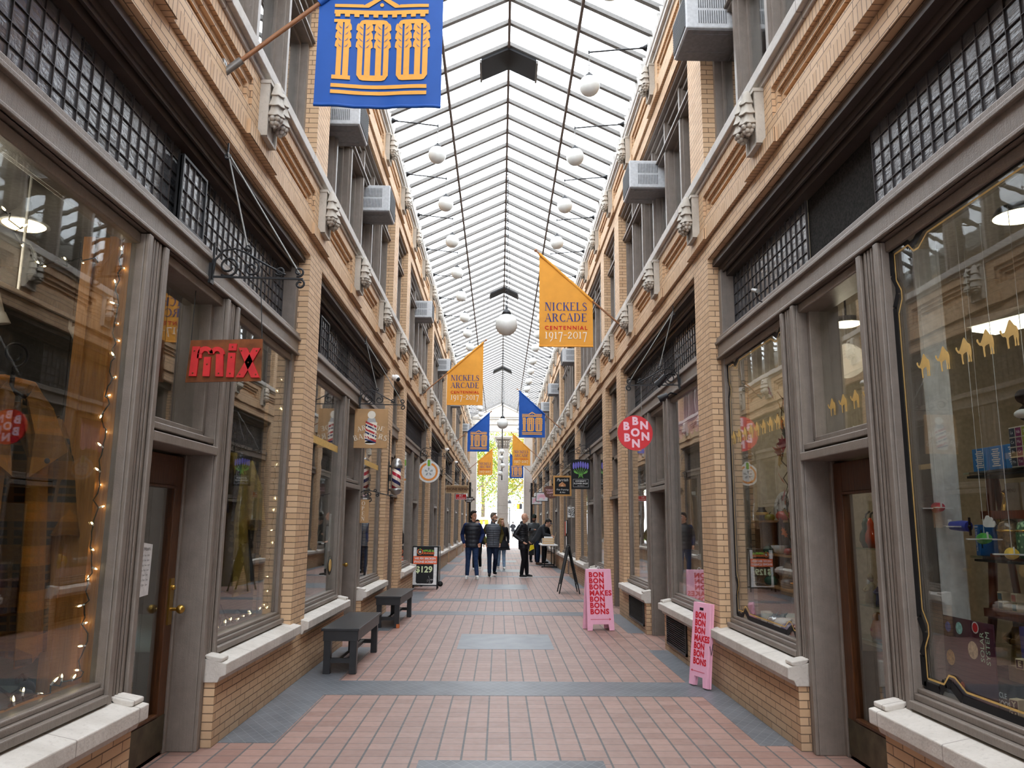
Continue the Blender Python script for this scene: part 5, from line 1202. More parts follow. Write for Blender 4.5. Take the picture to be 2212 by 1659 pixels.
# folding table with prints --------------------------------------------------
e=empty('folding_table',(1.75,28.9,0),0,'white folding table with black legs against the right shop fronts','table')
m=MB(); m.box(-.29,.29,-.95,.95,.745,.79); bevel(m.build('table_top',M['white'],e,fix=False),.012,3)
for y in (-.75,.75):
    for x in (-.17,.17):
        m=MB(); m.tube([(x,y,.745),(x,y,.05)],.016,8); m.build('leg',M['black'],e)
    m=MB(); m.tube([(-.27,y,.03),(.27,y,.03)],.018,8); m.tube([(-.25,y,.0),(-.25,y,.03)],.02,8); m.tube([(.25,y,.0),(.25,y,.03)],.02,8); m.tube([(-.17,y,.5),(.17,y,.5)],.012,6); m.build('foot_bar',M['black'],e)
m=MB(); m.tube([(0,-.75,.5),(0,0,.74),(0,.75,.5)],.01,6); m.build('brace',M['black'],e)
palew=wood_mat('pale_crate_wood',(196,164,124),(220,190,150),.7,6,0)
e=empty('wooden_crate',(1.74,28.6,.79),0,'pale slatted wooden crate of prints on the white folding table','crate')
for z in (.0,.075,.15):
    for a,b,c,d in ((-.2,.2,-.15,-.135),(-.2,.2,.135,.15),(-.2,-.185,-.135,.135),(.185,.2,-.135,.135)):
        m=MB(); m.box(a,b,c,d,z,z+.06); m.build('slat',palew,e,fix=False)
m=MB(); m.box(-.185,.185,-.135,.135,.0,.01); m.build('bottom',palew,e,fix=False)
for k in range(9):
    o=empty('print'); COL.objects.unlink(o); bpy.data.objects.remove(o)
    m=MB(); m.box(-.15,.15,-.003,.003,0,.26); p=m.build('art_print',M['white'],None,fix=False); p.location=(1.75,28.51+.018*k,.803); p.rotation_euler=(-.25,0,.0); tag(p,'white art print standing in the slatted crate','print','white prints in the slatted crate')
e=empty('print_box',(1.72,29.1,.79),0,'grey wire-look box of prints behind the wooden crate','box'); m=MB()
for k in range(7): m.box(-.17+.05*k,-.14+.05*k,-.12,-.11,0,.2)
m.box(-.18,.18,-.11,.11,.0,.19); m.build('box_body',flat('light_grey_box',(176,178,180),.6,.2),e,fix=False)
e=empty('display_rod',(1.93,29.0,.79),0,'thin pale rod sticking up from a grey pot on the table','rod'); m=MB(); m.lathe([(.05,0),(.06,.12),(.05,.12)],12); m.build('pot',steel,e); m=MB(); m.tube([(0,0,.05),(.13,0,.42)],.008,6); m.build('rod',palew,e)
for y,z0,z1,c,l in ((25.2,1.12,1.60,flat('orange_print',(222,92,60),.5,.3),'black framed poster with orange edge hung on the right shop post'),(24.75,1.2,1.62,M['white'],'black framed poster with white edge hung above another'),(24.75,.70,1.14,M['white'],'black framed poster with white edge hung below another')):
    e=empty('wall_poster',(X(1,.04),y,z0),0,l,'poster'); m=MB(); m.box(-.03,0,-.17,.17,0,z1-z0); m.build('black_frame',M['black'],e,fix=False); m=MB(); m.box(-.034,-.03,-.15,.15,.02,z1-z0-.02); m.build('poster_sheet',c,e,fix=False)
# louvred grilles in the right-hand plinth
for y0,y1,l in ((8.92,9.93,'black louvred grille in the plinth, nearer of two'),(11.5,12.75,'black louvred grille in the plinth, further of two')):
    e=empty('plinth_grille_vent',(X(1,0),(y0+y1)/2,.09),0,l,'grille','black louvred grilles in the plinth'); h=(y1-y0)/2
    m=MB(); m.box(-.02,.0,-h,-h+.03,0,.37); m.box(-.02,0,h-.03,h,0,.37); m.box(-.02,0,-h,h,0,.03); m.box(-.02,0,-h,h,.34,.37); m.box(-.004,.0,-h,h,.0,.37); m.build('frame',M['iron'],e,fix=False)
    for k in range(13):
        m=MB(); m.bar((-.012,-h+.03,.045+.0235*k),(-.012,h-.03,.045+.0235*k),.022,.004,up=(.6,0,.8)); m.build('louvre',M['iron'],e,fix=False)

# ------------------------------------------------------------------ near left shop: clothes
s=-1
m=MB()
for y0,y1 in ((2.55,4.5),(5.62,7.85)): m.box(X(s,.16),X(s,1.5),y0,y1,.0,.62)
struct(m.build(nxt('trim'),[M['carpet']],fix=False))
m=MB(); m.box(X(s,.16),X(s,.36),4.262,4.30,.62,3.06); m.box(X(s,.22),X(s,.27),4.24,4.262,.62,3.06); m.box(X(s,.36),X(s,.42),4.25,4.31,.62,3.06); struct(m.build(nxt('trim'),M['pine'],fix=False))
m=MB(); m.box(X(s,.15),X(s,.24),2.6,4.26,.62,.68); m.box(X(s,.15),X(s,.24),5.86,7.5,.62,.66); struct(m.build(nxt('trim'),M['pine'],fix=False))
bulb=emit('fairy_bulb',(255,224,160),9.)
gw=flat('dark_green_wire',(28,40,34),.6,.3)
def fairy(path,n,label,jit=.02,seed=1):
    r=random.Random(seed); e=empty('string_lights',path[0],0,label,'string lights'); o=V(path[0]); P=[V(p)-o for p in path]
    L=[(P[i+1]-P[i]).length for i in range(len(P)-1)]; T_=sum(L); pts=[]
    N=n*3
    for i in range(N+1):
        t=T_*i/N; k=0
        while k<len(L)-1 and t>L[k]: t-=L[k]; k+=1
        p=P[k]+(P[k+1]-P[k])*(t/L[k]); pts.append(p+V((r.uniform(-1,1),r.uniform(-1,1),r.uniform(-1,1)))*jit*.5)
    m=MB(); m.tube(pts,.0035,5); m.build('wire',gw,e)
    for i in range(n):
        p=pts[i*3+1]; d=V((r.uniform(-.3,.3),r.uniform(-1,1),r.uniform(-.3,.6))).normalized(); m=MB(); m.tube([p,p+d*.022],.005,5); m.build('bulb_socket',M['white'],e); m=MB(); m.tube([p+d*.022,p+d*.036,p+d*.046],[.0045,.0045,.001],5); m.build('bulb',bulb,e)
fairy([(X(s,.19),4.22,3.0),(X(s,.19),4.225,.72),(X(s,.19),3.5,.70)],30,'fairy lights down the pine post in the nearest left window',.03,3)
fairy([(X(s,.18),7.46,2.9),(X(s,.18),7.46,.74),(X(s,.18),5.95,.71)],26,'fairy lights edging the second window of the clothes shop',.03,4)
fairy([(X(s,.3),3.0,2.95),(X(s,.4),3.9,2.78),(X(s,.3),4.2,2.9)],10,'fairy lights sagging across the top of the nearest left window',.05,5)
# track lights
e=empty('track_light_rail',(X(s,.75),3.3,2.72),0,'white ceiling track with spotlights in the left window','track light'); m=MB(); m.box(-.012,.012,-1.0,1.9,0,.025); m.tube([(0,.95,.02),(0,.95,1.3)],.008,6); m.tube([(0,-.6,.02),(0,-.6,1.3)],.008,6); m.build('rail',M['white'],e,fix=False)
for y,dx in ((.35,.05),(.75,.03),(1.5,.06),(-.3,.05)):
    m=MB(); m.tube([(0,y,0),(0,y,-.06)],.01,6); m.tube([(dx*.2,y,-.05),(dx,y+.02,-.15)],.024,10); m.tube([(dx,y+.02,-.15),(dx*1.3,y+.03,-.21)],[.028,.045],12); m.build('spot_head',M['white'],e)
e=empty('track_light_rail',(X(s,1.35),3.9,2.36),0,'dark lower track with two grey spotlights deeper in the left shop','track light'); m=MB(); m.box(-.01,.01,-1.2,1.2,0,.02); m.tube([(0,.8,0),(0,.8,1.6)],.006,6); m.build('rail',M['iron'],e,fix=False)
for y in (.15,.72):
    m=MB(); m.tube([(0,y,0),(0,y,-.05)],.01,6); m.tube([(0,y,-.05),(0,y+.01,-.15)],.025,10); m.tube([(0,y+.01,-.15),(0,y+.015,-.2)],[.03,.042],12); m.build('spot_head',M['alu'],e)
# garments
def plaid():
    t=NT('orange_plaid_wool'); p=t.sep(t.pos(True)); a=t.math('FRACT',t.math('MULTIPLY',p[1],5.2)); b=t.math('FRACT',t.math('MULTIPLY',p[2],4.6)); nz=t.noise(t.pos(True),60,3)
    fa=t.math('LESS_THAN',a,.45); fb=t.math('LESS_THAN',b,.45); k=t.math('MULTIPLY',t.math('ADD',fa,fb),.5); thin=t.math('MAXIMUM',t.math('LESS_THAN',t.math('FRACT',t.math('MULTIPLY',p[2],23.)),.3),t.math('LESS_THAN',t.math('FRACT',t.math('MULTIPLY',p[1],26.)),.3))
    col=t.mix(k,srgb(34,34,32),srgb(176,112,46)); col=t.mix(t.math('MULTIPLY',thin,.45),col,srgb(150,104,48)); col=t.mix(t.math('MULTIPLY',nz,.35),col,srgb(40,36,30)); t.bsdf(col,.95,.05,t.bump(nz,.004)); return t.mat
def dots():
    t=NT('mustard_dotted_velvet'); v=t.n('ShaderNodeTexVoronoi'); v.inputs['Scale'].default_value=13; v.inputs['Randomness'].default_value=.35; t.link(t.pos(True),v.inputs['Vector']); nz=t.noise(t.pos(True),8,3)
    d=v.outputs['Distance']; rg=t.math('MULTIPLY',t.math('LESS_THAN',d,.36),t.math('GREATER_THAN',d,.10)); col=t.mix(nz,srgb(104,84,24),srgb(156,128,40)); col=t.mix(t.math('MULTIPLY',rg,.55),col,srgb(186,162,84)); t.bsdf(col,.55,.3,t.bump(nz,.003)); return t.mat
plm=plaid(); dtm=dots()
def garment(loc,rz,label,mat,trim,L=1.25,open_=True,sleeve=.62,lapel=True,w=.21):
    e=empty('coat_on_stand',loc,rz,label,'coat')         # origin: foot of its stand on the platform, faces -y
    top=1.50
    m=MB(); N=28; rows=[]
    for i in range(15):
        f=i/14; z=top-.02-f*L; rx=(.10+.11*min(1,f*6)) if f<.17 else w+.10*f; ry=.07+.06*min(1,f*5)+.05*f
        row=[]
        for j in range(N+1):
            a=-PI/2+.22+(2*PI-.44)*j/N if open_ else -PI/2+2*PI*j/N
            rr=1+.10*f*sin(5*a+1)+.05*f*sin(9*a)
            row.append((rx*rr*cos(a),ry*rr*sin(a),z-(.05 if 0 else 0)-.03*f*sin(3*a)))
        rows.append(row)
    m.add([p for r in rows for p in r],[(i*(N+1)+j,i*(N+1)+j+1,(i+1)*(N+1)+j+1,(i+1)*(N+1)+j) for i in range(14) for j in range(N)],True)
    o=m.build('coat_body',mat,e,fix=False); q=o.modifiers.new('solid','SOLIDIFY'); q.thickness=.018; q.offset=0
    for k in (-1,1):
        m=MB(); sx=k*.19; pts=[(sx,0,top-.10),(k*.29,.01,top-.34),(k*.31,-.02,top-.60),(k*.30,-.05,top-.10-sleeve)]
        m.tube(pts,[.075,.085,.09,.10],14,cap=False); o=m.build('sleeve',mat,e,fix=False); q=o.modifiers.new('solid','SOLIDIFY'); q.thickness=.014
    if lapel:
        m=MB()
        for k in (-1,1):
            m.add([(k*.07,-.08,top+.05),(k*.16,-.10,top-.06),(k*.22,-.17,top-.28),(k*.04,-.17,top-.42),(k*.06,-.14,top-.2),(k*.03,-.09,top-.02)],[(0,1,2,3,4,5)])
        o=m.build('lapels',mat,e); q=o.modifiers.new('solid','SOLIDIFY'); q.thickness=.022
        m=MB(); m.tube([(-.12,-.07,top-.03),(-.11,.03,top+.05),(0,.09,top+.07),(.11,.03,top+.05),(.12,-.07,top-.03)],[.03,.045,.05,.045,.03],10); m.build('collar',mat,e)
        m=MB(); m.ball((.12,-.185,top-.33),.015,8); m.build('button',M['black'],e)
    if trim:
        m=MB(); m.tube([(-.14,-.05,top-.02),(-.06,-.16,top-.35),(-.02,-.19,top-.55)],[.03,.03,.01],8); m.tube([(.12,-.05,top-.02),(.05,-.16,top-.3),(.02,-.19,top-.62)],[.03,.028,.01],8); m.build('sequin_scarf',trim,e)
    m=MB(); m.tube([(0,0,.03),(0,0,top+.12)],.012,8)
    m.tube([(.0+.07*(1-.6*t)*cos(PI*1.5+t*8),0,top+.22+.07*(1-.6*t)*sin(PI*1.5+t*8)) for t in [i/24 for i in range(25)]],.007,6); m.tube([(0,0,top+.12),(0,0,top+.15)],.008,6)
    m.tube([(-.16,0,top-.06),(0,0,top+.04),(.16,0,top-.06)],.01,6)
    for a in (0.3,2.4,4.5):
        c_,s_=cos(a),sin(a); m.tube([(c_*r,s_*r,z) for r,z in ((0,.2),(.07,.16),(.13,.06),(.2,.012),(.27,.03),(.29,.075),(.26,.1),(.235,.085),(.24,.06))],.009,6)
    m.build('iron_stand',M['iron'],e); return e
garment((-2.50,4.02,.62),1.0,'orange and black plaid wool coat on an iron stand in the left window',plm,None,1.28)
garment((-2.46,7.12,.62),.75,'mustard dotted jacket with sequin scarf on a scrolled iron stand',dtm,flat('black_sequins',(60,60,66),.25,.8,.6,.6,90),1.22,sleeve=.55,lapel=False,w=.19)
m=MB(); e=empty('black_shoe',(-2.30,4.08,.625),.4,'black shoe on the display platform under the plaid coat','shoe'); m.ball((0,-.05,.035),.05,12,.7,1.,1.8); m.ball((0,.07,.045),.045,12,1.,.9,1.3); m.build('upper',M['black'],e); m=MB(); m.box(-.045,.045,-.13,.11,0,.015); m.build('sole',M['doorwood'],e,fix=False)
# clothes rails and hanging garments deeper inside
rk=random.Random(11); cols=[(96,30,34),(40,44,72),(126,112,34),(70,66,70),(34,34,38),(120,70,40)]
for j,(x,y) in enumerate(((-3.9,4.6),(-4.3,6.4))):
    e=empty('clothes_rail',(x,y,0),.3,('nearer' if j==0 else 'further')+' dim clothes rail inside the left clothes shop','clothes rail'); m=MB(); m.tube([(0,-.7,0),(0,-.7,1.5),(0,.7,1.5),(0,.7,0)],.014,8); m.build('rail_frame',M['iron'],e)
    for k in range(7):
        c=cols[(k+j*2)%6]; g=MB(); yy=-.55+.18*k; L=rk.uniform(.7,1.1)
        g.prism([(-.20,1.32),(-.04,1.43),(.04,1.43),(.20,1.32),(.19+rk.uniform(0,.08),1.43-L),(-.2-rk.uniform(0,.08),1.43-L)],yy-.035,yy+.035,'y'); o=bevel(g.build('hanging_garment',flat('garment_%d'%((k+j*2)%6),c,.9,.1,sc=12,var=.3),None),.02,2); o.location=(x,y,0); o.rotation_euler=(0,0,.3); tag(o,'dim coloured garment on the rails inside the left clothes shop','garment','garments on the rails inside the left shop')
e=empty('paper_lantern_pendant',(-3.85,6.95,2.05),0,'round cream paper lantern glowing inside the left shop','lantern'); m=MB(); m.ball((0,0,0),.18,20,.92); m.build('paper_shade',emit('lantern_glow',(222,186,140),.55),e); m=MB(); m.tube([(0,0,.16),(0,0,1.95)],.005,5); m.build('cord',M['black'],e)
e=empty('ceiling_lamp_pendant',(-3.5,5.55,3.62),0,'bright warm ceiling lamp inside the left shop, top left','lamp'); m=MB(); m.lathe([(.02,.2),(.05,.12),(.16,.02),(.17,.0)],20); m.build('shade',M['white'],e); m=MB(); m.lathe([(.0,-.02),(.12,-.015),(.15,.005)],20); m.build('bulb_disc',emit('warm_bulb',(255,214,150),14.),e)
# hours notice on the door glass
e=empty('door_notice_sign',(X(s,.284),5.06,1.2),0,'white paper notice of opening hours taped inside the left door glass','notice'); m=MB(); m.add([(0,-.12,-.17),(0,.10,-.16),(0,.11,.15),(0,-.09,.17)],[(0,1,2,3)]); m.build('paper',M['white'],e,fix=False)
text('Mix Hours',.035,M['black'],e,(.002,.0,.125),(PI/2,0,PI/2))
for k in range(7): text(['Monday 11am - 6pm','Tuesday 11am - 6pm','Wednesday 11am - 6pm','Thursday 11am - 6pm','Friday 11am - 7pm','Saturday 10am - 7pm','Sunday 12pm - 5pm'][k],.017,M['black'],e,(.002,.0,.085-.03*k),(PI/2,0,PI/2))
lamp('left_shop_lamp',(-3.5,5.4,3.3),9,size=.2); lamp('left_window_lamp',(-2.75,3.9,2.9),6,size=.15)
# ------------------------------------------------------------------ near right shop: gift shop window
s=1
m=MB()
m.box(X(s,.16),X(s,.95),2.55,4.27,0,.645); m.box(X(s,.16),X(s,.62),5.62,7.85,0,.66); struct(m.build(nxt('trim'),M['roomfloor'],fix=False))
m=MB(); m.box(X(s,.15),X(s,.42),4.262,4.30,.645,3.06); struct(m.build(nxt('trim'),M['white'],fix=False))
# painted and gilded borders on the glass
def border(pane_,y0,y1,z0,z1):
    xx=X(s,.135)-.006
    def band(pts,w,mat,nm,off):
        q=MB(); P=[V((0,a,b)) for a,b in pts]
        for i in range(len(P)-1):
            a,b=P[i],P[i+1]; d=(b-a).normalized(); n_=V((0,-d.z,d.y))*w/2; e0=d*0.0
            q.add([(xx-off,*((a-e0-n_)[1:])),(xx-off,*((b+e0-n_)[1:])),(xx-off,*((b+e0+n_)[1:])),(xx-off,*((a-e0+n_)[1:]))],[(0,1,2,3)])
        q.build(nm,mat,pane_,fix=False)
    def outline(ins,cusp):
        a,b,c,d=y0+ins,y1-ins,z0+ins,z1-ins; k=cusp; pts=[]
        def corner(cy,cz,qy,qz,first):     # a small pointed scallop either side of the corner
            h=[(cy,cz+qz*.46),(cy,cz+qz*.34),(cy+qy*k*.9,cz+qz*.27),(cy+qy*k*.9,cz+qz*.22),(cy,cz+qz*.15),(cy,cz)]
            v=[(cy+qy*.15,cz),(cy+qy*.20,cz+qz*k),(cy+qy*.25,cz+qz*k),(cy+qy*.34,cz),(cy+qy*.46,cz)]
            return h+v if first else [*reversed(v)]+[*reversed(h)]
        pts+=corner(a,c,1,1,True); pts+=corner(b,c,-1,1,False); pts+=corner(b,d,-1,-1,True); pts+=corner(a,d,1,-1,False); pts.append(pts[0]); return pts
    band(outline(.02,.05),.045,M['black'],'black_border',0.); band(outline(.062,.05),.010,M['gold'],'gold_line',.001)
GA_,GB_=PANES[(1,1)]
border(GA_,2.59,4.25,.68,3.06); border(GB_,5.83,7.49,.68,3.06)
# gold camels marching across the glass
CAM=[(-.5,.62),(-.53,.70),(-.47,.74),(-.42,.70),(-.40,.60),(-.30,.55),(-.20,.66),(-.10,.80),(.0,.95),(.08,.99),(.16,.90),(.28,.75),(.40,.68),(.46,.55),(.47,.35),(.44,.18),(.45,.0),(.36,.0),(.37,.16),(.33,.34),(.30,.2),(.31,.02),(.23,.02),(.24,.2),(.20,.42),(.02,.40),(-.06,.36),(-.08,.2),(-.06,.0),(-.15,.0),(-.17,.2),(-.18,.38),(-.24,.44),(-.34,.46),(-.42,.52),(-.46,.58)]
def camel(y,z,k,x,lab,grp):
    m=MB(); n=len(CAM); vs=[(0,-a*k,b*k) for a,b in CAM]; vv=[(-.0012,p[1],p[2]) for p in vs]; m.add(vs+vv,[tuple(range(n)),tuple(range(2*n-1,n-1,-1))]+[(i,n+i,n+(i+1)%n,(i+1)%n) for i in range(n)]); o=m.build('camel_decal',M['gold'],None,fix=False); o.location=(x,y,z); tag(o,lab,'decal',grp)
XG=X(s,.135)-.008
for i,y in enumerate((3.98,3.80,3.62,3.45,3.28,3.11,2.94)): camel(y,2.26,.125,XG,f'gold camel decal on the nearest right window, {ORD[i]} from the door','gold camels on the nearest right window')
for i,y in enumerate((5.38,5.20,5.02,4.84)): camel(y,2.25,.125,X(s,.24)-.008,f'gold camel decal on the glass over the right door, {ORD[i]} from the far side','gold camels over the right door')
for i in range(9): camel(7.36-.17*i,2.25,.125,XG,f'gold camel decal on the second right window, {ORD[i]} from the brick pier','gold camels on the second right window')
# hanging lamps and the long fitting
e=empty('ceiling_lamp_pendant',(3.0,4.3,3.28),0,'round gridded ceiling lamp glowing in the nearest right window','lamp'); m=MB(); m.lathe([(.0,.06),(.12,.05),(.15,.0)],20); m.build('shade',M['alu'],e)
m=MB(); m.lathe([(.0,-.02),(.10,-.015),(.14,.0)],20); m.build('bulb_disc',emit('lamp_glow',(255,236,190),5.),e)
for i,(y,x,z,l) in enumerate(((6.2,2.8,3.12,'round ceiling lamp glowing behind the glass over the right door'),(7.2,2.75,3.02,'round ceiling lamp glowing in the second right window'))):
    e=empty('ceiling_lamp_pendant',(x,y,z),0,l,'lamp'); m=MB(); m.lathe([(.0,.06),(.1,.05),(.13,.0)],20); m.build('shade',M['alu'],e); m=MB(); m.lathe([(.0,-.02),(.09,-.015),(.12,.0)],20); m.build('bulb_disc',emit('lamp_glow',(255,236,190),5.),e); m=MB(); m.tube([(0,0,.05),(0,0,.8)],.008,6); m.build('cord',M['black'],e)
e=empty('fluorescent_ceiling_fitting',(3.2,4.2,2.72),.35,'long white fluorescent fitting inside the nearest right window','light fitting'); m=MB(); m.box(-.12,.12,-.6,.6,0,.05); m.build('housing',M['white'],e,fix=False); m=MB(); m.box(-.10,.10,-.58,.58,-.03,0); m.build('diffuser',emit('tube_glow',(255,244,214),3.2),e,fix=False)
lamp('gift_shop_lamp',(3.3,4.0,2.6),12,(1,.88,.7),.2); lamp('gift_window_lamp',(2.95,6.6,2.9),9,(1,.86,.64),.15); lamp('bonbon_lamp',(3.2,10.8,3.2),14,(1,.92,.86),.2); lamp('barber_lamp',(-3.2,10.8,3.2),10,(1,.95,.88),.2)
# generic small goods ---------------------------------------------------------
def pumpkin(loc,r,mat,lab,grp='glazed pumpkins in the second right window'):
    e=empty('pumpkin',loc,0,lab,'pumpkin',grp); m=MB(); m.lathe([(r*.25,.06*r),(r*.75,.0+.02*r),(r,.45*r),(r*.98,.85*r),(r*.7,1.25*r),(r*.25,1.32*r),(r*.08,1.25*r)],30,lob=.07,lobn=10); m.build('body',mat,e); m=MB(); m.tube([(0,0,1.2*r),(.05*r,0,1.5*r),(.3*r,0,1.75*r)],[.14*r,.1*r,.08*r],8); m.tube([(0,0,1.4*r),(-.3*r,.1*r,1.5*r),(-.45*r,.1*r,1.3*r)],.03*r,5); m.build('stem',flat('dark_glass_stem',(50,60,48),.2,.5),e)
def mug(loc,rz,lab,r=.042,mat=None):
    e=empty('mug',loc,rz,lab,'mug','pale mugs in the second right window'); m=MB(); m.lathe([(r*.85,0),(r,.02),(r,2.2*r),(r*.93,2.2*r),(r*.9,.3*r),(.0,.25*r)],20); m.build('cup',mat or flat('cream_pottery',(216,206,186),.4,.4),e); m=MB(); m.tube([(r*.95,0,1.8*r),(r*1.55,0,1.7*r),(r*1.6,0,1.0*r),(r*.95,0,.6*r)],.007,6); m.build('handle',flat('cream_pottery',(216,206,186),.4,.4),e)
def plate(loc,rx,rz_,mat,lab,tilt=.25,deco=None):
    e=empty('display_plate',loc,0,lab,'plate'); m=MB(); 
    vs=[];n=32
    for k,(f,d) in enumerate(((0,.012),(.62,.012),(.7,.0),(1,-.014),(1.,-.006),(.7,.014),(0,.022))):
        for j in range(n): t=2*PI*j/n; vs.append((d,rx*f*cos(t),rz_+rz_*f*sin(t)))
    m.add(vs,[(i*n+j,i*n+(j+1)%n,(i+1)*n+(j+1)%n,(i+1)*n+j) for i in range(6) for j in range(n)],True); o=m.build('dish',mat,e); o.rotation_euler=(0,tilt,0)
    if deco:
        for k in range(7):
            a=2*PI*k/7+.3; q=MB(); cy,cz=rx*.66*cos(a),rz_+rz_*.66*sin(a); q.add([(-.004,cy+.028*cos(b)*(1.6 if i%2 else .6),cz+.028*sin(b)*(1.6 if i%2 else .6)) for i,b in enumerate([2*PI*i/10 for i in range(10)])],[tuple(range(10))]); o2=q.build('leaf_pattern',deco,e,fix=False); o2.rotation_euler=(0,tilt,0)
    return e
# hutch of pottery
hw=wood_mat('oak_hutch',(150,104,60),(182,132,80),.5,6,1)
e=empty('pottery_hutch',(2.45,7.16,.66),0,'small wooden hutch of pottery in the second right window','shelf unit')
for z,nm in ((.0,'base_shelf'),(.29,'shelf'),(.575,'shelf'),(.87,'top_shelf')): m=MB(); m.box(.0,.22,-.52,.52,z,z+.018); m.build(nm,hw,e,fix=False)
for y in (-.53,.515): m=MB(); m.box(0,.22,y,y+.015,0,.888); m.build('side_panel',hw,e,fix=False)
m=MB(); m.box(.215,.225,-.52,.52,0,.888); m.build('back_panel',M['roomfloor'],e,fix=False)
cw=flat('cream_pottery',(216,206,186),.4,.4); dk=flat('dark_leaf_print',(60,58,54),.4,.4)
z0=.66
plate((2.52,7.14,z0+.888),.20,.13,flat('white_glaze',(232,230,222),.25,.5),'oval white platter with dark leaves on top of the hutch',.18,dk)
plate((2.58,7.0,z0+.60),.125,.125,flat('grey_glaze',(160,158,152),.3,.5),'round grey plate on the upper hutch shelf',.15); plate((2.56,7.2,z0+.31),.11,.11,cw,'pale plate on the middle hutch shelf',.18); plate((2.58,7.05,z0+.02),.135,.13,flat('taupe_glaze',(150,130,112),.35,.4),'large taupe plate at the bottom of the hutch',.12)
grg=flat('green_glass',(40,84,58),.12,.6); ambg=flat('amber_green_glass',(150,140,50),.12,.6); redg=flat('red_glass',(176,42,30),.12,.6); whg=flat('white_ribbed_glaze',(232,232,230),.2,.5); blg=flat('cobalt_glass',(38,48,130),.12,.6); slg=flat('silvered_glass',(176,180,186),.12,.6,.7); cog=flat('copper_lustre',(176,110,92),.15,.6,.5); gyg=flat('grey_glaze_dark',(90,100,108),.2,.5)
pumpkin((2.50,7.38,z0+.888),.045,ambg,'small yellow-green glass pumpkin on top of the hutch'); pumpkin((2.50,7.02,z0+.888),.062,redg,'red glass pumpkin on top of the hutch'); pumpkin((2.50,7.45,z0+.593),.05,grg,'dark green glass pumpkin on the upper hutch shelf, left'); pumpkin((2.50,6.92,z0+.593),.045,redg,'red and green pumpkin on the upper hutch shelf'); pumpkin((2.50,7.42,z0+.308),.06,grg,'green glass pumpkin on the middle hutch shelf'); pumpkin((2.50,6.98,z0+.308),.065,gyg,'grey blue pumpkin on the middle hutch shelf, right')
pumpkin((2.33,6.83,.66),.075,slg,'silver glass pumpkin behind the mugs by the glass'); pumpkin((2.31,6.58,.66),.085,whg,'white ribbed pumpkin at the bottom of the second right window'); pumpkin((2.28,6.38,.66),.068,blg,'cobalt blue pumpkin in front of the white one'); pumpkin((2.28,6.13,.66),.085,cog,'coppery pink pumpkin beside the vase of flowers'); pumpkin((2.27,6.24,.66),.05,slg,'small clear glass pumpkin between blue and copper ones')
for i,(y,x) in enumerate(((7.18,2.36),(7.05,2.33),(6.86,2.42),(6.7,2.42))): mug((x,y,.66),-1.2+.3*i,f'cream pottery mug at the foot of the hutch, {ORD[i]} from the brick pier',.045 if i<3 else .058)
e=empty('bowl',(2.50,7.16,z0+.593),0,'white bowl with a squirrel pattern on the upper hutch shelf','bowl'); m=MB(); m.lathe([(.03,0),(.05,.02),(.075,.075),(.07,.075),(.04,.02)],22); m.build('bowl_body',whg,e); m=MB(); m.ball((-.062,0,.04),.016,8); m.build('squirrel_picture',dk,e)
e=empty('dark_vase',(2.50,7.6,z0+.888),0,'dark round vase with a gold band on top of the hutch','vase'); m=MB(); m.lathe([(.03,0),(.055,.03),(.06,.07),(.03,.11),(.035,.125)],20); m.build('body',M['black'],e); m=MB(); m.lathe([(.058,.05),(.0615,.06),(.0615,.07),(.057,.078)],20); m.build('gold_band',M['gold'],e)
e=empty('flower_vase',(2.33,6.08,.78),0,'white jug vase of orange and yellow gerberas at the window edge','vase'); m=MB(); m.lathe([(.05,-.12),(.075,-.06),(.07,.0),(.045,.06),(.05,.10),(.045,.10)],20); m.build('jug',whg,e); m=MB(); m.lathe([(.06,-.12),(.07,-.119)],20); m.build('foot',whg,e)
for k,(a,l,c) in enumerate(((.2,.22,(236,150,40)),(1.6,.26,(240,190,60)),(2.8,.2,(236,160,50)),(4.4,.24,(240,200,90)))):
    m=MB(); tip=V((.09*cos(a),.09*sin(a),.08+l)); m.tube([(0,0,.08),tip*.6+V((0,0,.03)),tip],.005,6); o=m.build('flower_stem',gstem,e); m=MB(); m.lathe([(.0,0),(.04,.01),(.042,.016),(.015,.02),(.0,.02)],14,tuple(tip)); m.build('flower_head',flat(f'gerbera_{k%2}',c,.6,.2),o)
for k in range(4): m=MB(); a=k*1.6+.7; m.add([(0,0,.09),(.03*cos(a)-.02*sin(a),.03*sin(a)+.02*cos(a),.18),(.09*cos(a),.09*sin(a),.24),(.03*cos(a)+.02*sin(a),.03*sin(a)-.02*cos(a),.18)],[(0,1,2,3)]); m.build('leaf',gstem,e,fix=False)
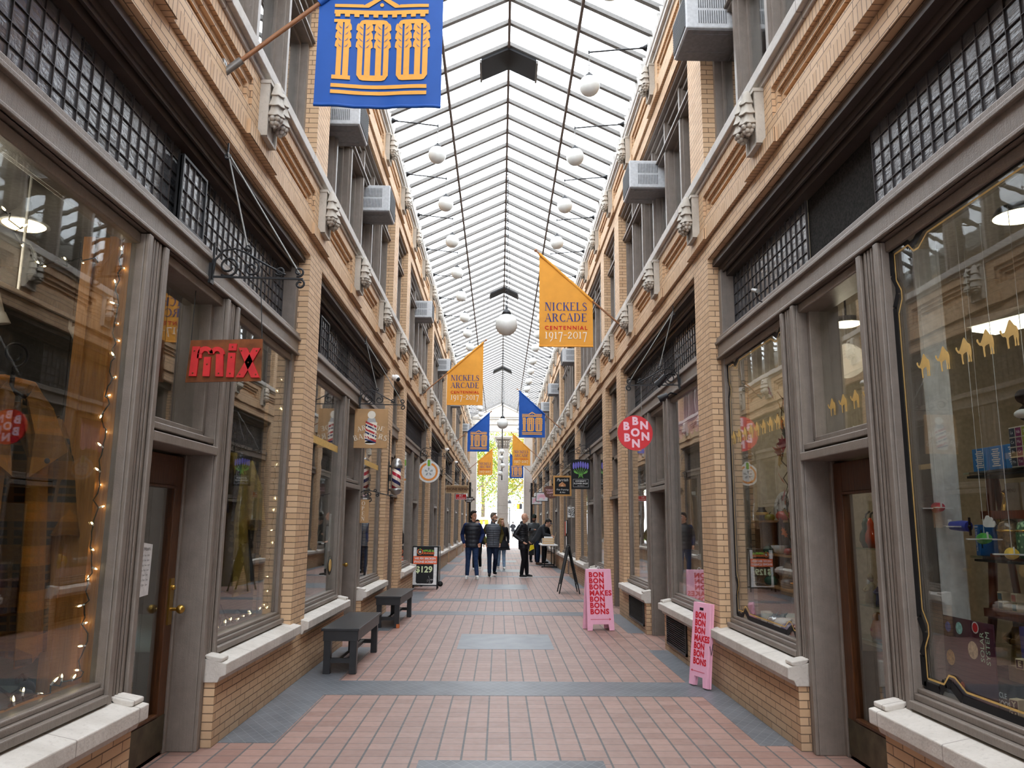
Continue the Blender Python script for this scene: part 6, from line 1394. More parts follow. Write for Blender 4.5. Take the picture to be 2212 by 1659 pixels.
# autumn leaf garland
LEAF=[(0,-.5),(.06,-.2),(.3,-.3),(.25,-.1),(.5,.0),(.32,.1),(.36,.34),(.16,.22),(0,.55),(-.16,.22),(-.36,.34),(-.32,.1),(-.5,.0),(-.25,-.1),(-.3,-.3),(-.06,-.2)]
lc=[flat('leaf_rust',(190,92,36),.6,.2),flat('leaf_crimson',(150,30,36),.6,.2),flat('leaf_olive',(70,76,40),.6,.2),flat('leaf_orange',(226,120,50),.6,.2),flat('leaf_plum',(84,34,44),.6,.2),flat('leaf_gold',(190,150,60),.6,.2)]
def garland(y,x,z0,z1,n,lab,seed):
    r=random.Random(seed); e=empty('leaf_garland',(x,y,z1),0,lab,'garland'); P=[V((r.uniform(-.02,.02),r.uniform(-.05,.05)-.05*(i/n),-(z1-z0)*i/n)) for i in range(n+1)]; m=MB(); m.tube(P,.005,5); m.build('vine',flat('vine_brown',(80,62,44),.8,.1),e)
    for i in range(n):
        p=P[i]; k=r.uniform(.10,.17); m=MB(); m.M=Matrix.Translation(p+V((r.uniform(-.05,.0),r.uniform(-.06,.06),0)))@Euler((r.uniform(-.7,.7),r.uniform(-.5,.5),r.uniform(-.6,.6))).to_matrix().to_4x4()
        a0=r.uniform(0,6); pts=[(abs(a)*.15*k,(a*cos(a0)-b*sin(a0))*k,(a*sin(a0)+b*cos(a0))*k) for a,b in LEAF]; nn=len(pts); m.add([(0,0,0)]+pts,[(0,1+j,1+(j+1)%nn) for j in range(nn)]); m.build('leaf',lc[(i*5+seed)%6],e,fix=False)
garland(6.55,2.36,1.30,2.62,18,'garland of orange, red and olive autumn leaves down the second right window',1); garland(6.12,2.42,1.45,2.5,11,'shorter leaf garland beside the post of the second right window',2); garland(5.55,2.75,2.15,2.55,5,'few dark autumn leaves behind the glass over the right door',3)
# glass shelves behind the door with figurines
gs=glass('green_shelf_glass',(.75,.85,.8),1.5,0,1.2)
for z,l in ((1.345,'upper'),(.935,'middle'),(.69,'lower')):
    e=empty('glass_shelf',(2.82,5.9,z),0,f'{l} glass shelf of figurines seen through the right door','shelf'); m=MB(); m.box(-.12,.12,-.36,.36,-.012,0); m.build('shelf_pane',gs,e,fix=False)
m=MB(); m.box(2.70,2.96,5.54,6.26,0,.40); o=m.build('figurine_cabinet',M['doorwood'],None,fix=False); tag(o,'low dark cabinet under the glass shelves behind the right door','cabinet'); m=MB(); m.box(2.965,2.985,5.5,6.3,.4,2.2); struct(m.build(nxt('trim'),flat('woven_brown_panel',(120,92,60),.8,.1),fix=False))
def bearded(loc,h,robe,trim_,lab):
    e=empty('bearded_figurine',loc,0,lab,'figurine','bearded figurines behind the right door'); m=MB(); r=h*.2; m.lathe([(r,0),(r*1.02,.05*h),(r*.8,.4*h),(r*.72,.6*h),(r*.4,.7*h),(.0,.72*h)],16); m.tube([(0,-r*.6,.6*h),(-r*.9,-r*.8,.42*h),(-r*.9,-r*.1,.4*h)],r*.25,8); m.tube([(0,r*.6,.6*h),(-r*.9,r*.8,.42*h),(-r*.9,r*.1,.4*h)],r*.25,8); m.build('robe',robe,e); m=MB(); m.ball((0,0,.78*h),r*.5,12); m.build('face',SKIN,e); m=MB(); m.ball((-r*.35,0,.68*h),r*.5,12,1.2,.6,.8); m.build('beard',whg,e); m=MB(); m.lathe([(r*.55,.82*h),(r*.5,.88*h),(r*.2,1.0*h),(0,1.02*h)],12); m.build('hat',trim_,e)
rr=random.Random(4)
for i,(y,z,h,c1_,c2_) in enumerate(((5.68,1.345,.22,(186,150,140),(200,180,160)),(5.82,1.345,.16,(150,60,66),(220,214,206)),(5.62,.935,.2,(150,60,50),(230,226,220)),(5.76,.935,.17,(196,198,200),(210,212,214)),(5.92,.935,.21,(60,70,120),(220,214,206)),(6.08,.935,.22,(190,172,130),(190,160,120)))):
    bearded((2.80,y,z),h,flat(f'robe_{i}',c1_,.4,.4),flat(f'hat_{i}',c2_,.4,.4),f'small bearded figurine on the {"upper" if z>1.2 else "middle"} glass shelf, {ORD[i if z<1.2 and False else (i if z>1.2 else i-2)]} from the right post')
def doll(loc,h,body,kerchief,lab):
    e=empty('nesting_doll',loc,0,lab,'doll','painted nesting dolls behind the right door'); m=MB(); r=h*.3; m.lathe([(r*.8,0),(r,.12*h),(r*1.02,.35*h),(r*.75,.58*h),(r*.66,.68*h),(r*.7,.8*h),(r*.5,.94*h),(0,h)],20); m.build('body',body,e); m=MB(); m.ball((-r*.34,0,.76*h),r*.45,12,.9,.9,1); m.build('painted_face',SKIN,e); m=MB(); m.ball((-r*.62,0,.33*h),r*.5,10,.8,.9,1); m.build('painted_apron',kerchief,e)
for i,(y,z,h,b,k) in enumerate(((6.0,.69,.19,(206,120,52),(170,50,40)),(5.78,.69,.17,(120,160,170),(196,120,60)),(5.62,.69,.15,(180,110,60),(60,90,60)),(5.98,.40,.21,(200,110,44),(150,40,34)),(5.75,.40,.19,(60,60,120),(210,210,214)),(5.9,.40,.12,(190,196,204),(120,40,40)))):
    doll((2.80 if i<5 else 2.72,y,z),h,flat(f'doll_{i}',b,.15,.6),flat(f'apron_{i}',k,.2,.5),f'painted nesting doll {"on the lower glass shelf" if z>.5 else "on the cabinet"}, {ORD[i%3]} of three from the far side')
plate((2.78,6.2,1.95),.02,.17,flat('white_glaze',(232,230,222),.25,.5),'white leaf-patterned platter seen edge-on through the right door',.1)
for i,(y,r_,c) in enumerate(((6.1,.05,(40,84,58)),(6.02,.045,(206,70,30)))):
    e=empty('glass_gourd',(2.8,y,1.345),0,('green' if i==0 else 'orange')+' glass gourd on the upper shelf behind the right door','gourd'); m=MB(); m.lathe([(r_*.6,0),(r_,.05),(r_*.9,.1),(r_*.5,.14),(r_*.55,.18),(r_*.2,.22)],16); m.build('body',flat(f'gourd_{i}',c,.12,.6),e); m=MB(); m.tube([(0,0,.21),(.01,0,.25),(.04,0,.27)],.008,6); m.build('stem',dk,e)
# nearest right window goods
def block(name,loc,dx,dy,dz,mat,lab,cat,rz=0,grp=None):
    e=empty(name,loc,rz,lab,cat,grp); m=MB(); m.box(-dx/2,dx/2,-dy/2,dy/2,0,dz); bevel(m.build('body',mat,e,fix=False),.003); return e
def face_text(e,t,size,mat,y,z,x,**k): return text(t,size,mat,e,(x,y,z),(PI/2,0,-PI/2),**k)
def face_poly(e,polys,mat,x,nm):
    q=MB()
    for p in polys: q.add([(x,-a,b) for a,b in p],[tuple(range(len(p)))])
    return q.build(nm,mat,e,fix=False)
for z,y0,y1,l in ((1.79,3.66,4.25,'upper glass shelf in the nearest right window'),(1.355,3.7,4.25,'lower glass shelf in the nearest right window')):
    e=empty('glass_shelf',(2.62,(y0+y1)/2,z),0,l,'shelf'); m=MB(); m.box(-.12,.12,-(y1-y0)/2,(y1-y0)/2,-.012,0); m.build('shelf_pane',gs,e,fix=False); m=MB(); m.box(-.1,.1,-(y1-y0)/2,(y1-y0)/2,-.03,-.018); m.build('bracket',M['iron'],e,fix=False)
bb=flat('bright_blue_box',(30,118,184),.4,.4,var=.04)
for i,y in enumerate((4.17,4.03,3.89)):
    e=block('blue_gift_box',(2.60,y,1.79),.10,.13,.125,bb,f'bright blue box with white writing on the glass shelf, {ORD[i]} from the white panel','box',0,'bright blue boxes')
    for k in range(9): w=.045+.012*((k*5+i)%3); face_poly(e,[[(-w/2,.105-.0105*k),(w/2,.105-.0105*k),(w/2,.111-.0105*k),(-w/2,.111-.0105*k)]],M['white'],-.0515,'white_line')
e=block('element_box',(2.56,3.78,1.79),.06,.20,.20,flat('cream_card',(206,198,180),.5,.3),'cream box printed with coloured element squares La, Nb, Te, Re','box')
for r_ in range(4):
    for c_ in range(4):
        t_=[['La','Nb','Te','Re'],['Ce','Mo','I','Os'],['Pr','Cr','Xe','Ir'],['Mn','Tm','Au','Pt']][r_][c_]; cc=((48,54,66),(120,40,84),(140,150,50),(180,60,44))[c_]
        a=-.095+.048*c_; b=.152-.048*r_; face_poly(e,[[(a,b),(a+.042,b),(a+.042,b+.042),(a,b+.042)]],flat(f'element_{c_}',cc,.5,.3),-.0315,'element_square'); face_text(e,t_,.022,M['white'],-(a+.021),b+.021,-.0325)
def plush(loc,body,face,lab,k=1.):
    e=empty('plush_toy',loc,.4,lab,'soft toy'); m=MB(); m.ball((0,0,.05*k),.055*k,14,1,1,1.1); m.ball((-.02*k,0,.125*k),.04*k,14); 
    for q in (-1,1): m.ball((-.04*k,q*.04*k,.015*k),.022*k,10); m.ball((-.04*k,q*.045*k,.07*k),.018*k,10)
    o=remesh(m.build('body',body,e),.006,2); m=MB(); m.ball((-.05*k,0,.118*k),.022*k,10); m.build('muzzle',face,e)
    for q in (-1,1): m=MB(); m.ball((-.0,q*.03*k,.165*k),.014*k,8); m.build('ear',body,e)
plush((2.58,3.50,1.795),flat('black_plush',(28,26,28),.95,.05),whg,'black and white plush toy beside the element box',1.5); plush((2.50,3.34,1.795),flat('grey_plush',(120,108,96),.95,.05),flat('white_plush',(232,230,226),.95,.05),'grey owl plush with a white head at the picture\'s right edge',1.7)
e=empty('bird_decal',(2.42,3.55,2.02),0,'black plush penguin hanging at the right edge','soft toy'); m=MB(); m.ball((0,0,0),.05,14,.8,.8,1.3); m.ball((-.02,0,.075),.035,12); remesh(m.build('body',flat('black_plush',(28,26,28),.95,.05),e),.006,2); m=MB(); m.ball((-.032,0,-.005),.036,12,.6,.8,1.3); m.build('white_belly',whg,e); m=MB(); m.tube([(0,0,.1),(0,0,1.0)],.002,4); m.build('string',M['white'],e); e.name='plush_penguin'
# ladder shelf
lw=wood_mat('red_brown_ladder',(96,44,26),(134,68,38),.4,6,2)
e=empty('ladder_shelf',(2.62,3.72,.645),0,'reddish wooden ladder shelf in the nearest right window','shelf unit')
for y in (-.52,.53):
    m=MB(); m.tube([(-.10,y,0),(-.02,y,.45),(.03,y,1.16)],.022,10); m.build('front_rail',lw,e); m=MB(); m.tube([(.16,y,0),(.05,y,1.16)],.018,10); m.build('rear_rail',lw,e)
for z,dx in ((.42,.0),(.70,.02),(.92,.03)): m=MB(); m.box(-.07+dx,.12,-.52,.53,z,z+.022); m.box(-.075+dx,-.065+dx,-.52,.53,z-.02,z+.022); m.build('shelf',lw,e,fix=False)
m=MB(); m.box(-.05,.1,-.6,.6,1.13,1.155); bevel(m.build('top_board',flat('rosewood_top',(150,110,80),.4,.4),e,fix=False),.008)
# books, cards and cubes on the ladder
for i,(y,c,t_,cc,lab) in enumerate(((4.05,(220,214,204),'MENU',(120,90,80),'pale recipe card on the top ladder shelf'),(3.92,(232,232,228),'',(60,70,50),'white card with a dark guitar on the top ladder shelf'),(3.79,(206,160,150),'ART',(120,60,60),'pinkish card on the top ladder shelf'))):
    e=block('gift_card',(2.63,y,1.588),.008,.115,.14,flat(f'card_{i}',c,.6,.2),lab,'card')
    if t_: face_text(e,t_,.025,flat('card_ink',cc,.6,.2),0,.10,-.0065)
    else: face_poly(e,[disc(0,.035,.026,14),disc(0,.07,.018,14),[(-.006,.08),(.006,.08),(.006,.125),(-.006,.125)]],flat('guitar_olive',(70,78,48),.5,.3),-.0065,'guitar_picture')
e=block('holiday_card_set',(2.62,4.04,1.367),.012,.15,.19,flat('tan_card',(196,176,146),.6,.2),'tan print with pointed red hats above letter squares','card')
for k in range(3):
    face_poly(e,[[(-.06+.045*k,.115),(-.03+.045*k,.115),(-.045+.045*k,.18)]],pinkd,-.0085,'red_hat')
    for r_,ch in ((0,'O'),(1,'H')):
        a=-.068+.047*k; b=.01+.05*r_; face_poly(e,[[(a,b),(a+.044,b),(a+.044,b+.044),(a,b+.044)]],flat('letter_red',(170,54,48),.5,.3) if (k+r_)%2 else flat('letter_green',(64,104,80),.5,.3),-.0085,'letter_square'); face_text(e,ch,.034,whg,-(a+.022),b+.022,-.0095)
for i,(y,c,l,t1) in enumerate(((3.86,(90,130,120),'teal book face-out on the middle ladder shelf',['MERRY']),(3.90,(64,96,92),'dark green book behind the letter cubes',['GREEN','HOLIDAY','BOOK']))):
    e=block('book',(2.64,y-.12*i,1.367 if i==0 else 1.087),.02,.14,.19,flat(f'bookcover_{i}',c,.5,.3),l,'book')
    for k,t_ in enumerate(t1): face_text(e,t_,.024,whg,0,.13-.032*k,-.0115)
for i,(y,z,c) in enumerate(((4.13,1.087,(214,206,186)),(4.13,1.133,(60,110,120)),(4.02,1.087,(60,104,100)),(4.02,1.133,(180,74,44)),(3.90,1.087,(180,80,50)))):
    e=block('letter_cube',(2.585,y,z),.045,.045,.045,flat('maple_cube',(214,196,160),.5,.3),f'pale wooden cube with a {["drawing","teal square","green square","orange square","rust square"][i]} on the ladder shelf, {ORD[i]} in the group','block',0,'pale wooden cubes on the ladder'); face_poly(e,[[(-.016,.007),(.016,.007),(.016,.038),(-.016,.038)]],flat(f'cube_face_{i}',c if i else (60,56,50),.5,.3),-.0235,'face_picture')
# jars, trophy and book on the lower glass shelf
e=block('blue_book',(2.58,4.2,1.355),.13,.035,.16,flat('deep_blue_book',(24,92,156),.4,.4),'deep blue upright book on the lower glass shelf','book'); face_text(e,'Little Stories',.022,M['white'],0,.08,-.067).rotation_euler=Euler((PI/2,PI/2,-PI/2))
gold=flat('polished_gold',(206,160,70),.15,.6,.9)
e=empty('gold_trophy',(2.66,4.16,1.355),0,'gold trophy shaped ornament on the lower glass shelf','ornament'); m=MB(); m.lathe([(.05,0),(.05,.02),(.015,.05),(.015,.11),(.05,.16),(.055,.20),(.03,.24),(.012,.30),(.02,.33),(.0,.345)],20); m.build('body',gold,e)
def jar(loc,mat,lab): e=empty('cookie_jar',loc,0,lab,'jar'); m=MB(); m.lathe([(.055,0),(.062,.02),(.062,.13),(.05,.17),(.0,.19)],20); m.build('body',mat,e); m=MB(); m.lathe([(.064,.125),(.064,.135)],20); m.build('rim',gold,e)
t=NT('green_shamrock_tin'); v=t.n('ShaderNodeTexVoronoi'); v.inputs['Scale'].default_value=45; t.link(t.pos(True),v.inputs['Vector']); t.bsdf(t.mix(t.math('LESS_THAN',v.outputs['Distance'],.35),srgb(16,92,44),srgb(170,206,150)),.3,.5); jar((2.6,3.90,1.355),t.mat,'green tin covered in pale clover leaves on the lower glass shelf'); jar((2.6,4.05,1.355),flat('brown_glass_jar',(120,92,60),.15,.6,sc=60,var=.6),'brown glass jar between the gold ornament and green tin')
for i,(y,h,c) in enumerate(((4.16,.24,(150,120,60)),(4.02,.2,(120,36,34)),(3.9,.16,(150,40,36)))): bearded((2.68,y,.80),h+.08,flat(f'robe_w{i}',c,.4,.4),flat('hat_w',(206,200,190),.5,.3),f'bearded figurine low behind the posters, {ORD[i]} from the white panel')
e=empty('figurine_plinth',(2.68,4.0,.645),0,'dark low plinth under the figurines in the nearest right window','plinth'); m=MB(); m.box(-.1,.1,-.24,.24,0,.155); m.build('body',M['black'],e,fix=False)
# poster, books and boxes by the sill
e=empty('poster_board',(2.315,4.04,.665),0,'dark Solar System poster board with planets standing inside the window','poster'); e.rotation_euler=(0,.03,0)
t=NT('deep_space_print'); p=t.sep(t.pos(True)); t.bsdf(t.mix(t.ramp(p[1],.2,.0),srgb(34,32,38),srgb(74,30,48)),.35,.4); m=MB(); m.box(0,.006,-.22,.22,0,.385); bevel(m.build('board',t.mat,e,fix=False),.002)
def pl(y,z,r,c,nm): face_poly(e,[disc(-y,z,r,20)],flat(nm,c,.4,.3,sc=60,var=.35),-.0015,nm)
pl(.165,.33,.026,(40,84,170),'neptune_picture'); pl(.065,.335,.03,(150,206,200),'uranus_picture'); pl(-.045,.245,.042,(206,180,150),'jupiter_picture'); pl(.155,.18,.038,(206,160,90),'saturn_picture'); pl(.06,.06,.019,(206,96,70),'mars_picture'); face_poly(e,[disc(.075,.355,.028,20)],M['white'],-.002,'round_label'); face_poly(e,[disc(.075,.355,.022,20)],pinkd,-.0025,'round_label_red')
for k,t_ in enumerate(('SOLAR','SYSTEM')): o=face_text(e,t_,.046,flat('pale_green_ink',(180,206,180),.5,.3),-.125-.045*k,.27,-.002,align='CENTER'); o.rotation_euler=Euler((PI/2,-PI/2,-PI/2))
e=block('book_women_who_dared',(2.46,3.72,.86),.03,.20,.185,flat('purple_cover',(76,72,122),.5,.3),'purple book reading Women who Dared standing on a tan box','book')
e.name='purple_book'
for t_,sz,z in (('WOMEN',.036,.085),('WHO',.016,.055),('DARED',.036,.028)): face_text(e,t_,sz,whg,0,z,-.0165,bold=.02)
face_poly(e,[[(-.012,.12),(.014,.12),(.008,.145),(.010,.165),(-.010,.165),(-.006,.145)]],M['black'],-.0165,'figure_picture')
block('tan_carton',(2.50,3.68,.645),.16,.42,.215,flat('tan_carton',(150,130,104),.7,.2),'tan carton under the purple book','box')
def goose(y,z,lab,face,w=.21): 
    e=block('block_set_box',(2.36,y,z),.07,w,.135,flat('dark_brown_box',(58,50,46),.5,.3),lab,'box')
    face_poly(e,[[(-w/2+.006,.006),(w/2-.006,.006),(w/2-.006,.10),(-w/2+.006,.10)]],face,-.0365,'label_panel'); face_text(e,'UNCLE',.034,whg,.015,.075,-.0385,bold=.02); face_text(e,'GOOSE',.034,whg,-.02,.04,-.0385,bold=.02); face_poly(e,[[(-w/2+.012,.036),(-w/2+.042,.036),(-w/2+.042,.041),(-w/2+.012,.041)]],whg,-.0385,'rule')
goose(3.80,.665,'dark box lettered Uncle Goose in front of the poster, the left one',flat('dark_label',(66,58,54),.5,.3)); goose(3.38,.665,'brown box lettered Uncle Goose at the picture\'s lower right edge',flat('brown_label',(110,74,58),.5,.3),.24)
e=empty('globe_print',(2.42,3.55,.665),0,'rounded blue earth print between the two brown boxes','print'); m=MB(); m.M=Matrix.Rotation(PI/2,4,'Y'); m.prism([( -.0,-.10)]+[(-.16-.10*sin(a),-.10*cos(a)) for a in [PI*i/12 for i in range(13)]]+[(0,.10)],-.006,.006,'z'); m.build('board',flat('night_blue',(34,44,84),.3,.4),e); 
for (y,z,r) in ((.03,.2,.028),(-.04,.17,.03),(.02,.11,.02),(-.03,.22,.02)): face_poly(e,[disc(y,z,r,9)],flat('earth_green',(110,150,80),.5,.3,sc=60,var=.5),-.008,'land_picture')
for i,(y,z,ch) in enumerate(((3.64,.665,'M'),(3.635,.712,'Y'),(3.50,.80,'B'),(3.46,.665,'C'),(3.74,.875,'E'))):
    if i==4: z=.865
    e=block('letter_cube',(2.29 if i in(0,1,3) else 2.40,y,z if i!=2 else .80),.046,.046,.046,flat('maple_cube',(214,196,160),.5,.3),f'letter cube carved {ch} beside the Uncle Goose boxes','block',.3); face_poly(e,[[(-.018,.005),(.018,.005),(.018,.041),(-.018,.041)]],flat('cube_maroon',(74,34,38),.5,.3),-.0238,'face_panel'); face_text(e,ch,.034,flat('maple_cube',(214,196,160),.5,.3),0,.023,-.0246,bold=.04)
# toy planes hanging in the window
def plane(loc,rz,c,lab):
    e=empty('toy_plane',loc,rz,lab,'toy plane','toy planes hanging in the window'); m=MB(); m.tube([(0,-.055,0),(0,-.02,.003),(0,.055,.004)],[.026,.028,.022],14); m.build('fuselage',flat('toy_%d%d%d'%c,c,.35,.5),e)
    m=MB(); m.box(-.075,.075,-.035,.01,-.004,.002); m.build('wing',M['white'],e,fix=False); m=MB(); m.box(-.035,.035,.05,.075,.0,.004); m.box(-.002,.002,.05,.075,0,.035); m.build('tail',M['white'],e,fix=False)
    m=MB(); m.bar((-.0,-.062,-.045),(0,-.062,.045),.012,.004); m.ball((0,-.06,0),.009,8); m.build('propeller',M['black'],e); m=MB(); m.tube([(0,0,.02),(0,0,1.6)],.0015,4); m.build('string',M['white'],e)
plane((2.33,4.22,1.60),2.9,(196,40,70),'red toy plane hanging in the nearest right window'); plane((2.36,4.08,1.505),.25,(44,64,160),'blue toy plane hanging below the red one'); plane((2.36,3.88,1.445),2.8,(70,170,60),'green toy plane hanging before the ladder shelf'); plane((2.36,3.68,1.38),2.7,(240,196,40),'yellow toy plane hanging lowest, near the right edge')
e=empty('cloud_cutout',(2.36,3.83,1.52),0,'small white cloud cut-out hanging in the window','cut-out'); m=MB(); m.M=Matrix.Rotation(PI/2,4,'Z'); pts=[]
for cx,cz,r,a0,a1 in ((.03,.0,.018,-90,60),(.012,.018,.02,20,150),(-.012,.012,.018,60,200),(-.03,-.002,.016,110,270)): pts+=[(cx+r*cos(math.radians(a0+(a1-a0)*i/6)),cz+r*sin(math.radians(a0+(a1-a0)*i/6))) for i in range(7)]
m.prism(pts,-.002,.002,'y'); m.build('paper',M['white'],e); m=MB(); m.tube([(0,0,.03),(0,0,1.4)],.001,4); m.build('string',M['white'],e)
# black duct and brass things behind
e=empty('black_curtain_rail',(2.95,3.9,2.12),-.5,'black ceiling beam with cables inside the nearest right window','beam'); m=MB(); m.box(-.05,.05,-.9,.7,0,.10); m.build('beam',M['black'],e,fix=False); m=MB(); m.tube([(0,-.6,.1),(.05,-.5,.6),(0,-.4,1.6)],.01,6); m.build('cable',M['black'],e)
e=empty('brown_cabinet',(3.6,3.6,0),0,'tall brown display cabinet deep inside the gift shop','cabinet'); m=MB(); m.box(-.2,.2,-.8,.9,0,2.0); bevel(m.build('carcass',M['doorwood'],e,fix=False),.01)
for k in range(4): m=MB(); m.box(-.215,-.2,-.75,.85,.2+.45*k,.60+.45*k); m.build('drawer_front',flat('lit_brown_front',(150,112,72),.5,.3),e,fix=False)

# ------------------------------------------------------------------ pink sweet shop and barber windows
for i,(y0,y1) in enumerate(((8.26,9.02),(9.06,9.82),(12.0,12.7))):
    m=MB(); pts=[(y0,3.05),(y0,2.72)]; n=4; w=(y1-y0)/n
    for k in range(n):
        for a in range(0,9): t_=PI+PI*a/8; pts.append((y0+w*(k+.5)+w*.5*cos(t_)*.98,2.72-.10*abs(k-1.5)*.3+.13*sin(t_)))
    pts+=[(y1,2.72),(y1,3.05)]; m.prism(pts,X(1,.17),X(1,.185),'x'); o=m.build('scalloped_valance',pink); tag(o,f'pale pink scalloped valance inside the sweet shop window, {ORD[i]} from the near pier','valance','pink scalloped valances')
m=MB(); m.box(X(1,.16),X(1,.9),8.2,10.0,0,.66); m.box(X(1,.16),X(1,.9),11.4,13.3,0,.66); struct(m.build(nxt('trim'),flat('pink_display_base',(214,170,170),.7,.2),fix=False))
for y0,y1,l in ((8.3,9.95,'pink picket paper strip along the nearer sweet shop window'),(11.55,13.2,'pink picket paper strip along the further sweet shop window')):
    m=MB(); n=26; w=(y1-y0)/n; pts=[(y0,.69)]
    for k in range(n): pts+=[(y0+w*k,.79),(y0+w*(k+.5),.82),(y0+w*(k+.99),.79)]
    pts+=[(y1,.69)]; m.prism(pts,X(1,.155),X(1,.158),'x'); o=m.build('paper_fence',flat('blush_paper',(232,196,190),.7,.2)); tag(o,l,'paper strip')
e=empty('pink_gift_box',(X(1,.35),8.5,.66),.2,'bright pink carton in the sweet shop window beside the pier','box'); m=MB(); m.box(-.14,.14,-.16,.16,0,.34); bevel(m.build('carton',flat('hot_pink_carton',(226,120,150),.5,.3),e,fix=False),.004); m=MB(); m.box(-.142,-.14,-.1,.1,.06,.16); m.build('red_print',pinkd,e,fix=False)
e=empty('twisted_paper_streamer',(X(1,.28),8.9,1.35),0,'pale twisted paper streamer hanging in the sweet shop window','streamer'); m=MB(); m.grid(lambda u,v:(.05*sin(9*v)*(u-.5)*2,.09*cos(9*v)*(u-.5)*2+.05*sin(4*v),1.6*v),3,40); m.build('paper',flat('blush_paper',(232,196,190),.7,.2),e,fix=False)
e=empty('yellow_coat_visitor_bag',(X(1,.5),12.2,.66),0,'soft yellow bag in the further sweet shop window','bag'); e.name='yellow_bag'; m=MB(); m.ball((0,0,.22),.2,16,.6,1,1.1); m.build('bag_body',flat('soft_yellow',(226,190,90),.7,.2),e); m=MB(); m.tube([(0,-.08,.40),(0,0,.55),(0,.08,.40)],.012,6); m.build('handle',flat('soft_yellow',(226,190,90),.7,.2),e)
m=MB(); m.box(X(-1,.62),X(-1,.65),8.2,9.95,.62,2.15); struct(m.build(nxt('trim'),flat('white_partition',(206,212,214),.8,.1),fix=False))
m=MB(); m.box(X(-1,.16),X(-1,.62),8.2,10.0,0,.62); m.box(X(-1,.16),X(-1,.62),11.6,13.4,0,.62); struct(m.build(nxt('trim'),M['roomfloor'],fix=False))
m=MB(); m.box(X(-1,.13),X(-1,.15),8.22,10.0,2.36,2.44); m.box(X(-1,.13),X(-1,.15),11.62,13.41,2.36,2.44); struct(m.build(nxt('trim'),M['gold'],fix=False))
e=empty('shop_notice_poster',(X(-1,.15),9.75,1.25),0,'pale notices taped inside the barber shop window','notice'); 
for a,b,c,d in ((-.1,.02,-.3,.2),(.06,.16,-.1,.35)): m=MB(); m.box(-.002,.002,a,b,c,d); m.build('paper_sheet',M['white'],e,fix=False)
e=empty('round_window_decal',(X(-1,.13),9.86,.98),0,'dark oval lettered decal low on the barber shop window','decal'); m=MB(); m.lathe([(.0,0),(.11,.0),(.11,.002),(0,.002)],28,ax='x'); m.build('dark_oval',flat('dark_decal',(60,58,52),.5,.3),e); m=MB(); m.lathe([(.06,0.001),(.075,.001),(.075,.004),(.06,.004)],28,ax='x'); m.build('gold_ring',M['gold'],e)
# small windows goods further along stay plain: blinds behind the glass
for s_,P in ((-1,PL),(1,PR)):
    for p,q in zip(P[6:],P[7:]):
        a,b=p[1],q[0]
        if b-a<3: continue
        m=MB(); m.box(X(s_,.9),X(s_,.93),a,b,.6,3.1); m.box(X(s_,.16),X(s_,.9),a,b,.0,.58); struct(m.build(nxt('trim'),flat('pale_window_backing',(176,178,172),.8,.1),fix=False))
# ------------------------------------------------------------------ far entrance: stone piers, arch, pediment
YE=50.4
m=MB(); E_=M['endstone']
def col(x0,x1,y0,y1,z1):
    m=MB(); w=x1-x0; t=.07
    m.box(x0,x1,y0,y1,1.6,z1)
    for q0,q1 in ((x0,x0+t),(x1-t,x1)): m.box(q0,q1,y0-.03,y0,1.6,z1-.1)      # raised pilaster edges
    for k in range(9): z=2.1+.5*k; m.box(x0+t,x1-t,y0-.012,y0,z,z+.47)
    m.box(x0-.04,x1+.04,y0-.06,y1+.05,1.48,1.6); m.box(x0-.08,x1+.08,y0-.1,y1+.08,1.38,1.48); m.box(x0-.06,x1+.06,y0-.08,y1+.06,.25,1.38); m.box(x0-.12,x1+.12,y0-.14,y1+.1,0,.25)
    return m
struct(bevel(col(-.16,.54,YE,YE+.7,6.2).build('column_middle',E_,fix=False),.015)); struct(bevel(col(1.52,2.2,YE,YE+.7,7.0).build('column_right',E_,fix=False),.015)); struct(bevel(col(-2.1,-1.48,YE,YE+.7,7.0).build('column_left',E_,fix=False),.015))
m=MB(); cx,cy=.19,YE+.35
for i,(r0,r1,z0,z1) in enumerate(((.36,.38,6.2,6.26),(.33,.40,6.26,6.45),(.34,.46,6.45,6.68),(.40,.5,6.68,6.78),(.52,.54,6.80,6.93))):
    m.add([(cx+sx*r,cy+sy*r,z) for z,r in ((z0,r0),(z1,r1)) for sx,sy in ((-1,-1),(1,-1),(1,1),(-1,1))],[(3,2,1,0),(4,5,6,7),(0,1,5,4),(1,2,6,5),(2,3,7,6),(3,0,4,7)])
for row,z in enumerate((6.3,6.48)):
    for k in range(6):
        x=cx-.36+.144*k; m.tube([(x,cy-.38,z),(x,cy-.44,z+.13),(x,cy-.50,z+.16),(x,cy-.49,z+.12)],[.06,.06,.04,.015],8)
for q in (-1,1): m.tube([(cx+q*(.42-.0),cy-.46,6.70),(cx+q*.5,cy-.48,6.74),(cx+q*.54,cy-.48,6.66),(cx+q*.49,cy-.48,6.63)],[.05,.05,.04,.02],8)
struct(m.build('column_capital',M['orn']))
m=MB()
m.box(-2.3,2.4,YE-.02,YE+.72,6.93,7.02)                                    # lintel
n=24
def archz(x): return 7.02+.30*(1-((x-.1)/2.1)**2) if abs(x-.1)<2.1 else 7.02
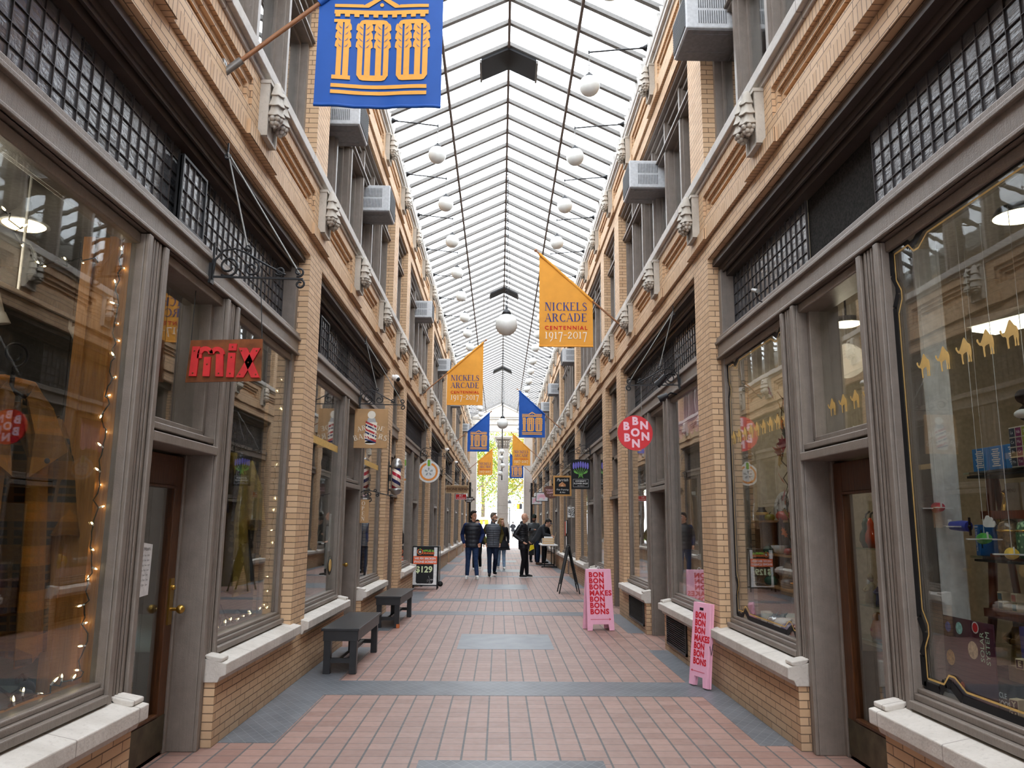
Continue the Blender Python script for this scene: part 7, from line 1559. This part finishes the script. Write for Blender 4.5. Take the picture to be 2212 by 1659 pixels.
for i in range(n):
    x0,x1=-2.0+4.2*i/n,-2.0+4.2*(i+1)/n; a,b=archz(x0),archz(x1)
    m.add([(x0,YE+.05,a),(x1,YE+.05,b),(x1,YE+.05,7.75),(x0,YE+.05,7.75),(x0,YE+.6,a),(x1,YE+.6,b),(x1,YE+.6,7.75),(x0,YE+.6,7.75)],[(0,1,2,3),(4,7,6,5),(0,4,5,1)])
    m.add([(x0,YE-.02,a),(x1,YE-.02,b),(x1,YE-.02,b+.05),(x0,YE-.02,a+.05),(x0,YE+.05,a),(x1,YE+.05,b),(x1,YE+.05,b+.05),(x0,YE+.05,a+.05)],[(0,1,2,3),(0,4,5,1),(3,2,6,7)])
m.box(-2.3,2.4,YE+.0,YE+.6,7.75,7.80); m.box(-2.3,2.4,YE+.03,YE+.6,7.80,8.10); m.box(-2.3,2.4,YE-.04,YE+.6,8.10,8.16); m.box(-2.3,2.4,YE-.07,YE+.6,8.22,8.28); m.box(-2.3,2.4,YE,YE+.6,8.16,8.22)
for k in range(8):
    x=-1.7+.52*k; m.tube([(x+.10*cos(a),YE+.025,7.95+.10*sin(a)) for a in [2*PI*i/16 for i in range(16)]],.014,6,closed=True); m.tube([(x+.15,YE+.025,8.05),(x+.26,YE+.025,7.86),(x+.37,YE+.025,8.05)],.012,6)
# gable
m.add([(-2.2,YE+.05,8.28),(2.3,YE+.05,8.28),(.07,YE+.05,9.28),(-2.2,YE+.6,8.28),(2.3,YE+.6,8.28),(.07,YE+.6,9.28)],[(0,1,2),(3,5,4),(0,2,5,3),(1,4,5,2)])
for q in (-1,1):
    m.bar((.07,YE+.02,9.10),(.07+q*2.1,YE+.02,8.14),.06,.12)
struct(m.build('wall_end',E_,fix=False))
# chandelier of four globes on a dark pole
e=empty('globe_chandelier_pendant',(.12,48.5,0),0,'dark pole carrying a cluster of four white globes before the far column','lamp')
m=MB(); m.tube([(0,0,8.9),(0,0,4.1)],.035,8); m.build('pole',M['iron'],e)
for x,z in ((-.02,5.85),(-.05,5.45),(.05,4.98),(-.1,4.5)):
    m=MB(); m.ball((x,-.05,z),.16,16); m.build('globe',M['opal'],e); m=MB(); m.lathe([(.03,.2),(.06,.15),(.07,.13)],10,(x,-.05,z)); m.build('globe_cap',M['iron'],e)
# dark downpipes where the arcade meets the entrance
for s_,l in ((-1,'dark downpipe at the far end of the left wall'),(1,'dark downpipe at the far end of the right wall')):
    e=empty('downpipe',(X(s_,-.08),49.6,0),0,l,'pipe'); m=MB(); m.tube([(0,0,.0),(0,0,4.0)],.07,10); m.build('pipe',M['iron'],e)
# ------------------------------------------------------------------ street beyond
m=MB(); m.box(-60,60,50.9,160,-.25,-.02,0); m.box(-60,60,62,72,-.02,-.015,1); m.box(-60,-.9,80,150,-.02,.04,2); m.box(3.4,60,80,150,-.02,.04,2)
struct(m.build('ground',[flat('pale_pavement',(206,202,198),.9,.1,sc=2),flat('asphalt',(150,150,152),.9,.1,sc=3),flat('lawn',(120,150,60),.95,.05,var=.3,sc=4)],fix=False))
def leafcol(a,b,c):
    t=NT('tree_leaves'); oi=t.n('ShaderNodeNewGeometry'); r=oi.outputs['Random Per Island']; col=t.mix(t.ramp(r,.0,.6),srgb(*a),srgb(*b)); col=t.mix(t.math('MULTIPLY',t.math('GREATER_THAN',r,.7),.9),col,srgb(*c))
    d=t.n('ShaderNodeBsdfDiffuse'); t.link(col,d.inputs[0]); tr=t.n('ShaderNodeBsdfTranslucent'); t.link(col,tr.inputs[0]); mx=t.n('ShaderNodeMixShader'); mx.inputs[0].default_value=.4; t.link(d.outputs[0],mx.inputs[1]); t.link(tr.outputs[0],mx.inputs[2]); t.link(mx.outputs[0],t.out.inputs[0]); return t.mat
lv=[leafcol((84,104,48),(128,142,70),(180,168,86)),leafcol((104,118,54),(156,154,76),(196,164,86)),leafcol((150,110,40),(206,130,50),(196,90,40))]
bark=flat('grey_bark',(112,98,86),.9,.1,sc=4,var=.3)
def tree(x,y,h,rad,kind,lab,seed,n=1700):
    r=random.Random(seed); e=empty('tree',(x,y,0),0,lab,'tree','trees beyond the arcade')
    m=MB(); m.tube([(0,0,-.05),(.1,0,h*.25),(-.1,.1,h*.45),(.15,0,h*.7)],[.34,.28,.2,.08],10)
    for k in range(6): a=k*1.1; z=h*(.3+.07*k); m.tube([(0,0,z),(rad*.35*cos(a),rad*.35*sin(a),z+h*.12),(rad*.7*cos(a),rad*.7*sin(a),z+h*.2)],[.14,.09,.03],7)
    m.build('trunk',bark,e)
    m=MB(); cl=[(r.uniform(-.7,.7)*rad,r.uniform(-.7,.7)*rad,h*r.uniform(.26,.92),rad*r.uniform(.28,.5)) for _ in range(26)]
    for i in range(n):
        cx_,cy_,cz_,cr=cl[i%26]; d=V((r.gauss(0,1),r.gauss(0,1),r.gauss(0,1))).normalized()*cr*r.uniform(.55,1.05); p=V((cx_,cy_,cz_))+d; a=V((r.gauss(0,1),r.gauss(0,1),r.gauss(0,.7))).normalized(); b=a.cross(V((r.gauss(0,1),r.gauss(0,1),r.gauss(0,1)))).normalized(); k=r.uniform(.08,.17)
        m.add([p-a*k,p+b*k*.6,p+a*k,p-b*k*.6],[(0,1,2,3)])
    m.build('crown',lv[kind],e,fix=False)
for i,(x,y,h,rad,kd,l) in enumerate(((-3.6,84,13,5.,0,'yellow-green tree left of the middle column beyond the arcade'),(.6,97,15,5.5,0,'green tree just behind the middle column'),(3.6,90,13,4.6,1,'yellow tree between middle and right columns'),(6.2,104,9,3.6,2,'orange-red autumn tree low beside the right column'),(-9.,100,16,6.,1,'pale yellow tree at the left edge of the entrance'),(10.,112,16,6.,0,'green tree at the right edge of the entrance'),(-2.5,118,17,7.,1,'hazy yellow-green tree furthest back'),(4.5,124,17,7.,0,'hazy green tree furthest back on the right'))): tree(x,y,h,rad,kd,l,i+1,7000 if i<4 else 4000)
e=empty('street_lamp',(.95,76,0),0,'black street lamp post with a clear globe beyond the arcade','street lamp'); m=MB(); m.tube([(0,0,0),(0,0,3.0)],.05,8); m.build('post',M['iron'],e); m=MB(); m.lathe([(.08,3.0),(.18,3.15),(.20,3.4),(.1,3.6),(.02,3.68)],14); m.build('lamp_globe',M['opal'],e); m=MB(); m.lathe([(.21,3.38),(.14,3.6),(.02,3.75)],14); m.build('lamp_cap',M['iron'],e)
e=empty('pedestrian_signal',(2.05,70,0),0,'white post with a pedestrian signal showing an orange light','traffic signal'); m=MB(); m.tube([(0,0,0),(0,0,3.25)],.11,10); m.build('post',M['white'],e); m=MB(); m.box(-.55,-.1,-.12,.1,2.75,3.2); m.build('signal_box',M['black'],e,fix=False); m=MB(); m.add([(-.52,-.125,2.8),(-.32,-.125,2.8),(-.32,-.125,3.15),(-.52,-.125,3.15)],[(0,1,2,3)]); m.build('lit_hand',emit('signal_orange',(255,150,40),3.),e,fix=False); m=MB(); m.bar((-.5,0,3.3),(0,0,3.2),.05); m.build('bracket',M['alu'],e,fix=False)
e=empty('white_post',(2.4,66,0),0,'tall plain white post right of the pedestrian signal','post'); m=MB(); m.tube([(0,0,0),(0,0,3.5)],.11,10); m.build('post_shaft',M['white'],e); m=MB(); m.lathe([(.13,3.5),(.13,3.6),(.02,3.63)],12); m.build('post_cap',M['iron'],e)
e=empty('van',(-1.9,69,0),0,'white and yellow van parked in the street beyond the left opening','van'); m=MB(); m.prism([(-1.6,.35),(2.2,.35),(2.2,1.2),(1.7,1.3),(1.2,2.0),(-1.6,2.05)],-.9,.9,'y'); bevel(m.build('body',M['white'],e),.08,3); m=MB(); m.prism([(-.2,1.3),(1.0,1.3),(.95,1.8),(-.2,1.8)],-.92,-.9,'y'); m.build('yellow_panel',flat('van_yellow',(236,214,40),.5,.3),e)
for x in (-1.,1.5): m=MB(); m.lathe([(.0,-.92),(.33,-.92),(.36,-.85),(.36,-.7),(0,-.7)],16,(x,0,.36),'y'); m.build('wheel',M['black'],e)
m=MB(); m.prism([(1.18,1.3),(1.65,1.3),(1.2,1.9)],-.92,.92,'y'); m.build('window_glass',flat('van_glass',(60,70,80),.1,.6),e)
# ------------------------------------------------------------------ camera, light
cd=bpy.data.cameras.new('camera'); cam=bpy.data.objects.new('camera',cd); COL.objects.link(cam); SC.camera=cam
cd.sensor_fit='HORIZONTAL'; cd.sensor_width=36; cd.lens=1708/2212*36; cd.clip_start=.05; cd.clip_end=500
Yc=Vector((1078.7-1106,1130.7-829.5,1708)).normalized(); Zc=Vector((1190-1106,-8853-829.5,1708)); Zc=(Zc-Yc*Zc.dot(Yc)).normalized(); Xc=Yc.cross(Zc)
if Xc.x<0: Xc=-Xc
R=Matrix((Xc,Yc,Zc))                        # rows: world axes seen from the image frame
mw=Matrix.Identity(4)
for i in range(3): mw[i][0]=R[i][0]; mw[i][1]=-R[i][1]; mw[i][2]=-R[i][2]
mw.translation=Vector((0,0,H)); cam.matrix_world=mw
w=bpy.data.worlds.new('sky'); SC.world=w; w.use_nodes=True; nt=w.node_tree; nt.nodes.clear()
o_=nt.nodes.new('ShaderNodeOutputWorld'); bg=nt.nodes.new('ShaderNodeBackground'); nt.links.new(bg.outputs[0],o_.inputs[0])
tc=nt.nodes.new('ShaderNodeTexCoord'); ns=nt.nodes.new('ShaderNodeTexNoise'); ns.inputs['Scale'].default_value=2.2; ns.inputs['Detail'].default_value=5; nt.links.new(tc.outputs['Generated'],ns.inputs['Vector'])
cr=nt.nodes.new('ShaderNodeMix'); cr.data_type='RGBA'; cr.inputs[6].default_value=(.80,.88,1.0,1); cr.inputs[7].default_value=(1.,1.,1.,1); nt.links.new(ns.outputs['Fac'],cr.inputs[0]); nt.links.new(cr.outputs[2],bg.inputs[0])
bg.inputs[1].default_value=SKY
vs=SC.view_settings; SC.display_settings.display_device='sRGB'; vs.view_transform='Standard'; vs.look='None'; vs.gamma=1; vs.use_curve_mapping=False; vs.exposure=EXPO
cy=SC.cycles; cy.max_bounces=8; cy.diffuse_bounces=4; cy.glossy_bounces=4; cy.transparent_max_bounces=16; cy.transmission_bounces=4; cy.caustics_reflective=False; cy.caustics_refractive=False; cy.use_denoising=True
try: cy.denoiser='OPENIMAGEDENOISE'
except Exception: pass
